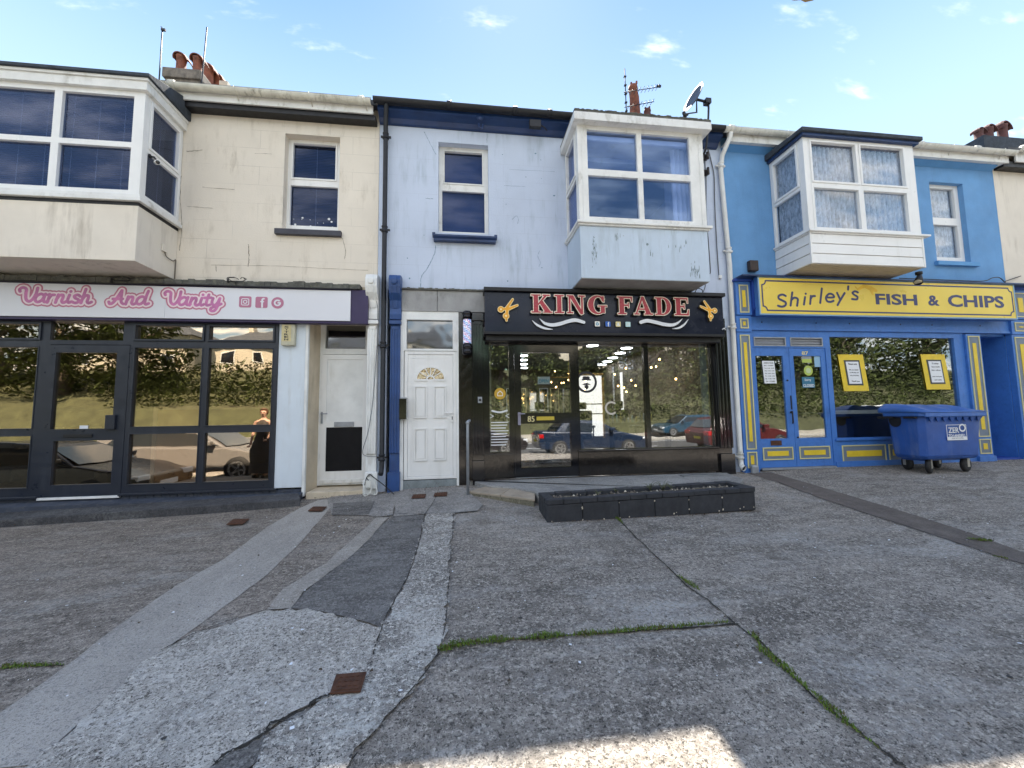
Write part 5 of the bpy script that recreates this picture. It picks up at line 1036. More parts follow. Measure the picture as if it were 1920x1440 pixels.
# leaf with four raised panels and a sunburst light
sx, sz, sr = (L0 + L1) / 2, 2.123, 0.215
mb = MB(); mb.box(L0, L1, -0.02, 0.02, M0, M1); leaf = mb.build('front_door', upvc, B, 0.005, label='white panelled front door with a sunburst window')
mb = MB()
for (xa, xb2, za, zb) in ((-0.773, -0.570, 1.493, 2.010), (-0.468, -0.263, 1.493, 2.010), (-0.769, -0.568, 0.814, 1.330), (-0.467, -0.264, 0.814, 1.330)):
    frame(mb, xa, xb2, za, zb, -0.040, 0.020, 0.0195); mb.box(xa + 0.034, xb2 - 0.034, -0.033, -0.0205, za + 0.034, zb - 0.034)
frame(mb, L0 + 0.06, L1 - 0.06, M0 + 0.07, M1 - 0.06, -0.0225, 0.006, 0.002)
mb.build('door_panels', upvc, leaf, 0.004)
mb = MB(); n = 24
for i in range(n):
    a, b = math.pi * i / n, math.pi * (i + 1) / n
    P = [(sx + r_ * math.cos(t_), sz + r_ * 0.86 * math.sin(t_)) for r_, t_ in ((sr, a), (sr + 0.03, a), (sr + 0.03, b), (sr, b))]; mb.prism(P, -0.034, -0.0205)
    P = [(sx + r_ * math.cos(t_), sz + r_ * 0.86 * math.sin(t_)) for r_, t_ in ((0.045, a), (0.07, a), (0.07, b), (0.045, b))]; mb.prism(P, -0.034, -0.0205)
mb.box(sx - sr - 0.03, sx - 0.04, -0.034, -0.0205, sz - 0.03, sz - 0.0005); mb.box(sx + 0.04, sx + sr + 0.03, -0.034, -0.0205, sz - 0.03, sz - 0.0005)
for t_ in (38, 67, 90, 113, 142): a = R(t_); c_, s_ = math.cos(a), math.sin(a); mb.prism([(sx + 0.072 * c_ - 0.006 * s_, sz + 0.062 * s_ + 0.006 * c_), (sx + 0.072 * c_ + 0.006 * s_, sz + 0.062 * s_ - 0.006 * c_), (sx + (sr - .002) * c_ + 0.006 * s_, sz + (sr - .002) * 0.86 * s_ - 0.006 * c_), (sx + (sr - .002) * c_ - 0.006 * s_, sz + (sr - .002) * .86 * s_ + 0.006 * c_)], -0.030, -0.0225)
mb.build('sunburst_frame', upvc, leaf)
mb = MB(); mb.prism([(sx + sr * math.cos(math.pi * i / n), sz + sr * 0.86 * math.sin(math.pi * i / n)) for i in range(n + 1)], -0.0225, -0.0205); mb.build('sunburst_glass', glass('sunburst_glass', 0.55, (0.2, 0.18, 0.12), 0.03, 20, gcol=(0.9, 0.75, 0.5)), leaf)
mb = MB(); hx, hz = -0.169, 1.572; mb.box(hx - 0.014, hx + 0.014, -0.036, -0.0205, hz - 0.15, hz + 0.10); mb.tube([(hx, -0.03, hz), (hx, -0.065, hz), (hx - 0.12, -0.07, hz)], 0.009, 8); mb.build('handle', upvc, leaf, 0.004)
mb = MB(); mb.box(hx - 0.006, hx + 0.006, -0.0385, -0.0365, hz - 0.11, hz - 0.06); mb.build('keyhole', inkblk, leaf)
mb = MB(); mb.box(d0 - 0.03, d1, -0.03, 0.1, 0.33, e0 - 0.012); mb.build('threshold_stone', mat('blue_grey_stone', (0.22, 0.25, 0.26), 0.85, 0.3, 8, bump=0.8, bscale=25, speck=0.5, speckcol=(0.08, 0.08, 0.08), sscale=16), B, 0.008)
# blue pilaster with console
mb = MB(); pa, pb = -1.147, -0.991; mb.box(pa, pb, -0.06, 0.0, 0.36, 3.0); fluted(mb, pa + 0.004, pb - 0.004, 0.95, 2.92, -0.1, 0.039, 3); mb.box(pa - 0.015, pb + 0.012, -0.13, 0.0, 0.33, 0.66); mb.box(pa - 0.012, pb + 0.012, -0.13, 0, 3.0, 3.06); mb.build('pilaster', bluepil, B, 0.006, label='blue fluted pilaster')
mb = MB(); corbel(mb, pa - 0.01, pb + 0.014, 3.08, 3.80, 0.0, 0.24); mb.build('console', bluepil, B, 0.008)
# black downpipe
xp = -1.252; downpipe(B, [(-1.223, -0.25, 6.72), (-1.220, -0.25, 6.60), (xp, -0.11, 6.36), (xp, -0.10, 6.2), (xp, -0.10, 0.75), (xp, -0.13, 0.68), (xp, -0.17, 0.64)], 0.037, blackiron, [(xp, -0.10, 6.18), (xp, -0.10, 4.572), (xp, -0.10, 2.661), (xp, -0.10, 0.890)], label='black cast iron downpipe')
# ---- barber shopfront
mb = MB(); sx0, sx1 = -0.072, 0.181; mb.box(sx0, sx1 + 0.1, -0.035, 0.05, 0.36, 3.234); mb.build('stone_pier', granite, B, 0.004)
mb = MB(); ka, kb = 0.158, 0.338; mb.box(ka, kb, -0.07, -0.036, 0.42, 3.20); fluted(mb, ka + 0.008, kb - 0.008, 0.9, 3.02, -0.12, 0.049, 3); mb.box(ka - 0.005, kb + 0.005, -0.125, -0.07, 0.42, 0.80); mb.box(ka - 0.008, kb + 0.008, -0.13, -0.07, 3.08, 3.20); mb.build('pilaster', gloss, B, 0.004, label='black fluted pilaster left of the barber window')
mb = MB(); ka2, kb2 = 4.430, 4.652; mb.box(ka2, kb2 + 0.03, -0.07, 0.05, 0.42, 3.20); fluted(mb, ka2 + 0.008, kb2 + 0.02, 0.9, 3.02, -0.12, 0.049, 3); mb.box(ka2 - 0.005, kb2 + 0.035, -0.125, -0.07, 0.42, 0.80); mb.build('pilaster', gloss, B, 0.004, label='black fluted pilaster right of the barber window')
yk = -0.05; zb_, zt_ = 0.50, 2.98
zw0, zw1 = 0.931, 2.772
h0 = (0.439, 0.766, 0.921, 2.740); h1 = (0.852, 1.884, 0.50, 2.664); h2 = (1.958, 3.131, zw0, zw1); h3 = (3.209, 4.377, zw0, zw1)
mb = MB(); wall(mb, kb - 0.01, ka2 + 0.02, 0.50, 2.99, [h0, h1, h2, h3], yk, yk + 0.08); sf = mb.build('shopfront', gloss, B, 0.004)
for h in (h0, h2, h3): pane(h[0] - .003, h[1] + .003, h[2] - .003, h[3] + .003, yk + 0.04, g_kf, sf)
mb = MB(); mb.box(h1[1] + 0.03, ka2 + 0.01, yk - 0.02, yk - 0.001, 0.50, zw0 - 0.04); mb.box(kb, h1[0] - 0.03, yk - 0.02, yk - 0.001, 0.50, h0[2] - 0.03); mb.build('stall_riser', granite, sf, 0.004)
mb = MB(); mb.box(h1[1] + 0.02, ka2 + 0.015, yk - 0.045, yk - 0.001, zw0 - 0.035, zw0 - 0.008); mb.build('window_sill', gloss, sf, 0.004)
mb = MB(); mb.box(h3[1] - 0.13, h3[1] - 0.02, yk + 0.09, yk + 0.13, zw0, zw1); mb.build('inner_post', mat('grey_post', (0.26, 0.3, 0.32), 0.6, 0.1), sf); mb = MB(); mb.box(h0[0] + 0.0, h0[0] + 0.035, yk + 0.09, yk + 0.12, h0[2], h0[3]); mb.build('inner_post', mat('cream_post', (0.5, 0.47, 0.38), 0.6, 0.1), sf)
dh = [(0.966, 1.813, 1.551, 2.564), (0.947, 1.791, 0.659, 1.375)]
door = glazing(B, 'barber_door', (h1[0] + 0.003, h1[1] - 0.003, 0.505, h1[3] - 0.003), dh, yk - 0.006, yk + 0.05, gloss, g_kf, yk + 0.03, label='black glazed barber shop door')
text('door_number', '85', 1.062, 1.178, 1.405, 1.501, yk - 0.009, mat('brass_number', (0.7, 0.6, 0.3), 0.4, 0), door, 0.003, bold=0.01)
mb = MB(); mb.box(1.214, 1.512, yk - 0.010, yk - 0.007, 1.428, 1.489); mb.build('letter_plate', mat('brass_plate', (0.55, 0.42, 0.05), 0.35, 0.1, 9), door)
mb = MB(); hx = 0.923; mb.box(hx - 0.022, hx + 0.022, yk - 0.03, yk - 0.007, 1.356, 1.565); mb.tube([(hx, yk - 0.03, 1.539), (hx, yk - 0.07, 1.539), (hx + 0.09, yk - 0.07, 1.539)], 0.01, 8); mb.build('handle', mat('steel_lilac', (0.32, 0.31, 0.42), 0.35, 0.1, metal=0.5), door, 0.004)
mb = MB(); mb.box(1.254, 1.463, yk + 0.036, yk + 0.04, 2.032, 2.158); mb.build('open_sticker', mat('pale_sticker', (0.62, 0.68, 0.70), 0.5, 0), door)
text('sticker_text', 'OPEN', 1.272, 1.436, 2.059, 2.113, yk + 0.0345, mat('teal_ink', (0.03, 0.3, 0.4), 0.5, 0), door, 0.001, bold=0.01)
mb = MB(); mb.box(h1[0], h1[1], yk - 0.015, yk + 0.06, 0.497, 0.5035); mb.build('threshold', galv, door)
# sign over the barber shop
S = thing('shop_sign', 'black boxed barber sign with raised red lettering KING FADE', 'sign', (2.6, -0.2, 3.0), 'shop name signs')
ys = -0.32; ax0, ax1 = 0.357, 4.478; az0, az1 = 2.855, 3.505
mb = MB(); mb.box(ax0, ax1, ys, -0.06, az0, az1 + 0.0); mb.build('sign_box', signblk, S, 0.004)
mb = MB(); mb.box(ax0 - 0.015, ax1 + 0.02, ys - 0.06, -0.06, az1 + 0.001, az1 + 0.06); mb.build('canopy_board', dullblack, S, 0.004)
mb = MB(); mb.box(ax0 - 0.01, ax1 + 0.0, ys - 0.015, -0.07, az0 - 0.045, az0 - 0.001); mb.box(ax0 + 0.02, ax1 - 0.03, -0.25, -0.08, az0 - 0.13, az0 - 0.046); mb.build('lower_trim', dullblack, S, 0.004)
def letter(parent, polys, x0, z0, w, h, y, deep=0.07, rim_=0.012, mats_=None, name='letter', body=0.0):
    P = [[(x0 + u * w, z0 + v * h) for u, v in p] for p in polys]; mb = MB()
    mb.mi = 0; union(mb, [dilate(p, rim_ + body) for p in P], y - deep, y); mb.mi = 1; union(mb, [dilate(p, rim_) for p in P], y - deep - 0.002, y - deep - 0.0003)
    mb.mi = 2; union(mb, P, y - deep - 0.004, y - deep - 0.0021); return mb.build(name, mats_ or [olive, rim, redl], parent)
def bar(x0, x1, z0, z1): return [(x0, z0), (x1, z0), (x1, z1), (x0, z1)]
def arcs(cx_, cz_, ro, ri, a0, a1, n=14, sx=1.0, off=0.0, sxi=1.0):
    o = []
    for i in range(n):
        a, b = R(a0 + (a1 - a0) * i / n), R(a0 + (a1 - a0) * (i + 1) / n)
        o.append(hull([(cx_ + sx * ro * math.cos(a), cz_ + ro * math.sin(a)), (cx_ + sx * ro * math.cos(b), cz_ + ro * math.sin(b)), (cx_ + off + sxi * ri * math.cos(b), cz_ + ri * 1.1 * math.sin(b)), (cx_ + off + sxi * ri * math.cos(a), cz_ + ri * 1.1 * math.sin(a))]))
    return o
SER = 0.075
LT = {
 'K': [bar(.12, .34, 0, 1), bar(.0, .46, 0, SER), bar(.0, .46, 1 - SER, 1), [(.33, .38), (.33, .50), (.66, .96), (.80, .96)], [(.42, .52), (.56, .66), (.98, .04), (.68, .04)], bar(.56, .92, 1 - SER, 1), bar(.58, 1.04, 0, SER)],
 'I': [bar(.26, .74, 0, 1), bar(0, 1, 0, SER), bar(0, 1, 1 - SER, 1)],
 'N': [bar(.10, .20, 0, 1), bar(.0, .34, 0, SER), bar(.0, .22, 1 - SER, 1), [(.10, 1), (.36, 1), (.92, .0), (.80, -.06), (.72, .0)], bar(.80, .90, 0, 1), bar(.66, 1.02, 1 - SER, 1)],
 'G': arcs(.5, .5, .52, .40, 40, 318, 22, 1.0, 0.05, 0.68) + [bar(.68, .90, .06, .46), bar(.54, 1.02, .40, .47), [(.76, .98), (.86, .98), (.86, .66), (.80, .66), (.70, .84)]],
 'F': [bar(.12, .42, 0, 1), bar(.0, .56, 0, SER), bar(.0, .4, 1 - SER, 1), bar(.3, .98, 1 - .1, 1), [(.98, 1), (.86, .92), (.93, .70), (.98, .70)], bar(.4, .72, .47, .56), bar(.68, .75, .38, .66)],
 'A': [[(.42, 1.02), (.54, 1.02), (.14, .03), (.06, .03)], [(.40, 1.02), (.54, 1.02), (.94, .03), (.66, .03)], bar(.24, .72, .27, .35), bar(-.02, .28, 0, SER), bar(.56, 1.04, 0, SER)],
 'D': [bar(.12, .38, 0, 1), bar(.0, .5, 0, SER), bar(.0, .5, 1 - SER, 1)] + arcs(.45, .5, .5, .40, -90, 90, 14, 1.06, 0.0, 0.66) ,
 'E': [bar(.12, .42, 0, 1), bar(.0, .5, 0, SER), bar(.0, .5, 1 - SER, 1), bar(.3, .94, 1 - .09, 1), bar(.3, .98, 0, .09), [(.94, 1), (.84, .92), (.90, .70), (.94, .70)], [(.98, 0), (.86, .08), (.94, .33), (1.0, .33)], bar(.4, .68, .46, .55), bar(.64, .71, .36, .66)]}
yl = ys - 0.0005; YL = -.39
lz0, lz1 = 3.154, 3.455; lh = lz1 - lz0
for chh, p0, p1, fz in (('K', 996, 1035, 0), ('I', 1040, 1057, 0), ('N', 1063, 1096, 0), ('G', 1103, 1138, 0), ('F', 1158, 1187, 0), ('A', 1189, 1222, 0), ('D', 1227, 1259, 0), ('E', 1263, 1291, 0)):
    xa = {'K': 1.100, 'I': 1.485, 'N': 1.689, 'G': 2.048, 'F': 2.549, 'A': 2.836, 'D': 3.202, 'E': 3.544}[chh]
    xb2 = {'K': 1.432, 'I': 1.636, 'N': 1.985, 'G': 2.356, 'F': 2.808, 'A': 3.145, 'D': 3.486, 'E': 3.803}[chh]
    letter(S, LT[chh], xa, lz0, xb2 - xa, lh, yl)
def scissors(parent, cx_, cz_, s, mir=1):
    def p(u, v): return (cx_ + mir * u * s, cz_ + v * s)
    caps = [(p(0.55, 1.0), p(-0.05, 0.1), .07, .13), (p(1.0, 0.42), p(0.0, -.02), .07, .13), (p(0, .05), p(-0.55, -0.02), .11, .10), (p(0, .05), p(-0.05, -0.5), .13, .12), (p(-.12, -.85), p(-.08, -1.1), .1, .07)]
    P = [capsule(a, b, ra * s, rb * s) for a, b, ra, rb in caps]
    rings = [(p(-.62, -.02), .27), (p(-.12, -.66), .27)]
    P += [capsule(c, c, r_ * s, n=16) for c, r_ in rings]
    mb = MB(); mb.mi = 0; union(mb, [dilate(q, 0.010) for q in P], yl - 0.05, yl); mb.mi = 1; union(mb, [dilate(q, 0.009) for q in P], yl - 0.052, yl - 0.0503); mb.mi = 2; union(mb, P, yl - 0.054, yl - 0.0521); mb.mi = 1
    for c, r_ in rings: mb.disc(c[0], c[1], r_ * s * 0.38, yl - 0.056, th=0.0015)
    return mb.build('scissors_emblem', [olive, goldy, gold], parent)
scissors(S, 0.713, 3.206, 0.165); scissors(S, 4.190, 3.256, 0.155, -1)
def swoosh(parent, pts, y, deep=0.04):
    P = smoothline(pts, 5); Q = [capsule(P[i][:2], P[i + 1][:2], max(P[i][2], 0.001), max(P[i + 1][2], 0.001), n=8) for i in range(len(P) - 1)]
    mb = MB(); union(mb, [dilate(q, 0.002) for q in Q], y - deep, y); mb.mi = 1; union(mb, Q, y - deep - 0.0015, y - deep - 0.0003); return mb.build('swoosh', [olive, silver], parent)
def V3(a, w): return (a[0], a[1], w)
swoosh(S, [V3((1.238, 3.067), .002), V3((1.324, 2.990), .022), V3((1.438, 2.965), .028), V3((1.571, 2.985), .03), V3((1.714, 3.031), .03), V3((1.839, 3.051), .03), V3((1.973, 3.017), .026)], yl)
swoosh(S, [V3((1.116, 3.039), .002), V3((1.201, 2.962), .018), V3((1.322, 2.911), .018), V3((1.454, 2.895), .003)], yl, 0.03)
swoosh(S, [V3((2.954, 3.033), .03), V3((3.067, 3.061), .03), V3((3.217, 3.037), .03), V3((3.366, 3.003), .03), V3((3.518, 2.996), .026), V3((3.626, 3.043), .016), V3((3.696, 3.108), .003)], yl)
swoosh(S, [V3((3.515, 2.932), .003), V3((3.640, 2.952), .016), V3((3.739, 3.017), .014), V3((3.811, 3.101), .003)], yl, 0.03)
s_ = 0.043; zi = 2.997; yi = yl - 0.03
def backing(cx_): mb = MB(); mb.prism(rrect(cx_ - s_, cx_ + s_, zi - s_ - .004, zi + s_, s_ * 0.28), yi + 0.005, yl); return mb.build('icon_return', olive, S)
for k, cx_ in enumerate((2.206, 2.388, 2.563, 2.734)):
    backing(cx_)
    if k == 0: icon_G(S, cx_, zi, s_, yi, mat('icon_white', (0.8, 0.8, 0.76), 0.4, 0), mat('icon_teal', (0.03, 0.25, 0.42), 0.4, 0), rnd_=False)
    elif k == 1: icon_f(S, cx_, zi, s_, yi, mat('icon_blue', (0.03, 0.13, 0.5), 0.4, 0), MATS['icon_white'])
    elif k == 2:
        mb = MB(); mb.prism(rrect(cx_ - s_, cx_ + s_, zi - s_, zi + s_, s_ * 0.28), yi, yi + 0.004); o = mb.build('pale_yellow_icon', mat('icon_yellow', (0.72, 0.62, 0.32), 0.4, 0), S)
        mb = MB(); union(mb, [capsule((cx_, zi + .012), (cx_, zi - .012), 0.016, 0.020), capsule((cx_ - .026, zi - .02), (cx_ + .026, zi - .02), 0.006)], yi - 0.0012, yi - 0.0002); mb.build('icon_mark', MATS['icon_white'], o)
    else: icon_camera(S, cx_, zi, s_, yi, mat('icon_pale_cyan', (0.45, 0.66, 0.70), 0.4, 0), MATS['icon_white'])
mb = MB(); q = (4.457, 2.933); mb.tube(smoothline([(q[0] - 0.02, ys - 0.01, q[1]), (q[0], ys - 0.03, q[1] + 0.02), (q[0] + 0.03, ys - 0.02, q[1] - 0.005)], 4), 0.01, 6); mb.build('loose_fixing', whitesh, S)
# barber pole light, letter box, rail, entry lamp
t = thing('barber_pole', 'wall mounted barber pole lamp with chrome ends beside the white door', 'barber pole', (0.079, -0.06, 2.5))
bx_, by_ = 0.078, -0.15; z0_, z1_ = 2.488, 3.218
mb = MB(); 
for (za, zb2) in ((z0_, z0_ + 0.20), (z1_ - 0.14, z1_)): mb.lathe([(0.05, za), (0.082, za + 0.03), (0.085, (za + zb2) / 2 - .01), (0.074, (za + zb2) / 2), (0.085, (za + zb2) / 2 + .01), (0.085, zb2 - 0.03), (0.06, zb2)], (bx_, by_, 0), 24)
mb.build('end_cap', mat('black_chrome', (0.03, 0.03, 0.035), 0.12, 0, metal=0.9), t)
mb = MB(); mb.box(bx_ - 0.04, bx_ + 0.04, by_ + 0.05, -0.036, z0_ + 0.02, z1_ - 0.02); mb.build('bracket', dullblack, t)
mb = MB(); n, h_ = 28, 30; za, zb2 = z0_ + 0.20, z1_ - 0.14
for i in range(h_):
    for j in range(n):
        a, b = 2 * math.pi * j / n, 2 * math.pi * (j + 1) / n; q = (j / n * 3 + i / h_ * 3.2 + .12 * ((i * 7 + j * 3) % 5)) % 1
        mb.mi = 0 if q < .34 else (1 if q < .5 else (0 if q < .66 else 2)); u, v = za + (zb2 - za) * i / h_, za + (zb2 - za) * (i + 1) / h_; r_ = 0.066
        mb.add([(bx_ + r_ * math.cos(a), by_ + r_ * math.sin(a), u), (bx_ + r_ * math.cos(b), by_ + r_ * math.sin(b), u), (bx_ + r_ * math.cos(b), by_ + r_ * math.sin(b), v), (bx_ + r_ * math.cos(a), by_ + r_ * math.sin(a), v)], [(0, 1, 2, 3)])
mb.build('striped_tube', [mat('lit_white_stripe', (0.7, 0.75, 0.8), 0.3, 0, emit=(0.75, 0.85, 1, 0.08)), mat('lit_pink_stripe', (0.5, 0.1, 0.2), 0.3, 0, emit=(0.8, 0.3, 0.5, 0.16)), mat('lit_blue_stripe', (0.05, 0.15, 0.4), 0.3, 0, emit=(0.2, 0.4, 0.8, 0.16))], t)
mb = MB()
for k in range(9): mb.lathe([(0.0665, za + 0.01 + (zb2 - za - .02) * k / 8 - 0.0015), (0.068, za + 0.01 + (zb2 - za - .02) * k / 8), (0.0665, za + 0.01 + (zb2 - za - .02) * k / 8 + 0.0015)], (bx_, by_, 0), 24)
mb.build('grille', dullblack, t)
t = thing('letter_box', 'slim black letter box on the wall between the blue pilaster and white door', 'letter box', (-0.947, -0.04, 1.5))
c0, c1 = (-0.992, 1.801), (-0.883, 1.480); mb = MB(); mb.box(c0[0], c1[0], -0.13, -0.041, c1[1], c0[1]); mb.build('box', gloss, t, 0.006); mb = MB(); mb.box(c0[0] + 0.01, c1[0] + 0.004, -0.14, -0.042, c0[1] - 0.001 + 0.002, c0[1] + 0.02); mb.build('lid', galv, t, 0.004)
mb = MB(); gx, gy = 0.07, -0.68; mb.tube([(gx, gy, G(gx, gy) - 0.05), (gx, gy, 1.40), (gx + 0.006, gy + 0.01, 1.435), (gx + 0.03, gy + 0.05, 1.447)], 0.021, 12); mb.lathe([(0.027, 0), (0.027, 0.03), (0.02, 0.035)], (gx, gy, 1.40), 12)
tag(mb.build('handrail_post', galv), 'grey metal rail post standing beside the barber shop step', 'post')
t = thing('door_buzzer', 'small dark buzzer on the black fluted pilaster left of the barber window', 'buzzer', (0.269, -0.125, 1.8)); mb = MB(); q = (0.278, 1.771); mb.box(q[0] - 0.035, q[0] + 0.035, -0.145, -0.121, q[1] - 0.05, q[1] + 0.05); mb.build('plate', galv, t, 0.006); mb = MB(); mb.lathe([(0.02, 0), (0.018, 0.012)], (q[0], -0.158, q[1]), 12, 'y'); mb.build('button', dullblack, t)
# concrete landing, slab step and planter
mb = MB(); P = [(0.101, -0.055), (0.127, 0.007), (0.369, -0.532), (0.701, -0.760), (0.967, -1.136), (1.0, -1.70), (3.6, -1.55), (4.35, -0.75), (4.430, -0.358), (4.55, -0.055)]
mb.prism(P[::-1], 0.2, 0.478, 'z'); tag(mb.build('concrete_landing', concrete('landing_concrete', (0.25, 0.245, 0.235), (0.45, 0.44, 0.42), 0.6, 30, 90, 0.3, 0.9, dark=(0.10, 0.095, 0.09), lich=0.7), bev=0.012), 'raised grey concrete landing in front of the barber shop door', 'step')
t = thing('stone_step', 'sloping buff paved step joining the barber landing to the forecourt', 'step', (0.5, -1.0, 0.4))
q0, q1, q2, q3 = (0.090, -0.664), (0.916, -1.412), (0.983, -1.050), (0.377, -0.407)
for nm, dz0, dz1, gr, m_ in (('paving', -0.03, 0.0, 0.0, mat('buff_paving', (0.36, 0.30, 0.23), 0.8, 0.15, 6, bump=0.5, bscale=50, streak=0.4)), ('riser', -0.2, -0.031, 0.025, concrete('mossy_riser', (0.18, 0.165, 0.12), (0.32, 0.29, 0.22), 0.7, 28, 80, 0.4, 0.9, dark=(0.05, 0.05, 0.03)))):
    mb = MB(); P = [(q0, .43), (q1, .435), (q2, .46), (q3, .46)]; cxm = sum(p[0][0] for p in P) / 4; cym = sum(p[0][1] for p in P) / 4
    P = [((p[0][0] + (cxm - p[0][0]) * gr, p[0][1] + (cym - p[0][1]) * gr), p[1]) for p in P]
    if nm == 'paving':
        for f0, f1 in ((0.0, 0.495), (0.505, 1.0)):
            L_ = lambda a, b, f: tuple(a[0][k] + (b[0][k] - a[0][k]) * f for k in (0, 1)) + (a[1] + (b[1] - a[1]) * f,)
            c = [L_(P[0], P[1], f0), L_(P[0], P[1], f1), L_(P[3], P[2], f1), L_(P[3], P[2], f0)]
            mb.add([(x, y, z + dz0) for x, y, z in c] + [(x, y, z + dz1) for x, y, z in c], [(3, 2, 1, 0), (4, 5, 6, 7), (0, 1, 5, 4), (1, 2, 6, 5), (2, 3, 7, 6), (3, 0, 4, 7)])
    else: mb.add([(p[0][0], p[0][1], p[1] + dz0) for p in P] + [(p[0][0], p[0][1], p[1] + dz1) for p in P], [(3, 2, 1, 0), (4, 5, 6, 7), (0, 1, 5, 4), (1, 2, 6, 5), (2, 3, 7, 6), (3, 0, 4, 7)])
    mb.build(nm, m_, t, 0.006)
t = thing('planter', 'low black painted block planter in front of the barber shop', 'planter', (2.2, -1.8, 0.3))
PX0, PX1, PY0, PY1 = 0.945, 3.545, -2.0, -1.50
def PZ(x): return 0.485 + (x - PX0) * 0.021
_pr = random.Random(3)
def pblock(mb, x0, x1, y0, y1, za, zb, g=0.003):
    if g: x0 += _pr.uniform(-.002, .001); x1 -= _pr.uniform(-.002, .001); y0 += _pr.uniform(-.003, .004); y1 += _pr.uniform(-.003, .003); zb += _pr.uniform(-.004, .003)
    mb.add([(x0 + g, y0, PZ(x0) + za), (x1 - g, y0, PZ(x1) + za), (x1 - g, y1, PZ(x1) + za), (x0 + g, y1, PZ(x0) + za), (x0 + g, y0, PZ(x0) + zb), (x1 - g, y0, PZ(x1) + zb), (x1 - g, y1, PZ(x1) + zb), (x0 + g, y1, PZ(x0) + zb)], [(0, 3, 2, 1), (4, 5, 6, 7), (0, 1, 5, 4), (1, 2, 6, 5), (2, 3, 7, 6), (3, 0, 4, 7)])
mb = MB(); xs_ = [PX0, PX0 + 0.42, PX0 + 0.86, PX0 + 1.30, PX0 + 1.73, PX0 + 2.16, PX1]
for a, b in zip(xs_, xs_[1:]): pblock(mb, a, b, PY0, PY0 + 0.10, -0.22, -0.004); pblock(mb, a, b, PY1 - 0.10, PY1, -0.22, -0.004)
pblock(mb, PX0, PX0 + 0.1, PY0 + 0.101, PY1 - 0.101, -0.22, -0.004, 0.0); pblock(mb, PX1 - 0.1, PX1, PY0 + 0.101, PY1 - 0.101, -0.22, -0.004, 0.0); mb.build('block_wall', blockpaint, t, 0.009)
mb = MB()
for k in range(22):
    x_ = _pr.choice(xs_[1:-1]) + _pr.uniform(-.006, .006) if k < 12 else _pr.uniform(PX0, PX1); z_ = PZ(x_) + (_pr.uniform(-.2, -.02) if k < 12 else -.2 + abs(_pr.gauss(0, .02))); q = _pr.uniform(.003, .009); mb.prism([(x_ - q, z_ - q), (x_ + q * .4, z_ - q * 1.3), (x_ + q, z_ + q * .2), (x_, z_ + q)], PY0 - .0045, PY0 + .004)
mb.build('paint_chips', stackr, t)
mb = MB(); n = 13; w = (PX1 - PX0) / n
for k in range(n): pblock(mb, PX0 + k * w - 0.002, PX0 + (k + 1) * w, PY0 - 0.006, PY0 + 0.11, 0.0, 0.055); pblock(mb, PX0 + k * w, PX0 + (k + 1) * w, PY1 - 0.11, PY1 + 0.006, 0.0, 0.052)
pblock(mb, PX0 - 0.005, PX0 + 0.11, PY0 + 0.111, PY1 - 0.111, 0, 0.055, 0); pblock(mb, PX1 - 0.11, PX1 + 0.005, PY0 + 0.111, PY1 - 0.111, 0, 0.055, 0); mb.build('coping', blockpaint, t, 0.006)
mb = MB(); nx, ny = 60, 8; rnd = random.Random(9); vs = [(PX0 + 0.10 + (PX1 - PX0 - .2) * i / nx, PY0 + 0.1 + (PY1 - PY0 - .2) * j / ny, PZ(PX0 + (PX1 - PX0) * i / nx) + 0.0 + rnd.uniform(-.012, .018)) for j in range(ny + 1) for i in range(nx + 1)]
mb.add(vs, [(j * (nx + 1) + i, j * (nx + 1) + i + 1, (j + 1) * (nx + 1) + i + 1, (j + 1) * (nx + 1) + i) for j in range(ny) for i in range(nx)]); mb.build('soil', soil, t)
mb = MB()
for _ in range(150):
    x, y = rnd.uniform(PX0 + .12, PX1 - .12), rnd.uniform(PY0 + .12, PY1 - .12); s = rnd.uniform(0.006, 0.02); z = PZ(x) + 0.02
    mb.mi = rnd.choice((0, 1, 1)); mb.add([(x - s, y, z), (x, y - s, z), (x + s, y, z), (x, y + s, z), (x, y, z + s * 1.2)], [(0, 1, 4), (1, 2, 4), (2, 3, 4), (3, 0, 4)])
mb.build('pebbles', [stackr, brick], t)
rnd = random.Random(19)
for k, (x, y, n_, h_) in enumerate(((2.35, -1.68, 16, 0.12), (2.5, -1.72, 14, 0.14), (1.62, -1.78, 8, 0.07), (2.62, -1.70, 10, 0.10), (1.9, -1.66, 6, 0.06))):
    mb = MB()
    for _ in range(n_):
        a = rnd.uniform(0, 6.28); l_ = h_ * rnd.uniform(.5, 1.3); z = PZ(x) + 0.02; pts = [(x, y, z), (x + .35 * l_ * math.cos(a), y + .35 * l_ * math.sin(a), z + l_ * .7), (x + .9 * l_ * math.cos(a), y + .9 * l_ * math.sin(a), z + l_ * rnd.uniform(.5, 1))]; mb.tube(pts, [.0035, .003, .001], 4)
    tag(mb.build('weed', mat('grey_green_weed', (0.12, 0.13, 0.07), 0.8, 0.3, 30)), ['wiry weed just left of the middle of the black planter', 'tall wiry weed near the middle of the black planter', 'low weed towards the left end of the black planter', 'wiry weed right of the tall one in the black planter', 'short sprig of weed between the left end and middle of the planter'][k], 'weed', 'weeds in the black planter')
mb = MB(); mb.box(3.55, 4.15, -0.42, -0.28, 0.478, 0.50); tag(mb.build('metal_strip', grey, bev=0.003), 'grey metal strip lying on the landing under the barber window', 'strip')
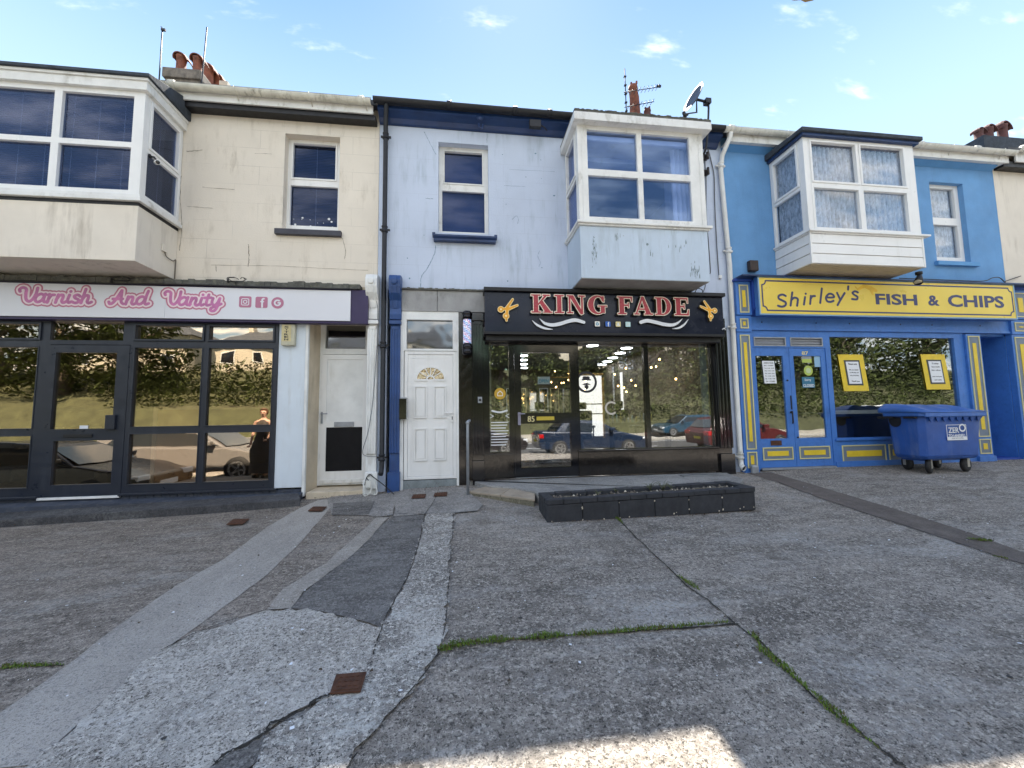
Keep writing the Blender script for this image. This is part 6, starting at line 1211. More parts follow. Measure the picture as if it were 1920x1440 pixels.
# cables, brackets and dish on the right of the bay
t = thing('satellite_dish', 'grey satellite dish on a bent pole above the white bay', 'satellite dish', (4.2, -0.35, 6.7), None)
pb_ = (4.369, 6.324); pt_ = (4.447, 7.118); mb = MB(); mb.tube(smoothline([(pb_[0] - 0.02, -0.21, pb_[1] - 0.15), (pb_[0], -0.3, pb_[1]), (pt_[0], -0.3, pt_[1] - 0.1), (pt_[0] - 0.02, -0.3, pt_[1])], 4), 0.018, 8); mb.tube([(pb_[0] - 0.02, -0.20, pb_[1] - 0.3), (pb_[0] - 0.02, -0.215, pb_[1] - 0.15)], 0.012, 6); mb.build('pole', blackiron, t)
dc = (4.154, 7.150); cdir = Vector((-0.90, -0.12, 0.40)).normalized(); C3 = Vector((dc[0], -0.34, dc[1])); up_ = cdir.orthogonal(); 
Tm = Matrix.Translation(C3) @ cdir.to_track_quat('Z', 'Y').to_matrix().to_4x4(); mb = MB(); rr = 0.255; vs = []; fs = []; n, kk = 28, 6
for s_ in (0, 1):
    for i in range(kk + 1):
        for j in range(n): a = 2 * math.pi * j / n; r_ = rr * i / kk; vs.append((r_ * math.cos(a) * 0.9, r_ * math.sin(a), 0.06 * (r_ / rr) ** 2 - 0.03 - s_ * 0.008))
for s_ in (0, 1):
    for i in range(kk):
        for j in range(n): a = s_ * (kk + 1) * n + i * n + j; b = s_ * (kk + 1) * n + i * n + (j + 1) % n; fs.append((a, b, b + n, a + n) if s_ == 0 else (a, a + n, b + n, b))
for j in range(n): a = kk * n + j; b = kk * n + (j + 1) % n; fs.append((a, b, b + (kk + 1) * n, a + (kk + 1) * n))
mb.add(vs, fs, Tm); mb.sm = [True] * len(mb.sm); mb.build('dish', mat('dish_grey', (0.075, 0.085, 0.11), 0.45, 0.08, 4), t)
lp = (3.840, 6.688); mb = MB(); low = C3 - Vector((0, 0, 0.25)) + Vector((0.03, 0, 0)); mb.tube([C3 - cdir * 0.04, (pt_[0] - 0.05, -0.3, pt_[1] + 0.02), (pt_[0], -0.3, pt_[1])], 0.022, 8); mb.box(pt_[0] - 0.07, pt_[0] + 0.03, -0.35, -0.25, pt_[1] - 0.03, pt_[1] + 0.06); mb.tube([low + Vector((0.02, 0.02, 0)), Vector((lp[0], -0.5, lp[1]))], 0.012, 6); mb.tube([low, C3 - cdir * .05, (pt_[0] - .02, -0.3, pt_[1])], 0.014, 6); mb.build('arm', blackiron, t)
mb = MB(); L3 = Vector((lp[0], -0.5, lp[1])); mb.tube([L3 + Vector((-.02, -.01, .03)), L3 + Vector((.02, 0, -.06))], 0.028, 10); mb.tube([L3 + Vector((0.02, 0, 0)), L3 + Vector((0.08, 0.02, 0.01))], 0.018, 8); mb.build('receiver', dullblack, t)
for k, (px_, pz_) in enumerate(((4.500, 6.267), (4.493, 5.964))):
    mb = MB(); mb.box(px_ - 0.07, px_ + 0.05, -0.05, -0.001, pz_ - 0.05, pz_ + 0.05); mb.tube([(px_ + 0.02, -0.09, pz_ - 0.07), (px_ + 0.02, -0.09, pz_ + 0.06)], 0.025, 10); mb.box(px_ - 0.09, px_ - 0.07, -0.06, -0.01, pz_ - 0.03, pz_ + 0.02)
    tag(mb.build('cable_insulator', mat('dark_brown_ceramic', (0.03, 0.02, 0.02), 0.4, 0.2)), ('upper dark cable insulator on the wall right of the white bay', 'lower dark cable insulator on the wall right of the white bay')[k], 'insulator', 'cable insulators on the pale blue wall')
def wp(lst, y=-0.02): return [(a[0], y, a[1]) for a in lst]
gc = mat('grey_cable', (0.13, 0.14, 0.16), 0.6, 0.1)
wire('cable', 'grey cable running down beside the white downpipe to a small white clip', wp([(4.582, 6.459), (4.633, 6.231), (4.679, 5.919), (4.663, 5.482), (4.652, 4.783), (4.658, 4.026), (4.675, 3.956)]), 0.009, gc, 'cable', 'loose cables right of the white bay')
wire('cable', 'dark cable dropping from the insulators to the foot of the blue bay', wp([(4.546, 6.753), (4.516, 6.433), (4.509, 6.117), (4.512, 5.805), (4.475, 5.183), (4.487, 4.674), (4.496, 4.121), (4.480, 4.040)]), 0.009, gc, 'cable', 'loose cables right of the white bay')
wire('cable', 'short frayed black cable hanging below the insulators beside the bay', wp([(4.454, 5.847), (4.430, 5.607), (4.439, 5.401), (4.389, 5.276), (4.377, 5.071), (4.422, 4.930)]), 0.010, cable, 'cable', 'loose cables right of the white bay')
wire('cable', 'black cable coil behind the right end of the black barber sign', wp([(4.053, 3.624), (4.107, 3.692), (4.187, 3.675), (4.204, 3.628), (4.250, 3.725), (4.255, 3.802)], -0.2), 0.007, cable, 'cable', 'loose cables right of the white bay')
mb = MB(); q = (4.669, 3.983); mb.box(q[0] - 0.02, q[0] + 0.035, -0.04, -0.001, q[1] - 0.03, q[1] + 0.03); tag(mb.build('cable_clip', upvc, bev=0.004), 'small white cable clip low on the pale blue wall near the white downpipe', 'clip')
wire('cable', 'grey cable tacked down the white fluted pilaster to the salon side door', [(a[0], -0.115, a[1]) for a in ((-1.377, 3.409), (-1.342, 3.235), (-1.344, 2.718), (-1.369, 2.207), (-1.403, 1.704), (-1.461, 1.291), (-1.536, 1.005), (-1.479, 0.922), (-1.248, 0.900), (-1.167, 0.840))], 0.005, gc, 'cable')
t = thing('socket_box', 'white outdoor socket box with tangled cables at the foot of the white pilaster', 'socket', (-1.45, -0.16, 0.4))
q0, q1 = (-1.479, 0.682), (-1.296, 0.437); mb = MB(); mb.box(q0[0], q1[0], -0.22, -0.141, q1[1], q0[1]); mb.build('box', whitepaint, t, 0.008)
mb = MB(); mb.tube(smoothline([(-1.44, -0.23, .60), (-1.38, -0.26, .55), (-1.37, -0.27, .42), (-1.42, -0.28, .36), (-1.47, -0.27, .36), (-1.46, -.26, .5)], 5), 0.008, 6); mb.tube(smoothline([(-1.44, -0.23, .62), (-1.37, -0.22, .66), (-1.30, -0.26, .5), (-1.28, -0.28, .38), (-1.33, -.27, .36)], 5), 0.008, 6); mb.box(-1.45, -1.38, -0.27, -0.225, 0.47, 0.57); mb.build('white_lead', cablew, t)
mb = MB(); mb.tube(smoothline([(-1.45, -0.23, .60), (-1.40, -0.25, .66), (-1.35, -0.24, .62), (-1.2, -.24, .5), (-1.1, -.28, .42), (-1.02, -.35, .37)], 5), 0.007, 6); mb.tube(smoothline([(-1.47, -0.24, .5), (-1.44, -0.26, .6), (-1.40, -0.25, .55)], 5), 0.007, 6); mb.build('black_lead', cable, t)

# inside the barber shop
rm = room(B, 0.3, 4.7, 0.06, 7.5, 0.47, 3.18, mat('barber_wall', (0.16, 0.13, 0.10), 0.7, 0.4, 2.5), mat('barber_floor', (0.16, 0.15, 0.14), 0.3, 0.2), mat('barber_ceiling', (0.14, 0.15, 0.20), 0.6, 0.1))
rnd = random.Random(31)
for k in range(9):
    x_ = 1.3 + k * .4; t = thing('styling_mirror', 'tall framed mirror on the back wall of the barber shop, %s from the left' % ('first', 'second', 'third', 'fourth', 'fifth', 'sixth', 'seventh', 'eighth', 'ninth')[k], 'mirror', (x_, 7.4, 1.3), 'framed mirrors at the back of the barber shop')
    mb = MB(); frame(mb, x_ - .16, x_ + .16, 1.3, 2.5, 7.40, .03, .05); mb.build('frame', [MATS['dark_interior'], silver, goldy][k % 3], t); mb = MB(); mb.box(x_ - .13, x_ + .13, 7.43, 7.44, 1.33, 2.47); mb.build('glass_panel', mat('mirror_glass', (.5, .5, .5), .05, 0, metal=1), t)
t = thing('wall_mirror', 'bright lit white mirror panels on the left wall inside the barber shop', 'mirror', (0.4, 1.5, 1.5))
lit = mat('lit_white_panel', (0.8, 0.8, 0.78), 0.5, 0, emit=(1, 0.97, 0.92, 0.42)); mb = MB()
for za, zb2 in ((0.95, 1.52), (1.55, 1.78), (1.81, 2.55)): mb.box(3.056, 3.684, 3.6, 3.64, za, zb2)
mb.build('panel', lit, t); mb = MB(); mb.box(3.692, 3.743, 3.58, 3.64, 0.9, 2.5); mb.box(3.056, 3.743, 3.58, 3.64, 2.56, 2.62); mb.build('gilt_edge', mat('warm_gilt', (0.4, 0.24, 0.06), 0.4, 0.2, 6), t)
t2 = thing('wall_mirror', 'narrow lit white mirror strip in the middle of the barber shop', 'mirror', (3.1, 4.6, 1.5)); mb = MB(); mb.box(4.636, 4.783, 4.6, 4.64, 1.0, 2.75); mb.build('panel', lit, t2); mb = MB()
for x_ in (4.367, 4.773): mb.box(x_, x_ + 0.03, 4.5, 4.56, 0.8, 2.9)
mb.build('posts', silver, t2)
lampm = mat('lit_disc', (0.9, 0.9, 0.9), 0.5, 0, emit=(0.93, 0.95, 1, 9.0)); base = None
LP_ = [(3.787, 1.682), (3.939, 2.493), (4.074, 3.210), (4.200, 4.046), (4.328, 4.798), (4.427, 5.529), (2.979, 2.177), (1.586, 3.736), (1.706, 4.523), (1.862, 5.439), (2.024, 6.374), (7.601, 5.620), (8.315, 6.806)]
for k, (x, y) in enumerate(LP_):
    row = 0 if k < 6 else 1 if k == 6 else 2 if k < 11 else 3; i = k - (0, 6, 7, 11)[row]
    if base is None:
        base = thing('ceiling_lamp', '', 'ceiling lamp', (0, 0, 0), 'round ceiling lamps in the barber shop'); mb = MB(); mb.lathe([(0.15, 0.0), (0.15, 0.03), (0.13, 0.035)], (0, 0, 0), 24); mb.build('lamp_rim', silver, base); mb = MB(); mb.lathe([(0.135, -0.004), (0.135, -0.001)], (0, 0, 0), 24); mb.build('lit_disc', lampm, base); o = base
    else: o = copy_tree(base)
    o.location = (x, y, 3.10); o['label'] = 'lit round barber shop ceiling lamp, %s, %s from the window' % (('middle row', 'one above the round badge', 'door row', 'right window row')[row], ('first', 'second', 'third', 'fourth', 'fifth', 'sixth', 'seventh')[i])
bulb = mat('warm_bulb', (1, 0.7, 0.3), 0.5, 0, emit=(1, 0.6, 0.2, 9)); ch_ = thing('chandelier', 'cluster of small warm bulbs glowing deep inside the barber shop', 'chandelier', (3.0, 4.0, 2.5)); mb = MB(); rnd = random.Random(8)
for _ in range(14): x, y, z = 2.9 + rnd.uniform(-.55, .6), 4.0 + rnd.uniform(-.3, .3), 2.45 + rnd.uniform(-.2, .25); mb.lathe([(0.004, -0.02), (0.018, 0), (0.004, 0.02)], (x, y, z), 8)
mb.build('bulbs', bulb, ch_); mb = MB(); mb.tube([(2.3, 4.0, 2.55), (3.5, 4.0, 2.55)], 0.012, 6); mb.tube([(2.9, 4, 2.55), (2.9, 4, 3.15)], 0.01, 6); mb.build('stem', MATS['warm_gilt'], ch_)
def barber_chair(x, y, a, label):
    t = thing('barber_chair', label, 'chair', (0, 0, 0), 'black barber chairs'); lm = mat('black_leather', (0.02, 0.018, 0.02), 0.3, 0.1)
    mb = MB(); mb.lathe([(0.3, 0), (0.28, 0.03), (0.06, 0.06), (0.05, 0.45)], (0, 0, 0), 20); mb.build('base', galv, t); mb = MB(); mb.box(-.27, .27, -.27, .27, .45, .6); mb.build('seat', lm, t, 0.04)
    mb = MB(); mb.box(-.26, .26, .2, .32, .6, 1.15); mb.build('backrest', lm, t, 0.04); mb = MB(); mb.box(-.13, .13, .22, .3, 1.18, 1.36); mb.build('headrest', lm, t, 0.03)
    for s_ in (-1, 1): mb = MB(); mb.box(s_ * .3 - .04, s_ * .3 + .04, -.2, .22, .72, .78); mb.box(s_ * .3 - .015, s_ * .3 + .015, .0, .06, .5, .72); mb.build('armrest', lm, t, 0.015)
    t.location = (x, y, 0.47); t.rotation_euler = (0, 0, a)
barber_chair(1.9, 2.3, 0.5, 'black barber chair nearest the lit mirror inside the shop'); barber_chair(2.9, 3.0, -0.4, 'black barber chair in the middle of the shop behind the glass'); barber_chair(3.7, 2.2, 0.2, 'black barber chair near the right window of the shop')
rnd = random.Random(41)
for k in range(16):  # hanging bulbs added without a known source, to make the interior brighter and busier
    x, y, z = 2.924 + rnd.uniform(-.3, 1.6), rnd.uniform(1.2, 3.2), rnd.uniform(2.0, 2.75); mb = MB(); mb.lathe([(0.004, -0.022), (0.022, 0), (0.004, 0.022)], (x, y, z), 8); mb.mi = 1; mb.tube([(x, y, z + .022), (x, y, 3.17)], .003, 4)
    tag(mb.build('added_bulb', [bulb, dullblack]), 'small warm bulb added under the ceiling to brighten the barber shop interior', 'pendant bulb', 'bulbs added to brighten the barber shop')
t = thing('display_shelf', 'dark shelf of bottles behind the right window of the barber shop', 'shelf', (3.9, 1.2, 0.5)); mb = MB(); mb.box(3.0, 4.35, 1.3, 1.55, 1.30, 1.34); mb.box(3.05, 3.09, 1.32, 1.5, .47, 1.3); mb.box(4.28, 4.32, 1.32, 1.5, .47, 1.3); mb.box(3.95, 4.35, 1.35, 1.6, 1.35, 1.7); mb.build('shelf_board', room_d, t); rnd = random.Random(12)
for k in range(14):
    mb = MB(); x = 3.1 + k * 0.085; h_ = rnd.uniform(.1, .22); mb.lathe([(.022, 0), (.024, h_ * .7), (.01, h_ * .8), (.01, h_)], (x, 1.4, 1.342), 10); tag(mb.build('bottle', [whitesh, MATS['icon_pale_cyan'], MATS['brass_plate'], galv][k % 4]), 'small bottle standing on the dark shelf behind the right barber window', 'bottle', 'bottles on the barber shelf')
t = thing('window_decal', 'round black barber badge with a moustached face on the middle window', 'decal', (2.092, yk + 0.03, 1.9)); cx_, cz_ = 2.100, 2.065
mb = MB(); mb.ring(cx_, cz_, 0.145, 0.185, yk + 0.036, n=40); mb.build('ring', inkblk, t); mb = MB(); union(mb, [capsule((cx_ - .07, cz_ + .04), (cx_ + .07, cz_ + .04), .012), capsule((cx_ - .04, cz_ + .07), (cx_ + .03, cz_ + .07), .03), capsule((cx_, cz_ - .03), (cx_ - .07, cz_ - .045), .018, .004), capsule((cx_, cz_ - .03), (cx_ + .07, cz_ - .045), .018, .004), capsule((cx_, cz_ - .08), (cx_, cz_ - .12), .035, .01)], yk + 0.0355, yk + 0.0365); mb.build('face_mark', inkblk, t)
t = thing('window_decal', 'pale letter C decal low on the middle barber window', 'decal', (2.518, yk + 0.03, 1.6)); mb = MB(); mb.ring(2.527, 1.617, 0.085, 0.115, yk + 0.036, n=30, a0=45, a1=315); mb.build('letter', mat('pale_decal', (0.6, 0.55, 0.48), 0.5, 0), t)
t = thing('window_sticker', 'round amber house sticker on the narrow window left of the barber door', 'sticker', (0.615, yk + 0.03, 1.8)); cx_, cz_ = 0.615, 1.877; mb = MB(); mb.disc(cx_, cz_, 0.095, yk + 0.034, th=0.002); mb.build('badge', mat('amber_badge', (0.55, 0.33, 0.03), 0.4, 0.05), t)
mb = MB(); union(mb, [capsule(a, b, 0.006) for a, b in (((cx_ - .04, cz_ - .035), (cx_ + .04, cz_ - .035)), ((cx_ - .04, cz_ - .035), (cx_ - .04, cz_ + .01)), ((cx_ + .04, cz_ - .035), (cx_ + .04, cz_ + .01)), ((cx_ - .04, cz_ + .01), (cx_, cz_ + .045)), ((cx_ + .04, cz_ + .01), (cx_, cz_ + .045)))], yk + 0.0325, yk + 0.0335); mb.build('house_mark', MATS['icon_white'], t)
t = thing('price_list', 'white printed price list on the narrow window left of the barber door', 'notice', (0.600, yk + 0.03, 1.0)); x0, x1 = h0[0] + 0.02, h0[1] - 0.02
mb = MB(); P = smoothline([(x0 + .02, 1.596), ((x0 + x1) / 2, 1.570), (x1 - .02, 1.596)], 4); union(mb, [capsule(P[i], P[i + 1], 0.014) for i in range(len(P) - 1)], yk + .034, yk + .0355)
for k in range(9): zz_ = 1.404 - k * 0.046; union(mb, [bar(x0, x1 - 0.02 * (k % 3), zz_ - 0.008, zz_ + 0.008)], yk + 0.034, yk + 0.0355)
for s_ in (-1, 1): xm = (x0 + x1) / 2 + s_ * 0.12; zz_ = 1.509; union(mb, [capsule((xm + s_ * .035, zz_ + .03), (xm - s_ * .02, zz_), .005), capsule((xm + s_ * .035, zz_ - .03), (xm - s_ * .02, zz_), .005)], yk + 0.034, yk + 0.0355)
mb.build('print', whitesh, t)
mb = MB(); mb.box(h0[0], h0[1], 0.1, 0.5, 0.85, 0.92); mb.build('window_shelf', mat('cream_shelf', (0.5, 0.48, 0.42), 0.6, 0.05), sf)

# ================================================================== HOUSE 3, bright blue with the chip shop
F = thing('terraced_house', 'bright blue terraced house with a boarded white bay above the chip shop', 'house', (7.5, 0, 0.5), 'terraced houses in the row')
XL, XR = 4.861, 10.97
wo = (9.39, 10.19, 4.46, 6.12); bL, bR, bY = 5.84, 8.04, -0.75
mb = MB(); wall(mb, XL, XR, 3.40, 6.73, [wo, (bL + .12, bR - .12, 4.62, 6.1)], 0.0, 0.32); mb.build('upper_wall', azure, F)
mb = MB(); mb.prism([(-0.002, 6.43), (-0.13, 6.494), (-0.002, 6.494)], XL + 0.02, XR - 0.05, 'x'); mb.build('eaves_cove', azureco, F)
shell(F, XL, XR, 6.7, azure); roofslope(F, XL, XR, 6.71, 8.6)
fascia(F, XL + 0.01, XR + 0.10, 6.495, 6.69, upvcold, -0.2)
gutter(F, XL - 0.1, XR + 0.16, 6.69, mat('stained_white_gutter', (0.62, 0.61, 0.56), 0.6, 0.12, 6, streak=0.9, streakcol=(0.3, 0.31, 0.22), grime=(2, 1, 1)), joints=(4.9, 8.9, 10.2), brackets=(6.0, 9.6, 10.8))
mb = MB(); mb.box(XL, XR, -0.29, 0.1, 6.711, 6.722); mb.build('slate_edge', slate, F)
win = glazing(F, 'window', (9.36, 10.19, 4.46, 6.12), [(9.52, 10.092, 5.418, 6.048), (9.52, 10.092, 4.583, 5.270)], 0.09, 0.16, upvc, g_lace, 0.13)
sill(win, 9.32, 10.30, 4.36, 4.455, -0.07, 0.24, azureco)
lacecurtain(win, 9.42, 10.15, 4.55, 6.08, 0.20, 21, amp=0.02, per=0.1)
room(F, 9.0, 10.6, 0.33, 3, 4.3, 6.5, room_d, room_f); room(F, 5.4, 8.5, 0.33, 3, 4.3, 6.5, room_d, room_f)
bay = MB()
for k in range(3): z_ = 3.99 + k * 0.175; bay.prism([(bY + 0.012, z_ + 0.006), (bY - 0.006, z_ + 0.012), (bY, z_ + 0.172), (bY + 0.02, z_ + 0.172)], bL, bR, 'x'); bay.prism([(bL + 0.012, z_ + 0.006), (bL - 0.006, z_ + 0.012), (bL, z_ + 0.172), (bL + 0.02, z_ + 0.172)], bY + 0.02, -0.002, 'y'); bay.prism([(bR - 0.012, z_ + 0.006), (bR + 0.006, z_ + 0.012), (bR, z_ + 0.172), (bR - 0.02, z_ + 0.172)], bY + 0.02, -0.002, 'y')
bay.box(bL + 0.021, bR - 0.021, bY + 0.021, -0.002, 4.0, 4.515); bay = bay.build('bay_window', upvc, F)
mb = MB(); n = 8
for k in range(n): y_ = bY + 0.03 + k * (0.71 / n); mb.box(bL + 0.02, bR - 0.02, y_ + 0.004, y_ + 0.71 / n - 0.004, 3.985, 3.999)
mb.build('bay_underside', mat('aged_soffit_board', (0.50, 0.43, 0.33), 0.6, 0.12, 3, streak=0.6), bay, 0.002)
mb = MB(); mb.box(bL - 0.02, bR + 0.02, bY - 0.02, -0.003, 4.517, 4.54); mb.box(bL - 0.04, bR + 0.13, bY - 0.05, -0.003, 4.541, 4.575); mb.build('bay_sill', upvc, bay, 0.005)
for xx, yy in ((bL - 0.012, bY - 0.012), (bR - 0.018, bY - 0.012)):
    mb = MB(); mb.box(xx, xx + 0.03, yy, yy + 0.03, 3.99, 4.516); mb.build('corner_trim', upvc, bay)
zf = 6.235
hs_ = [(5.989, 6.859, 4.603 + 0.03, 5.340), (6.954, 7.824, 4.603 + 0.03, 5.340), (5.989, 6.859, 5.457, 6.17), (6.954, 7.824, 5.457, 6.17)]
glazing(bay, 'bay_frame', (bL, bR, 4.576, zf), hs_, bY, bY + 0.07, upvc, g_lace, bY + 0.045, sash=(2, 3), sw=0.035)
mb = MB(); mb.box(bL + 0.10, bL + 0.106, bY - 0.006, bY - 0.001, 4.58, zf - 0.002)
for xx, zz_ in ((5.95, 4.6), (6.4, 4.605), (7.3, 4.605), (7.9, 4.605)): mb.lathe([(0.007, 0), (0.005, 0.004)], (xx, bY - 0.005, zz_), 8, 'y')
mb.build('corner_trim', upvc, bay)
side_glazing(bay, bL, bY + 0.071, -0.005, 4.576, zf, 5.38, upvc, g_lace, -1, corner=0.05)
side_glazing(bay, bR, bY + 0.071, -0.005, 4.576, zf, 5.38, upvc, g_lace, 1, corner=0.05)
lacecurtain(bay, bL + 0.14, bR - 0.1, 4.60, 6.17, bY + 0.13, 31, amp=0.03, per=0.10); lacecurtain(bay, bY + 0.12, -0.05, 4.6, 6.17, bL + 0.1, 32, axis='y', per=0.1)
lacecurtain(bay, bL + 0.16, bL + 0.5, 4.60, 5.3, bY + 0.18, 33, MATS['white_curtain'], per=0.09, name='tied_curtain', amp=0.03)
mb = MB(); mb.box(bL - 0.05, bR + 0.06, bY - 0.06, -0.003, zf + 0.001, zf + 0.05); mb.build('bay_fascia', navy, bay, 0.004)
mb = MB(); mb.prism([(bY - 0.10, zf + 0.051), (-0.003, zf + 0.051), (-0.003, zf + 0.17), (bY - 0.10, zf + 0.12)], bL - 0.09, bR + 0.10, 'x'); mb.build('bay_roof', felt, bay, 0.01)
# white downpipe
xa, xb2 = 4.790, 4.839; pw = [(4.895, -0.26, 6.72), (4.885, -0.25, 6.56), (4.829, -0.07, 6.294), (xa, -0.06, 6.0), (4.849, -0.06, 4.2), (4.836, -0.06, 2.6), (4.834, -0.06, 0.72), (4.816, -0.09, 0.60), (4.779, -0.18, 0.56)]
downpipe(F, pw, 0.042, upvcold, [(4.781 + .02, -0.06, 6.109), (4.848, -0.06, 4.469), (4.850, -0.06, 3.059), (4.830, -0.06, 0.748)], label='stained white plastic downpipe')
mb = MB(); e = Vector(pw[-1]); mb.tube([e, e + Vector((0.005, -0.025, -0.01))], [0.05, 0.05], 14, cap=False); mb.mi = 1; mb.tube([e + Vector((0.0, -0.02, -0.008)), e + Vector((0.001, -0.022, -0.009))], 0.038, 14); mb.build('pipe_shoe', [upvcold, dullblack], F)
# shopfront joinery
yf = -0.06
def bead(mb, x0, x1, z0, z1, y, w=0.018, d=0.012): frame(mb, x0, x1, z0, z1, y - d, w, d - 0.0005)
def panel(parent, x0, x1, z0, z1, y, name='panel', inner=0.30, innz=None, grow=0.012):
    mb = MB(); mb.mi = 0; mb.box(x0 + 0.018, x1 - 0.018, y - 0.003, y - 0.0008, z0 + 0.018, z1 - 0.018); mb.mi = 1; bead(mb, x0, x1, z0, z1, y)
    iw = (x1 - x0) * inner; ih = innz if innz is not None else iw; mb.mi = 2; mb.box(x0 + iw, x1 - iw, y - 0.009, y - 0.0031, z0 + ih, z1 - ih); return mb.build(name, [shopgrey, beadcream, shopyel], parent)
def pilaster(parent, x0, x1, y, zb, ztop, zcap, label):
    mb = MB(); mb.box(x0, x1, y, 0.0, zb, ztop); p = mb.build('pilaster', shopblue, parent, 0.005, label=label)
    panel(p, x0 + 0.05, x1 - 0.04, zb + 0.42, ztop - 0.05, y, inner=0.34, innz=0.14); panel(p, x0 + 0.05, x1 - 0.04, zb + 0.10, zb + 0.38, y, inner=0.34)
    mb = MB(); mb.box(x0 - 0.01, x1 + 0.008, y - 0.02, 0.0, ztop + 0.001, ztop + 0.30); c = mb.build('capital_block', shopblue, p, 0.005); panel(c, x0 + 0.06, x1 - 0.06, ztop + 0.06, ztop + 0.24, y - 0.02, inner=0.34)
    mb = MB(); mb.box(x0 - 0.01, x1 + 0.008, y - 0.05, 0.0, ztop + 0.302, zcap); c = mb.build('end_block', shopblue, p, 0.005); panel(c, x0 + 0.05, x1 - 0.05, ztop + 0.34, zcap - 0.06, y - 0.05, inner=0.32, innz=0.10)
    mb = MB(); mb.box(x0 - 0.03, x1 + 0.02, y - 0.08, 0, zcap + 0.001, zcap + 0.05); mb.build('end_cap', shopblued, p, 0.005); return p
pl0, pl1 = 4.880, 5.158; pilaster(F, pl0, pl1, -0.10, 0.44, 2.95, 3.86, 'blue and yellow pilaster at the left end of the chip shop')
pr0, pr1 = 9.708, 10.050; pilaster(F, pr0, pr1, -0.10, 0.50, 2.95, 3.1, 'blue and yellow pilaster between the chip shop window and side door') if False else None
mb = MB(); mb.box(pr0, pr1, -0.10, 0.0, 0.52, 2.97); p = mb.build('pilaster', shopblue, F, 0.005, label='blue and yellow pilaster between the chip shop window and side door')
panel(p, pr0 + 0.04, pr1 - 0.04, 0.98, 2.93, -0.10, inner=0.34, innz=0.14); panel(p, pr0 + 0.04, pr1 - 0.04, 0.66, 0.94, -0.10, inner=0.32); mb = MB(); mb.box(pr0 - 0.02, pr1 + 0.02, -0.13, 0, 0.5, 0.62); mb.build('pilaster_foot', shopblue, p, 0.005)
pe0, pe1 = 10.788, 10.788 + 0.42; pilaster(F, pe0, pe1, -0.10, 0.52, 2.97, 3.86, 'blue and yellow pilaster at the right end of the chip shop')
wx0, wx1 = 6.774, 9.487; wz0, wz1 = 1.021, 2.893
dxa, dxb = 5.211, 6.673; dzt = 2.678
fl = [(5.230, 5.871, 2.704, 2.871), (5.957, 6.625, 2.704, 2.871)]
mb = MB(); wall(mb, pl1 + 0.001, pr0 - 0.001, 0.50, 2.99, [(wx0, wx1, wz0, wz1), (dxa, dxb, 0.50, dzt)] + fl, yf, 0.03); sf = mb.build('shopfront', shopblue, F, 0.004)
pane(wx0 - .003, wx1 + .003, wz0 - .003, wz1 + .003, -0.02, g_fish, sf)
for h in fl: pane(h[0] - .003, h[1] + .003, h[2] - .003, h[3] + .003, -0.03, mat('grey_louvre_glass', (0.22, 0.23, 0.27), 0.35, 0.1, 3), sf, 'fanlight_pane'); 
mb = MB()
for h in fl: frame(mb, h[0] + .001, h[1] - .001, h[2] + .001, h[3] - .001, yf - 0.008, 0.02, 0.03)
for h in fl:
    for k in range(1, 3): z_ = h[2] + (h[3] - h[2]) * k / 3; mb.box(h[0] + .022, h[1] - .022, -0.045, -0.031, z_ - .005, z_ + .005)
mb.build('fanlight_frame', galv, sf)
mb = MB(); mb.box(wx0, wx1, 0.0, 0.03, 1.454, 1.523); mb.build('window_bar', silver, sf)
mb = MB(); mb.box(wx0 - 0.05, wx1 + 0.03, yf - 0.035, yf - 0.001, wz0 - 0.05, wz0 - 0.012); mb.build('window_sill', shopblue, sf, 0.005)
za, zb2 = 0.577, 0.885
panel(sf, 6.844, 7.751, za, zb2, yf, 'riser_panel', inner=0.10, innz=0.10); panel(sf, 7.796 + .02, 7.796 + 1.35, za, zb2, yf, 'riser_panel', inner=0.06, innz=0.10)
mb = MB(); mb.box(dxb + 0.03, pr0, yf - 0.025, yf - 0.001, 0.50, 0.60); mb.build('skirting', shopblue, sf, 0.004)
xm = 5.930
for k, (a, b, L_, R_, lab) in enumerate(((dxa + .004, xm - 0.003, 5.252, 5.800, 'left blue door leaf of the chip shop'), (xm + 0.003, dxb - .004, 6.014, 6.576, 'right blue door leaf of the chip shop'))):
    d = glazing(F, 'shop_door', (a, b, 0.53, dzt - 0.004), [(L_, R_, 1.034, 2.530)], yf + 0.012, yf + 0.06, shopblue, g_fish, yf + 0.03, label=lab)
    panel(d, a + 0.06, b - 0.06, 0.66, 0.883, yf + 0.012, 'door_panel', inner=0.15, innz=0.068)
    if k == 0:
        mb = MB(); mb.box(5.443, 5.652, yf + 0.002, yf + 0.0115, 0.917, 1.002); mb.build('letter_plate', rust, d)
        mb = MB(); mb.box(b - 0.06, b - 0.045, yf - 0.03, yf - 0.015, 1.55, 1.80); mb.tube([(b - .05, yf - .02, 1.52), (b - .05, yf - .03, 1.50), (b - .05, yf - .03, 1.33), (b - .05, yf - .02, 1.30)], 0.012, 7); mb.lathe([(.022, 0), (.018, .02)], (b - .05, yf - .01, 1.50), 12, 'y'); mb.build('handle', dullblack, d); mb = MB(); mb.lathe([(.016, 0), (.014, .012)], (b - .07, yf - .001, 2.08), 12, 'y'); mb.build('lock', dullblack, d)
    else:
        mb = MB(); mb.lathe([(.016, 0), (.014, .012)], (a + .05, yf - .001, 1.05), 12, 'y'); mb.build('lock', dullblack, d)
        text('door_number', '87', 6.189, 6.320, 2.546, 2.616, yf + 0.009, MATS['brass_number'], d, 0.003, bold=0.02)
mb = MB(); mb.box(dxa, dxb, -0.1, 0.03, 0.49, 0.525); mb.build('threshold', galv, F)
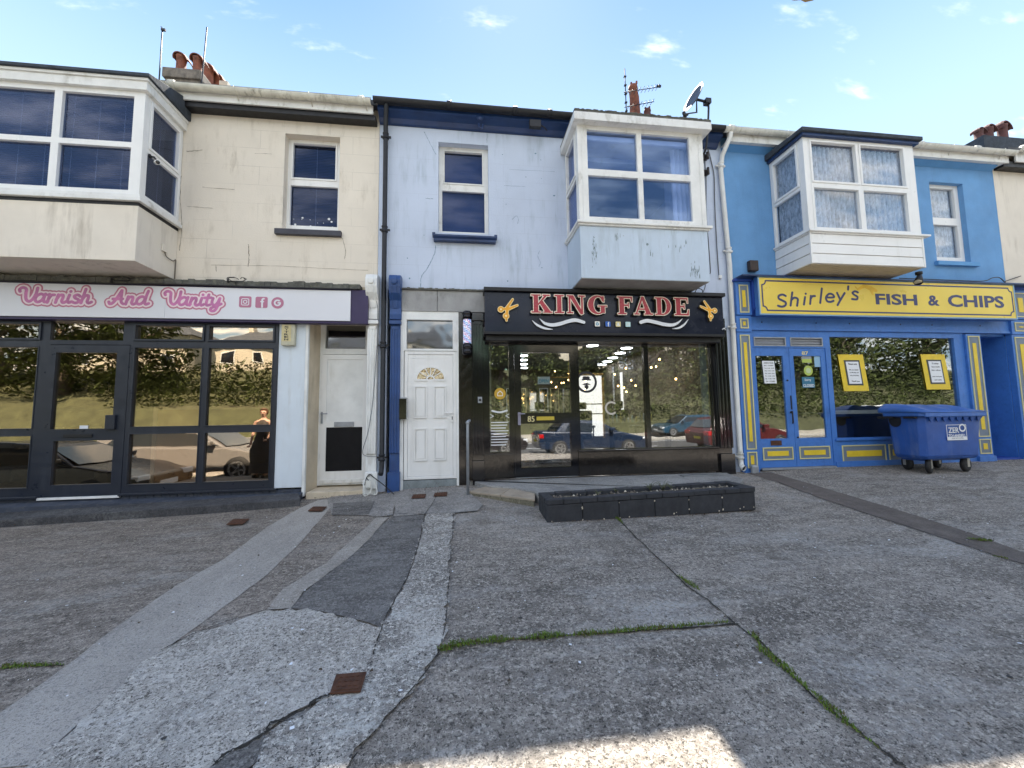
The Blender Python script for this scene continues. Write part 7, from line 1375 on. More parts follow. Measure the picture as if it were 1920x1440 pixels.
# frieze and cornice under the sign
mb = MB(); fz0, fz1 = 2.991, 3.24; mb.box(pl1 + .002, pe0 - .002, -0.08, 0.0, fz0, fz1); mb.box(pl1 + .02, pe0 - .02, -0.10, -0.081, fz0 + 0.002, fz0 + 0.04)
for k in range(6): mb.mi = 1; mb.lathe([(.015, 0), (.012, .005)], (5.4 + k * 0.9 + (k % 2) * .2, -0.085, fz0 + 0.15), 10, 'y')
mb.mi = 0; mb.build('frieze', [shopblue, dullblack], F, 0.004)
mb = MB(); mb.prism([(-0.08, fz1 + 0.001), (-0.12, fz1 + 0.03), (-0.14, fz1 + 0.035), (-0.20, fz1 + 0.10), (-0.22, fz1 + 0.10), (-0.22, fz1 + 0.125), (0.0, fz1 + 0.125), (0.0, fz1 + 0.001)], pl1 + .002, pe0 - .002, 'x'); mb.build('cornice', shopblued, F)
mb = MB(); mb.box(pl1 - 0.0, pe0, -0.2, -0.0, fz1 + 0.126, 3.88); mb.build('sign_backing', shopblued, F)
mb = MB(); mb.box(pl0, pe1, -0.34, 0.0, 3.905, 3.93); mb.build('sign_lead_ledge', navy, F)
# recessed side door at the right
rx0, rx1 = pr1 + 0.001, pe0 - 0.001; yr = 0.55
mb = MB(); mb.box(rx0, rx0 + 0.02, 0.0, yr, 0.5, 2.99); mb.box(rx1 - 0.02, rx1, 0.0, yr, 0.5, 2.99); mb.box(rx0, rx1, 0, yr, 2.95, 2.99); mb.build('recess_lining', shopblue, F)
mb = MB(); wall(mb, rx0 + .02, rx1 - .02, 0.55, 2.95, [(rx0 + .08, rx1 - .12, 0.58, 2.5)], yr, yr + .06); mb.build('side_door_frame', shopblue, F, 0.005)
sdh = [(rx1 - 0.52, rx1 - 0.26, 1.62 + k * 0.26, 1.85 + k * 0.26) for k in range(3)] + [(rx0 + 0.15, rx1 - 0.56, 1.62 + k * 0.26, 1.85 + k * 0.26) for k in range(3)]
glazing(F, 'side_door', (rx0 + .083, rx1 - .123, 0.585, 2.497), sdh, yr + 0.01, yr + .05, shopblued, g_fan, yr + .03, label='blue side door with small square panes')
mb = MB(); mb.box(rx0, rx1, -0.05, yr, 0.5, 0.56); mb.build('side_door_step', shopblued, F)
# chip shop sign
S = thing('shop_sign', "yellow chip shop sign lettered Shirley's FISH & CHIPS inside a navy border", 'sign', (8, -0.3, 3.4), 'shop name signs')
yS = -0.30; sx0, sx1, sz0, sz1 = 5.213, 10.615, 3.243, 3.888
sx0 = 5.206; mb = MB(); mb.box(sx0 - 0.02, sx1 + 0.01, yS + 0.01, -0.201, sz0 - 0.03, sz1 + 0.035); mb.build('sign_box', shopblue, S, 0.006)
mb = MB(); mb.box(sx0, sx1, yS - 0.004, yS + 0.009, sz0, sz1); pn = mb.build('sign_panel', signyel, S)
mb = MB(); frame(mb, sx0 - 0.018, sx1 + 0.008, sz0 - 0.024, sz1 + 0.03, yS - 0.012, 0.018, 0.02); mb.build('sign_frame', mat('pale_blue_bead', (0.25, 0.42, 0.62), 0.5, 0.05), S)
mb = MB(); m_ = 0.055; c_ = 0.075; a, b, c, d = sx0 + m_, sx1 - m_, sz0 + m_, sz1 - m_
pts = []
for cx_, cz_, a0 in ((a, c, 90), (b, c, 180), (b, d, 270), (a, d, 360)):
    q = [(cx_ + c_ * math.cos(R(a0 - 90 * k / 8)), cz_ + c_ * math.sin(R(a0 - 90 * k / 8))) for k in range(9)]
    pts += q
union(mb, [capsule(pts[i], pts[(i + 1) % len(pts)], 0.013, n=8) for i in range(len(pts))], yS - 0.006, yS - 0.0045); mb.build('navy_border', signink, S)
text('lettering', 'FISH', 7.536, 8.421, 3.448, 3.656, yS - 0.006, signink, S, 0.002, bold=0.028)
text('lettering', '&', 8.656, 8.898, 3.450, 3.650, yS - 0.006, signink, S, 0.002, bold=0.028)
text('lettering', 'CHIPS', 9.091, 10.355, 3.438, 3.673, yS - 0.006, signink, S, 0.002, bold=0.028)
SH = {'S': [[(.85, 1.5), (.55, 1.68), (.18, 1.5), (.15, 1.12), (.5, .85), (.8, .6), (.75, .2), (.4, 0), (.02, .12)]], 'h': [[(.35, 1.7), (.1, 0)], [(.2, .7), (.5, 1.02), (.82, .9), (.8, .5), (.72, 0)]], 'i': [[(.25, 1.0), (.1, 0)], [(.33, 1.45), (.34, 1.46)]],
      'r': [[(.25, 1.0), (.1, 0)], [(.18, .6), (.4, .95), (.7, 1.0)]], 'l': [[(.4, 1.75), (.1, 0)]], 'e': [[(.12, .55), (.85, .6), (.75, .95), (.42, 1.0), (.12, .55), (.2, .1), (.5, 0), (.8, .15)]], 'y': [[(.15, 1.0), (.42, .1)], [(.9, 1.0), (.42, .1), (.1, -.55)]], "'": [[(.2, 1.75), (.15, 1.35)]], 's': [[(.68, .88), (.4, 1.0), (.15, .8), (.35, .55), (.6, .35), (.5, .05), (.05, .08)]]}
S_X = {1457: 5.545, 1473: 5.713, 1479: 5.776, 1495: 5.945, 1504: 6.040, 1511: 6.115, 1516: 6.168, 1528: 6.296, 1535: 6.372, 1542: 6.447, 1546: 6.490, 1563: 6.674, 1567: 6.718, 1584: 6.904, 1588: 6.947, 1592: 6.991, 1596: 7.035, 1609: 7.179}
S_Z = {(1457, 575): 3.368, (1479, 573): 3.392, (1504, 571): 3.417, (1516, 570): 3.430, (1535, 568): 3.454, (1546, 566): 3.476, (1567, 564): 3.501, (1588, 563): 3.516, (1596, 562): 3.528}
for chh, u0, u1, vb, vx in (('S', 1457, 1473, 575, 12.5), ('h', 1479, 1495, 573, 13.5), ('i', 1504, 1511, 571, 13), ('r', 1516, 1528, 570, 14), ('l', 1535, 1542, 568, 14.5), ('e', 1546, 1563, 566, 14), ('y', 1567, 1584, 564, 14), ("'", 1588, 1592, 563, 14), ('s', 1596, 1609, 562, 15)):
    X0 = sx0 + (u0 - 1425) / (1903 - 1425) * (sx1 - sx0) * (1.0); kx = (sx1 - sx0) / 478.0
    X0 = S_X[u0]; X1 = S_X[u1]; ZB = S_Z[(u0, vb)]; XH = vx * 0.0105
    wmax = max(u for st in SH[chh] for u, v in st) or 1
    strokes = [[(X0 + u / wmax * (X1 - X0), ZB + v * XH) for u, v in (smoothline(st, 5) if len(st) > 2 else st)] for st in SH[chh]]
    mb = MB(); union(mb, [capsule(s_[i], s_[i + 1], 0.020, n=10) for s_ in strokes for i in range(len(s_) - 1)], yS - 0.007, yS - 0.0045); mb.build('lettering', signink, S)
mb = MB(); stn = [(7.185, 3.721), (7.325, 3.795), (7.454, 3.748), (7.562, 3.711), (7.488, 3.639)]; union(mb, [capsule(stn[0], stn[1], .02, .035), capsule(stn[1], stn[2], .03, .045), capsule(stn[2], stn[3], .045, .03), capsule(stn[2], stn[4], .04, .02), capsule(stn[0], (stn[0][0] - .05, stn[0][1] + .05), .012)], yS - 0.0052, yS - 0.0043); mb.build('rust_stain', mat('ochre_stain', (0.74, 0.46, 0.03), 0.5, 0.15, 9), S)
# small fittings
t = thing('wall_sensor', 'small brown box on the bright blue wall above the chip shop sign', 'sensor', (5.3, -0.05, 4.2)); q0, q1 = (5.235, 4.294), (5.403, 4.098); mb = MB(); mb.box(q0[0], q1[0], -0.10, -0.01, q1[1], q0[1]); mb.build('housing', mat('dark_brown_box', (0.05, 0.035, 0.03), 0.6, 0.2, 9), t, 0.012); mb = MB(); mb.box(q0[0] + .03, q1[0] - .03, -0.01, -0.001, q1[1] + .02, q0[1] - .02); mb.build('bracket', dullblack, t)
t = thing('spotlight', 'black spotlight hanging under the right corner of the boarded bay', 'light', (8.0, -0.6, 3.9)); a = Vector((8.110, -0.6, 3.97)); mb = MB(); mb.tube([a, a + Vector((0, 0, -.05))], .05, 10); mb.tube([a + Vector((0, 0, -.05)), a + Vector((-0.03, -.02, -.10))], .02, 8); mb.build('bracket', dullblack, t); b = a + Vector((-0.14, -0.08, -0.22)); mb = MB(); mb.tube([a + Vector((-.02, -.02, -.08)), a + Vector((-.06, -.04, -.14)), b], [.035, .05, .062], 14); mb.build('lamp_body', dullblack, t); mb = MB(); mb.lathe([(.055, 0), (.045, .004)], (0, 0, 0), 16, T=Matrix.Translation(b) @ (b - a).to_track_quat('Z', 'Y').to_matrix().to_4x4()); mb.build('lens', mat('warm_lens', (0.5, 0.45, 0.32), 0.2, 0), t)
wire('cable', 'black cable lying along the top of the yellow sign and looping over its right end', [(8.05, -0.33, 3.95), (8.6, -0.34, 3.945), (9.3, -0.34, 3.94), (9.9, -0.33, 3.95), (10.2, -0.28, 4.04), (10.5, -0.2, 4.08), (10.75, -0.12, 4.02), (10.9, -0.05, 4.08), (11.3, -0.03, 4.2)], 0.009, cable)
t = thing('bollard_stub', 'worn grey stub of pipe at the foot of the left blue pilaster', 'stub', (4.98, -0.16, 0.46)); x_ = 5.013; mb = MB(); mb.box(x_ - .07, x_ + .06, -0.20, -0.125, 0.44, 0.60); mb.build('stub', galv, t, 0.03)
# notices and stickers in the chip shop windows
ypn = 0.0
def sheet_notice(label, x0, x1, z0, z1, y, lines, skew=0.0, border=None, cat='notice', seed=0, group=None, string=0.0):
    t = thing('notice', label, cat, ((x0 + x1) / 2, y, z0), group); rnd = random.Random(seed)
    def sk(x, z): return x + (z1 - z) * skew
    b = 0.0
    if border:
        mb = MB(); mb.prism([(sk(x0, z0), z0), (sk(x1, z0), z0), (sk(x1, z1), z1), (sk(x0, z1), z1)], y, y + 0.006); mb.build('yellow_mount', border, t)
        w = (x1 - x0); bx_, bz = w * 0.19, (z1 - z0) * 0.155; mb = MB(); X0, X1, Z0, Z1 = x0 + bx_, x1 - bx_, z0 + bz, z1 - bz; mb.prism([(sk(X0, Z0), Z0), (sk(X1, Z0), Z0), (sk(X1, Z1), Z1), (sk(X0, Z1), Z1)], y - 0.004, y - 0.0005); mb.build('dark_mount', mat('dark_mount', (0.05, 0.055, 0.055), 0.5, 0), t)
        x0, x1, zz0, zz1 = X0 + w * .06, X1 - w * .06, Z0 + .03, Z1 - .03
    else: zz0, zz1 = z0, z1
    mb = MB(); mb.prism([(sk(x0, zz0), zz0), (sk(x1, zz0), zz0), (sk(x1, zz1), zz1), (sk(x0, zz1), zz1)], y - 0.008, y - 0.0045); mb.build('paper', whitesh, t)
    for i, (s_, hgt, ind) in enumerate(lines):
        zc = zz1 - (zz1 - zz0) * (i + 0.8) / (len(lines) + 0.6); ww = (x1 - x0) * (0.80 - ind)
        if s_:
            o_ = text('writing', s_, sk(x0, zc) + (x1 - x0) * (0.1 + ind * 0.6), sk(x0, zc) + (x1 - x0) * (0.1 + ind * 0.6) + ww, zc - hgt / 2, zc + hgt / 2, y - 0.0095, inkblk, t, 0.0008, bold=0.015)
    if string:
        for xx in (x0, x1) if not border else (X0 - bx_ * .5, X1 + bx_ * .5):
            mb = MB(); mb.tube([(xx - 0.01, y, z1 - 0.02), (xx, y, z1 + string)], 0.003, 4); mb.build('string', dullblack, t)
    return t
p0, p1 = (5.385, 2.436), (5.685, 2.026)
sheet_notice('white opening hours list hanging in the left chip shop door', p0[0], p1[0] - 0.06, p1[1], p0[1], -0.035, [('OPENING HOURS', .022, 0), ('Mon  CLOSED', .018, .05), ('Tue  4.30 - 8.30', .018, 0), ('Wed  4.30 - 8.30', .018, 0), ('Thu  4.30 - 8.30', .018, 0), ('Fri  11.30 - 9.00', .018, 0), ('Sat  11.30 - 9.00', .018, 0), ('Sun  CLOSED', .018, .05)], 0.06, seed=1, string=0.06)
p0, p1 = (6.969, 2.563), (7.578, 1.876)
sheet_notice('white notice in a yellow mount hanging at the left of the chip shop window', p0[0] - .02, p1[0] - 0.10, p1[1], p0[1], -0.036, [('Please note', .035, .1), ('', 0, 0), ('We are closed', .026, .05), ('on Monday and', .026, .08), ('all of Sunday', .026, .1), ('', 0, 0), ('Thank you', .034, .15)], 0.10, shopyel, seed=2, group='yellow mounted notices', string=0.22)
p0, p1 = (8.758, 2.577), (9.395, 1.895)
sheet_notice('white notice in a yellow mount hanging at the right of the chip shop window', p0[0] - .02, p1[0] - 0.12, p1[1], p0[1], -0.036, [('Today', .035, .2), ('Specials', .03, .12), ('fish cakes', .024, .05), ('', 0, 0), ('peas and pies', .026, .02), ('ask inside', .022, .2)], 0.10, shopyel, seed=3, group='yellow mounted notices', string=0.22)
x0, x1 = 6.203, 6.400
t = thing('door_sticker', 'green and grey rectangular sticker at the top of the right chip shop door', 'sticker', (x0, -0.03, 2.5)); mb = MB(); mb.box(x0, x1, -0.032, -0.0305, 2.407, 2.477); mb.mi = 1; mb.box(x0, x1, -0.032, -0.0305, 2.477 + .0005, 2.526); mb.build('sticker', [mat('lime_sticker', (0.42, 0.52, 0.10), 0.5, 0.05), galv], t)
x0, x1 = 6.455, 6.576; t = thing('door_sticker', 'small pale blue sticker in the top corner of the right chip shop door', 'sticker', (x0, -0.03, 2.5)); mb = MB(); mb.box(x0, x1, -0.032, -0.0305, 2.328, 2.527); mb.build('sticker', mat('sky_sticker', (0.28, 0.48, 0.66), 0.5, 0.05), t)
t = thing('door_sticker', 'round lime green sticker on the right chip shop door', 'sticker', (6.310, -0.03, 2.2)); mb = MB(); mb.disc(6.316, 2.259, 0.092, -0.032, th=0.0015); mb.mi = 1; mb.disc(6.316, 2.259, 0.05, -0.034, th=0.0015); mb.build('sticker', [MATS['lime_sticker'], mat('pale_lime', (0.5, 0.6, 0.35), 0.5, 0)], t)
x0, x1, z0, z1 = 6.172, 6.423, 1.944, 2.141; t = thing('closed_sign', 'small blue sign reading CLOSED on the right chip shop door', 'sign', (x0, -0.03, 2.0)); mb = MB(); mb.box(x0, x1, -0.034, -0.0305, z0, z1); mb.build('plate', mat('teal_blue_plate', (0.03, 0.16, 0.26), 0.5, 0.05), t); text('lettering', 'CLOSED', x0 + .012, x1 - .012, z0 + .015, z0 + .065, -0.0355, whitesh, t, .001, bold=.02); text('lettering', 'Sorry', x0 + .05, x1 - .07, z1 - .085, z1 - .03, -0.0355, whitesh, t, .001, bold=.01)
# chip shop interior
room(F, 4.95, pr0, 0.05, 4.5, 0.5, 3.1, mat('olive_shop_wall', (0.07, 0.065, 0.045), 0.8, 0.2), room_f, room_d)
t = thing('shop_counter', 'long dark counter inside the chip shop behind the window bar', 'counter', (6.5, 1.5, 0.5)); mb = MB(); mb.box(5.2, 8.7, 1.9, 2.6, .5, 1.45); mb.build('counter_body', mat('counter_navy', (0.03, 0.035, 0.08), 0.5, 0.1), t); mb = MB(); mb.box(5.15, 8.75, 1.85, 2.65, 1.451, 1.49); mb.build('counter_top', galv, t, .005)
for lab, x0, x1, z0, z1, yy in (('small dark framed picture on the chip shop wall left of the larger one', 9.0, 9.42, 1.95, 2.42, 2.6), ('large green framed picture on the chip shop wall beside the right notice', 10.0, 10.75, 1.9, 2.6, 2.6)):
    x0, x1 = x0 - 0.5, x1 - 0.5; x1 = min(x1, pr0 - .05); t = thing('picture', lab, 'picture', (x0, 1.2, z0)); s = 0.86; yy = 1.0; x0, x1 = x0 * .80, x1 * .80
    mb = MB(); frame(mb, x0, x1, z0, z1, yy, .03, .02); mb.build('picture_frame', dullblack, t); mb = MB(); mb.box(x0 + .031, x1 - .031, yy + .005, yy + .012, z0 + .031, z1 - .031); mb.build('print', mat('grey_green_print', (0.12, 0.17, 0.15), 0.6, 0.3, 9), t)

# ================================================================== HOUSE 4, cream, far right
D4 = thing('terraced_house', 'cream terraced house at the far right beyond the bright blue one', 'house', (14, 0, 0.5), 'terraced houses in the row')
mb = MB(); wall(mb, 10.975, 22, 0.4, 6.85, [(13, 14.2, 4.5, 6.0), (12.2, 13.2, .55, 2.6)], 0.0, 0.3); mb.build('wall', creamcl, D4); shell(D4, 10.975, 22, 6.75, creamcl); roofslope(D4, 10.975, 22, 6.80, 8.6)
glazing(D4, 'window', (13, 14.2, 4.5, 6.0), [(13.07, 14.13, 4.57, 5.93)], .1, .17, upvc, g_up); mb = MB(); mb.box(12.2, 13.2, .1, .15, .55, 2.6); mb.build('door', upvc, D4)
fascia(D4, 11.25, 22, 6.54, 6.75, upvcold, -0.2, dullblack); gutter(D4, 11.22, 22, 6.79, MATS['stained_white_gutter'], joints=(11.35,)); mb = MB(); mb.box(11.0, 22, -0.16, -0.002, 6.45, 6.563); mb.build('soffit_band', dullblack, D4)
ch = MB(); c0, c1 = 15.026, 16.199; zc = 9.412; ch.box(c0, c1 + .3, 2.5, 3.2, 7.5, zc + .03); ch = ch.build('chimney', felt, D4)
pot(ch, 15.191, 2.7, zc, .115, .36, terrad); pot(ch, 15.617, 2.75, zc + .03, .125, .50, terrad); pot(ch, 16.051, 2.7, zc + .03, .125, .60, terrad)

# ================================================================== wheelie bin
t = thing('wheelie_bin', 'large blue four wheeled rubbish bin with a white landfill label', 'bin', (8.05, -0.65, 0.5))
bx0, bx1, by0, by1 = 7.43, 8.66, -0.93, -0.33; zb0, zr_ = 0.69, 1.42
def taper(mb, z0, z1, i0, i1, ch=0.07):
    def ring_(z, i): a, b, c, d = bx0 + i, bx1 - i, by0 + i * .9, by1 - i * .5; return [(a + ch, c, z), (b - ch, c, z), (b, c + ch, z), (b, d - ch, z), (b - ch, d, z), (a + ch, d, z), (a, d - ch, z), (a, c + ch, z)]
    vs = ring_(z0, i0) + ring_(z1, i1); n = 8; mb.add(vs, [tuple(range(n))[::-1], tuple(range(n, 2 * n))] + [(i, (i + 1) % n, n + (i + 1) % n, n + i) for i in range(n)])
mb = MB(); taper(mb, zb0 + 0.05, zr_ - 0.02, 0.06, 0.015); taper(mb, zb0, zb0 + 0.0495, 0.095, 0.06); body = mb.build('bin_body', bluebin, t, 0.012)
mb = MB(); taper(mb, zr_ - 0.019, zr_ + 0.045, -0.03, -0.035, 0.05); mb.box(bx0 + .02, bx1 - .02, by0 - .045, by0 - .02, zr_ - .03, zr_ + .04); mb.build('rim', binlid, t, 0.012)
mb = MB()   # saw tooth stiffeners under the rim
for k in range(8): x_ = bx0 + 0.10 + k * 0.132; mb.add([(x_, by0 - 0.028, zr_ - .02), (x_ + .132, by0 - .028, zr_ - .02), (x_ + .066, by0 - .002, zr_ - .02 - .10), (x_ + .02, by0 + .03, zr_ - .02), (x_ + .112, by0 + .03, zr_ - .02)], [(0, 2, 1), (0, 3, 2), (1, 2, 4)])
mb.build('rim_ribs', bluebin, t)
mb = MB(); nx, ny = 30, 16; vs = []
for j in range(ny + 1):
    for i in range(nx + 1):
        u, v = i / nx, j / ny; x = bx0 - .045 + (bx1 - bx0 + .09) * u; y = by0 - .05 + (by1 - by0 + .09) * v
        e = min(1, min(u, 1 - u) * 9) ; z = zr_ + 0.05 + 0.125 * math.sin(min(1, v * 1.3) * 1.57) * (0.35 + .65 * e) + 0.018 * math.sin(u * 19) * e * (v > .12) + .02 * math.sin(u * 6 + 1) * v
        vs.append((x, y, z))
k = len(vs); vs += [(x, y, zr_ + 0.046) for x, y, z in vs]; F_ = [(j * (nx + 1) + i, j * (nx + 1) + i + 1, (j + 1) * (nx + 1) + i + 1, (j + 1) * (nx + 1) + i) for j in range(ny) for i in range(nx)]; F_ += [tuple(q + k for q in f[::-1]) for f in F_]
for i in range(nx): F_ += [(i, i + k, i + 1 + k, i + 1), (ny * (nx + 1) + i + 1, ny * (nx + 1) + i + 1 + k, ny * (nx + 1) + i + k, ny * (nx + 1) + i)]
for j in range(ny): a, b = j * (nx + 1), (j + 1) * (nx + 1); F_ += [(b, b + k, a + k, a), (a + nx, a + nx + k, b + nx + k, b + nx)]
mb.add(vs, F_); mb.sm = [True] * len(mb.sm); mb.build('lid', binlid, t)
mb = MB(); 
for x_ in (bx0 + .04, bx0 + .34): mb.tube([(x_, by1 + .05, zr_ + .06), (x_ + .03, by1 - .08, zr_ + .17), (x_ + .10, by1 - .32, zr_ + .145)], .016, 6)
mb.build('lid_handles', mat('pale_blue_plastic', (0.3, 0.42, 0.62), .4, .1), t)
mb = MB(); mb.box(bx0 - .05, bx0 - .0, by1 - .20, by1 + .06, zr_ - .055, zr_ - .02); mb.box(bx0 - .05, bx0 - .0, by0 + .06, by0 + .24, zr_ - .055, zr_ - .02); mb.build('side_handle', dullblack, t, .008)
mb = MB(); c = Vector((bx0 + .028, by0 + .42, zr_ - .1)); P = [(0.10 * math.cos(a), .10 * math.sin(a)) for a in [math.pi + math.pi * q / 12 for q in range(13)]]; mb.add([(bx0 + .018 - (p_[1]) * -.09 * 0 + .0, c.y + p_[0], c.z + p_[1]) for p_ in P] + [(bx0 + .012, c.y + .1, zr_ - .03), (bx0 + .012, c.y - .1, zr_ - .03)], [tuple(range(15))[::-1]]); mb.build('trunnion_recess', dullblack, t)
# label
lx0, lx1, lz0, lz1 = 7.909, 8.293, 1.003, 1.257; yl_ = -0.912
T0 = MB(); 
lab = MB(); frame(lab, lx0, lx1, lz0, lz1, yl_, .008, .002); lab.box(lx0 + .008, lx1 - .008, yl_, yl_ + .002, lz0 + .008, lz0 + .055); lo = lab.build('label_frame', whitesh, body)
text('label_writing', 'ZER', lx0 + .03, lx0 + .235, lz1 - .135, lz1 - .045, yl_ - .001, whitesh, body, .001, bold=.02)
mb = MB(); mb.ring(lx0 + .305, lz1 - .055, .042, .066, yl_ - .0012); mb.build('label_writing', whitesh, body)
text('label_writing', 'TO LANDFILL', lx0 + .025, lx1 - .025, lz1 - .205, lz1 - .155, yl_ - .001, whitesh, body, .001, bold=.02)
text('label_writing', 'recycle more', lx0 + .09, lx1 - .09, lz0 + .065, lz0 + .09, yl_ - .001, whitesh, body, .001); text('label_writing', 'waste and recycling', lx0 + .08, lx1 - .08, lz0 + .022, lz0 + .042, yl_ - .002, signink, body, .001)
for wx, wy, a in ((bx0 + .30, by0 + .18, .45), (bx1 - .20, by0 + .18, .2), (bx0 + .24, by1 - .12, 1.2), (bx1 - .35, by1 - .12, .3)):
    T = Matrix.Translation((wx, wy, 0)) @ Matrix.Rotation(a, 4, 'Z'); zg = G(wx, wy) + .006
    mb = MB(); mb.lathe([(.06, -.03), (.105, -.03), (.12, -.017), (.12, .017), (.105, .03), (.06, .03)], (0, 0, 0), 24, 'y', T=T @ Matrix.Translation((-.03, 0, zg + .12))); wh = mb.build('castor_wheel', rubber, t)
    mb = MB(); mb.box(-.05, .05, -.035, .035, zg + .244, zb0 + .005, T); mb.box(-.045, .02, -.036, -.030, zg + .08, zg + .243, T); mb.box(-.045, .02, .030, .036, zg + .08, zg + .243, T); mb.build('castor_fork', mat('zinc', (0.45, 0.43, 0.38), .4, .15, 9, metal=.5), t); mb = MB(); mb.lathe([(.045, -.0265), (.045, .0265)], (0, 0, 0), 14, 'y', T=T @ Matrix.Translation((-.03, 0, zg + .12))); mb.build('hub', MATS['zinc'], wh)
mb = MB(); mb.box(bx0 + .15, bx1 - .15, by0 + .18, by1 - .12, zb0 - .03, zb0 - .001); mb.build('underframe', bluebin, t)

# ================================================================== the street behind the photographer, seen in the shop windows
leafm = mat('foliage', (0.075, 0.095, 0.025), 0.8, 0.6, 0.9, spec=0.2); leafd = mat('dark_foliage', (0.045, 0.055, 0.02), 0.8, 0.5, 0.9, spec=0.2); bark = mat('bark', (0.09, 0.07, 0.05), 0.9, 0.3, 9)
def blob_leaves(mb, c, r, n, s, rnd):
    for _ in range(n):
        d = Vector((rnd.gauss(0, 1), rnd.gauss(0, 1), rnd.gauss(0, 1))).normalized() * (rnd.uniform(.45, 1) ** .5); p = Vector((c[0] + d.x * r[0], c[1] + d.y * r[1], c[2] + d.z * r[2]))
        a = Vector((rnd.gauss(0, 1), rnd.gauss(0, 1), rnd.gauss(0, 1))).normalized(); b = a.orthogonal().normalized(); q = s * rnd.uniform(.6, 1.4); mb.mi = int(rnd.random() < .45)
        mb.add([p - a * q, p + b * q * .7, p + a * q, p - b * q * .7], [(0, 1, 2, 3)])
def tree(label, x, y, h, w, seed, group='trees beyond the road', z=0.2):
    t = thing('tree', label, 'tree', (x, y, z), group); rnd = random.Random(seed); mb = MB(); mb.tube([(x, y, z), (x + .1, y, z + h * .3), (x, y + .1, z + h * .7)], [w * .09, w * .06, w * .03], 8)
    for k in range(6): a = k * 1.05 + seed; mb.tube([(x, y, z + h * (.25 + .06 * k)), (x + w * .32 * math.cos(a), y + w * .32 * math.sin(a), z + h * (.42 + .07 * k))], [w * .035, w * .012], 6)
    mb.build('trunk', bark, t); mb = MB()
    for k in range(16): a = rnd.uniform(0, 6.28); u = (k + rnd.random()) / 16; rr = w * .42 * math.sin(max(.25, min(2.9, u * 2.6 + .35))) ; blob_leaves(mb, (x + rr * .75 * math.cos(a), y + rr * .75 * math.sin(a), z + h * (.04 + .88 * u)), (w * .27, w * .27, h * .13), 520, .115, rnd)
    mb.build('crown', [leafm, leafd], t)
mb = MB(); mb.prism([(-19.4, -0.3), (-19.4, 0.05), (-20.0, 0.8), (-21.6, 2.3), (-24, 3.3), (-30, 5.8), (-60, 7.6), (-60, -0.3)], -90, 110, 'x'); struct('grass_bank', mb, mat('bank_grass', (0.060, 0.062, 0.026), 0.95, 0.35, 1.5, bump=0.6, bscale=9))
mb = MB(); mb.box(-90, 110, -19.45, -19.38, -0.3, 0.25); tag(mb.build('low_wall', mat('pale_wall', (0.4, 0.37, 0.32), .9, .1, 2)), 'low pale wall along the far side of the road', 'wall')
rnd = random.Random(77)
specs = [(-33, 8, 7), (-28, 7, 7), (-23.5, 7.5, 6.5), (-0.5, 4.2, 3.6), (3.0, 4.4, 3.8), (6.8, 3.6, 4.2), (10.8, 4.4, 4.6), (15.5, 6.8, 5.6), (19.5, 8.2, 6.6), (24, 8.8, 6.8), (29.5, 9.2, 7.4), (35, 9.6, 7.6), (42, 10, 8)]
words = ['first', 'second', 'third', 'fourth', 'fifth', 'sixth', 'seventh', 'eighth', 'ninth', 'tenth', 'eleventh', 'twelfth', 'thirteenth']
for k, (x, h, w) in enumerate(specs): tree('bushy green tree on the bank across the road, %s from the left' % words[k], x, -24 - rnd.uniform(0, 2), h, w, 100 + k, z=3.3)
mb = MB(); 
for k in range(110): x = -22 + (k // 2) * .40; blob_leaves(mb, (x, (-22.4, -24.4)[k % 2] + rnd.uniform(-.4, .4), (3.1, 4.6)[k % 2] + rnd.uniform(-.3, .3)), (.7, .8, 1.2), 130, .09, rnd)
tag(mb.build('hedge', [leafm, leafd]), 'long clipped green hedge on the bank facing the nail salon', 'hedge')
mb = MB()
for k in range(90): x = -3 + k * .5; blob_leaves(mb, (x, -22.2 + rnd.uniform(-.3, .3), 3.0 + rnd.uniform(-.3, .4)), (.7, .7, 1.5), 150, .08, rnd)

for k in range(100): x = -3 + k * .5; blob_leaves(mb, (x, -20.7 + rnd.uniform(-.2, .3), 1.7 + rnd.uniform(-.3, .4)), (.6, .5, 1.0), 110, .08, rnd)
tag(mb.build('hedge', [leafd, leafm]), 'dark hedge at the foot of the trees facing the barber shop', 'hedge')
def far_house(x, y, w, d, h, m, label, z=6.4, rh=2.2):
    t = thing('far_house', label, 'house', (x, y, z), 'houses across the road'); mb = MB(); mb.box(x - w / 2, x + w / 2, y - d / 2, y + d / 2, z - 1, z + h); mb.build('wall', m, t)
    mb = MB(); o = .35; a, b, c, e = x - w / 2 - o, x + w / 2 + o, y - d / 2 - o, y + d / 2 + o; mb.add([(a, c, z + h), (b, c, z + h), (b, e, z + h), (a, e, z + h), (a + w * .3, y, z + h + rh), (b - w * .3, y, z + h + rh)], [(0, 1, 5, 4), (1, 2, 5), (2, 3, 4, 5), (3, 0, 4), (3, 2, 1, 0)]); rf = mb.build('roof', slate, t)
    mb = MB(); mb.box(x - w * .3, x - w * .3 + .7, y - .35, y + .35, z + h + rh * .5, z + h + rh + .7); mb.build('chimney', stackr, rf)
    for k in range(3):
        for j in range(int(h // 2.6)):
            xx = x - w / 2 + w * (k + .5) / 3; zz_ = z + .9 + j * 2.7; mb = MB(); frame(mb, xx - .6, xx + .6, zz_, zz_ + 1.2, y + d / 2 + .01, .07, .05); mb.mi = 1; mb.box(xx - .53, xx + .53, y + d / 2 + .02, y + d / 2 + .03, zz_ + .07, zz_ + 1.13); mb.build('window', [upvc, gloss], t)
fc = mat('pebbledash', (0.5, 0.45, 0.36), .9, .1, 2); fg = mat('pale_green_render', (0.25, 0.42, 0.33), .9, .05, 2)
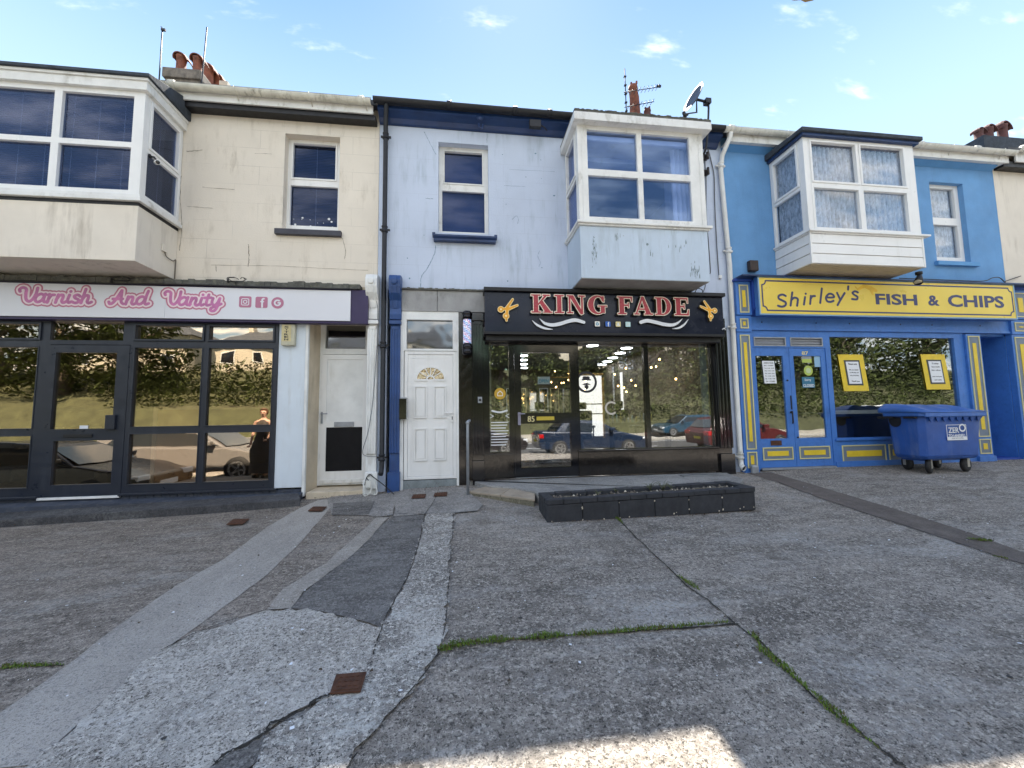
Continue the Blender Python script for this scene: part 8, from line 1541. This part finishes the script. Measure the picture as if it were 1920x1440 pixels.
far_house(-21, -40, 7.5, 7, 2.7, fc, 'buff far house with a slate roof facing the left salon window', rh=2.2); far_house(-12.5, -39, 6.5, 7, 2.7, stackr, 'cream far house with a slate roof facing the middle salon window', rh=2.2); far_house(-4.5, -39, 6, 7, 2.7, fc, 'buff far house facing the right salon window', rh=2.3); far_house(-34, -42, 11, 8, 4, fc, 'buff far house at the far left across the road'); far_house(3.5, -41, 6, 8, 5.4, fg, 'pale green far house facing the barber shop door'); far_house(13, -42, 11, 8, 4.4, fc, 'buff far house behind the trees facing the barber window', rh=3.0); far_house(31, -44, 12, 8, 5, fc, 'buff far house behind the trees facing the chip shop')

wheelm = mat('alloy', (0.5, 0.5, 0.5), .3, .1, 6, metal=.8); carglass = mat('car_glass', (0.02, 0.025, 0.03), .06, 0, coat=.5); tyre = rubber
def car(label, x, y, rz, paint, L_=4.3, Hh=1.45, estate=True, z=0.0):
    """body runs along x, nose to +x"""
    t = thing('parked_car', label, 'car', (0, 0, 0), 'cars parked in front of the shops'); w = .86; h = L_ / 2
    low = [(-h, .45), (-h + .04, .3), (h - .1, .27), (h, .45), (h - .03, .68), (h - .5, .80), (h - 1.15, .93), (-h + .1, .98), (-h - .01, .80)]
    def loft(prof, w0, w1, z0, z1, m, nm, bev):
        mb = MB(); ww = lambda zz_: w0 + (w1 - w0) * max(0, min(1, (zz_ - z0) / (z1 - z0))); n = len(prof)
        mb.add([(a, -ww(b), b) for a, b in prof] + [(a, ww(b), b) for a, b in prof], [tuple(range(n)), tuple(range(n, 2 * n))[::-1]] + [((i + 1) % n, i, n + i, n + (i + 1) % n) for i in range(n)]); return mb.build(nm, m, t, bev)
    body = loft(low, .88, .84, .3, .98, paint, 'body', .05)
    rear = -h + .25 if estate else -h + .75
    cab = [(h - 1.2, .92), (h - 1.95, Hh - .05), (h - 2.3, Hh), (rear + .55, Hh), (rear + .25, Hh - .08), (rear - .1, .96)]
    loft(cab, .82, .62, .92, Hh, paint, 'roof', .03)
    for s in (-1, 1):
        g = [(h - 1.36, .97), (h - 2.0, Hh - .12), (rear + .5, Hh - .12), (rear + .25, .98)]; mb = MB(); mb.add([(a, s * (.82 - (b - .92) / (Hh - .92) * .20 + .006), b) for a, b in g], [(0, 1, 2, 3) if s < 0 else (3, 2, 1, 0)]); mb.build('side_window', carglass, t)
        mb = MB(); mb.box(h - 1.6, h - 1.4, s * .86, s * 1.0, .98, 1.1); mb.build('mirror', paint, t, .03)
        mb = MB(); mb.box(-h - .012, -h + .16, s * .50, s * .87, .70, .86); mb.build('taillight', mat('taillight', (0.5, 0.01, 0.01), .2, 0, coat=.5), t, .02); mb = MB(); mb.box(h - .22, h - .012, s * .5, s * .86, .56, .70); mb.build('headlight', mat('headlight', (0.7, 0.72, 0.75), .1, 0, coat=.6), t, .03)
        for xx in (-h + .8, h - .85):
            mb = MB(); mb.lathe([(.2, -.1), (.32, -.1), (.335, -.06), (.335, .06), (.32, .1), (.2, .1)], (xx, s * .80, .335), 28, 'y'); wh = mb.build('wheel', tyre, t); mb = MB(); mb.ring(xx, .335, .17, .225, s * .905 , n=24)
            for q in range(5): a = q * 1.2566; mb.add([(xx + .03 * math.cos(a + 1.57), s * .905, .335 + .03 * math.sin(a + 1.57)), (xx + .03 * math.cos(a - 1.57), s * .905, .335 + .03 * math.sin(a - 1.57)), (xx + .2 * math.cos(a - .12), s * .905, .335 + .2 * math.sin(a - .12)), (xx + .2 * math.cos(a + .12), s * .905, .335 + .2 * math.sin(a + .12))], [(0, 1, 2, 3)])
            mb.build('rim', wheelm, wh)
    g = [(h - 1.19, .96), (h - 1.9, Hh - .09)]; mb = MB(); mb.add([(g[0][0] + .012, -.74, g[0][1]), (g[0][0] + .012, .74, g[0][1]), (g[1][0] + .012, .58, g[1][1]), (g[1][0] + .012, -.58, g[1][1])], [(0, 1, 2, 3)]); mb.build('windscreen', carglass, t)
    g = [(rear - .07, 1.02), (rear + .22, Hh - .12)]; mb = MB(); mb.add([(g[0][0] - .012, .7, g[0][1]), (g[0][0] - .012, -.7, g[0][1]), (g[1][0] - .03, -.56, g[1][1]), (g[1][0] - .03, .56, g[1][1])], [(0, 1, 2, 3)]); mb.build('rear_window', carglass, t)
    mb = MB(); mb.box(h - .0, h + .008, -.26, .26, .40, .51); mb.build('number_plate', whitesh, t); mb = MB(); mb.box(-h - .012, -h + .0, -.26, .26, .55, .66); mb.build('number_plate', mat('yellow_plate', (.6, .5, .05), .5, 0), t)
    t.location = (x, y, z); t.rotation_euler = (0, 0, rz); return t
pb = lambda n, c: mat(n, c, .3, 0.02, 1, coat=.35)
car('black hatchback parked on the forecourt at the left, mirrored in the salon door', -8.7, -3.5, R(0), pb('black_car_paint', (.012, .013, .018)), 4.2, 1.42, z=G(-8.7, -3.5))
car('grey estate car parked left of the camera, mirrored in the right salon window', -7.35, -5.75, R(0), pb('grey_car_paint', (.19, .18, .175)), 4.6, 1.45, z=-.13)
car('dark blue saloon parked on the road opposite the barber shop', 5.3, -9.9, R(0), pb('blue_car_paint', (.010, .022, .05)), 4.5, 1.45, False, z=-.12)
car('black hatchback parked on the road behind the blue saloon', 0.6, -10.1, R(0), pb('dark_car_paint', (.015, .012, .014)), 4.0, 1.5, z=-.12)
car('red hatchback parked on the road opposite the chip shop doors', 12.3, -9.9, R(0), pb('red_car_paint', (.085, .010, .009)), 4.1, 1.5, z=-.12)
car('small white van parked far along the road to the right', 24.5, -14.5, R(180), pb('white_car_paint', (.75, .75, .72)), 4.6, 1.95, z=-.12)
car('small blue car parked across the road below the trees', 14.8, -18.6, R(180), pb('teal_car_paint', (.012, .05, .09)), 4.1, 1.45, z=0)

# woman standing on the forecourt left of the camera, mirrored in the right salon window
skin = mat('skin', (0.55, 0.33, 0.24), .55, .05, 5)
def skinned(name, pts, edges, radii, m, parent, sub=2, root=0):
    me = bpy.data.meshes.new(name); me.from_pydata(pts, edges, []); o = bpy.data.objects.new(name, me); col.objects.link(o); me.materials.append(m); o.parent = parent; W[o.name] = W[parent.name].copy()
    a = o.modifiers.new('skin', 'SKIN'); a.use_smooth_shade = True
    for i, r_ in enumerate(radii): me.skin_vertices[0].data[i].radius = (r_, r_) if isinstance(r_, (int, float)) else r_
    me.skin_vertices[0].data[root].use_root = True
    b = o.modifiers.new('sub', 'SUBSURF'); b.levels = sub; b.render_levels = sub; return o
px_, py_ = -5.05, -4.35; pz_ = G(px_, py_)
t = thing('person', 'woman in a sleeveless dark dress standing on the forecourt holding a small phone', 'person', (px_, py_, pz_))
P = [(0, 0, .95), (0, 0, 1.08), (0, -.01, 1.25), (0, 0, 1.40), (0, .0, 1.48), (0, .015, 1.56), (0, .01, 1.63), (0, .005, 1.70),
     (.09, 0, .90), (.10, .02, .50), (.10, -.01, .10), (.10, .12, .04), (-.09, 0, .90), (-.10, .02, .50), (-.10, -.01, .10), (-.10, .12, .04),
     (.17, 0, 1.38), (.22, -.03, 1.12), (.20, .14, .98), (.19, .20, .96), (-.17, 0, 1.38), (-.24, -.03, 1.12), (-.24, .06, .88), (-.24, .09, .82)]
E_ = [(0, 1), (1, 2), (2, 3), (3, 4), (4, 5), (5, 6), (6, 7), (0, 8), (8, 9), (9, 10), (10, 11), (0, 12), (12, 13), (13, 14), (14, 15), (3, 16), (16, 17), (17, 18), (18, 19), (3, 20), (20, 21), (21, 22), (22, 23)]
RR = [(.15, .11), (.12, .09), (.14, .10), (.12, .08), .05, .075, .09, .06, (.085, .085), .055, .038, .03, (.085, .085), .055, .038, .03, .05, .036, .024, .026, .05, .036, .024, .026]
skinned('body', P, E_, RR, skin, t)
for s, hx, hy, hz in ((1, .19, .20, .96), (-1, -.24, .09, .82)):
    for k in range(4): y_ = (k - 1.5) * .018; skinned('finger', [(hx + y_ * .6, hy + .01, hz - .005), (hx + y_, hy + .055, hz - .02), (hx + y_, hy + .07 - .004 * k, hz - .05)], [(0, 1), (1, 2)], [.011, .009, .007], skin, t, 1)
    skinned('thumb', [(hx - s * .02, hy, hz), (hx - s * .045, hy + .03, hz + .01), (hx - s * .04, hy + .055, hz + .0)], [(0, 1), (1, 2)], [.012, .01, .008], skin, t, 1)
mb = MB(); prof = [(.30, .12), (.28, .45), (.26, .75), (.205, .92), (.165, 1.08), (.185, 1.25), (.16, 1.38), (.10, 1.435)]; n = 24; vs = [(r_ * math.cos(2 * math.pi * j / n) + px_, r_ * .68 * math.sin(2 * math.pi * j / n) + py_, z_ + pz_) for r_, z_ in prof for j in range(n)]
mb.add(vs, [(i * n + j, i * n + (j + 1) % n, (i + 1) * n + (j + 1) % n, (i + 1) * n + j) for i in range(len(prof) - 1) for j in range(n)]); mb.sm = [True] * len(mb.sm); mb.build('dress', mat('brown_dress', (.05, .04, .033), .8, .15, 9), t)
mb = MB(); hc = Vector((px_, py_ - .012, pz_ + 1.645)); n, k = 20, 10; vs = []
for i in range(k + 1):
    for j in range(n):
        a, b = math.pi * .72 * i / k, 2 * math.pi * j / n; f_ = 1 - .0 * i; fr = (math.sin(b) > .45) and i > 4
        r_ = .118 if not fr else .075; vs.append(hc + Vector((r_ * .86 * math.sin(a) * math.cos(b), r_ * math.sin(a) * math.sin(b), .125 * math.cos(a) + .0)))
mb.add(vs, [(i * n + j, (i + 1) * n + j, (i + 1) * n + (j + 1) % n, i * n + (j + 1) % n) for i in range(k) for j in range(n)]); mb.sm = [True] * len(mb.sm); mb.build('hair', mat('auburn_hair', (.10, .045, .02), .6, .3, 30), t)
mb = MB(); c = Vector((px_, py_ + .105, pz_ + 1.60)); mb.lathe([(.012, -.012), (.016, 0), (.006, .02)], tuple(c), 8, 'y'); 
mb.build('nose', skin, t); mb = MB()
for s in (-1, 1): mb.lathe([(.004, 0), (.011, .002), (.004, .01)], (px_ + s * .032, py_ + .088, pz_ + 1.635), 10, 'y')
mb.box(px_ - .025, px_ + .025, py_ + .09, py_ + .099, pz_ + 1.563, pz_ + 1.572); mb.build('eyes_and_mouth', mat('dark_eye', (.05, .02, .02), .4, 0), t)
for s in (-1, 1): mb = MB(); mb.box(px_ + s * .1 - .045, px_ + s * .1 + .045, py_ - .08, py_ + .17, pz_ + .0, pz_ + .07); mb.build('shoe', dullblack, t, .03)
mb = MB(); mb.box(px_ + .155, px_ + .225, py_ + .235, py_ + .248, pz_ + .90, pz_ + 1.04); tag(mb.build('phone', gloss, None, .006), 'small black phone held by the woman in the dark dress', 'phone')

# gull gliding over the roofs, only its breast dips into the top of the picture
t = thing('gull', 'brown bellied gull gliding above the roofs at the top edge of the photo', 'bird', (16.589, 9.0, 21.455))
gx, gz = 16.617, 21.516; gb = mat('gull_brown', (.30, .22, .12), .8, .25, 20); S9 = Matrix.Translation((gx, 9.0, gz)) @ Matrix.Scale(3.0, 4) @ Matrix.Translation((-gx, -9.0, -gz)); mb = MB(); mb.tube([(gx - .22, 9.0, gz + .03), (gx - .15, 9.0, gz + .02), (gx, 9.0, gz), (gx + .12, 9.0, gz + .02), (gx + .2, 9.0, gz + .05), (gx + .25, 9.0, gz + .055)], [.01, .045, .065, .05, .035, .006], 12, T=S9); mb.build('body', gb, t)
for s in (-1, 1): mb = MB(); mb.add([(gx - .07, 9.0 + s * .04, gz + .04), (gx + .09, 9.0 + s * .04, gz + .04), (gx + .08, 9.0 + s * .12, gz + .10), (gx - .04, 9.0 + s * .12, gz + .10), (gx - .08, 9.0 + s * .2, gz + .15)], [(0, 1, 2, 3), (3, 2, 4)], S9); o = mb.build('wing', gb, t); q = o.modifiers.new('th', 'SOLIDIFY'); q.thickness = .012
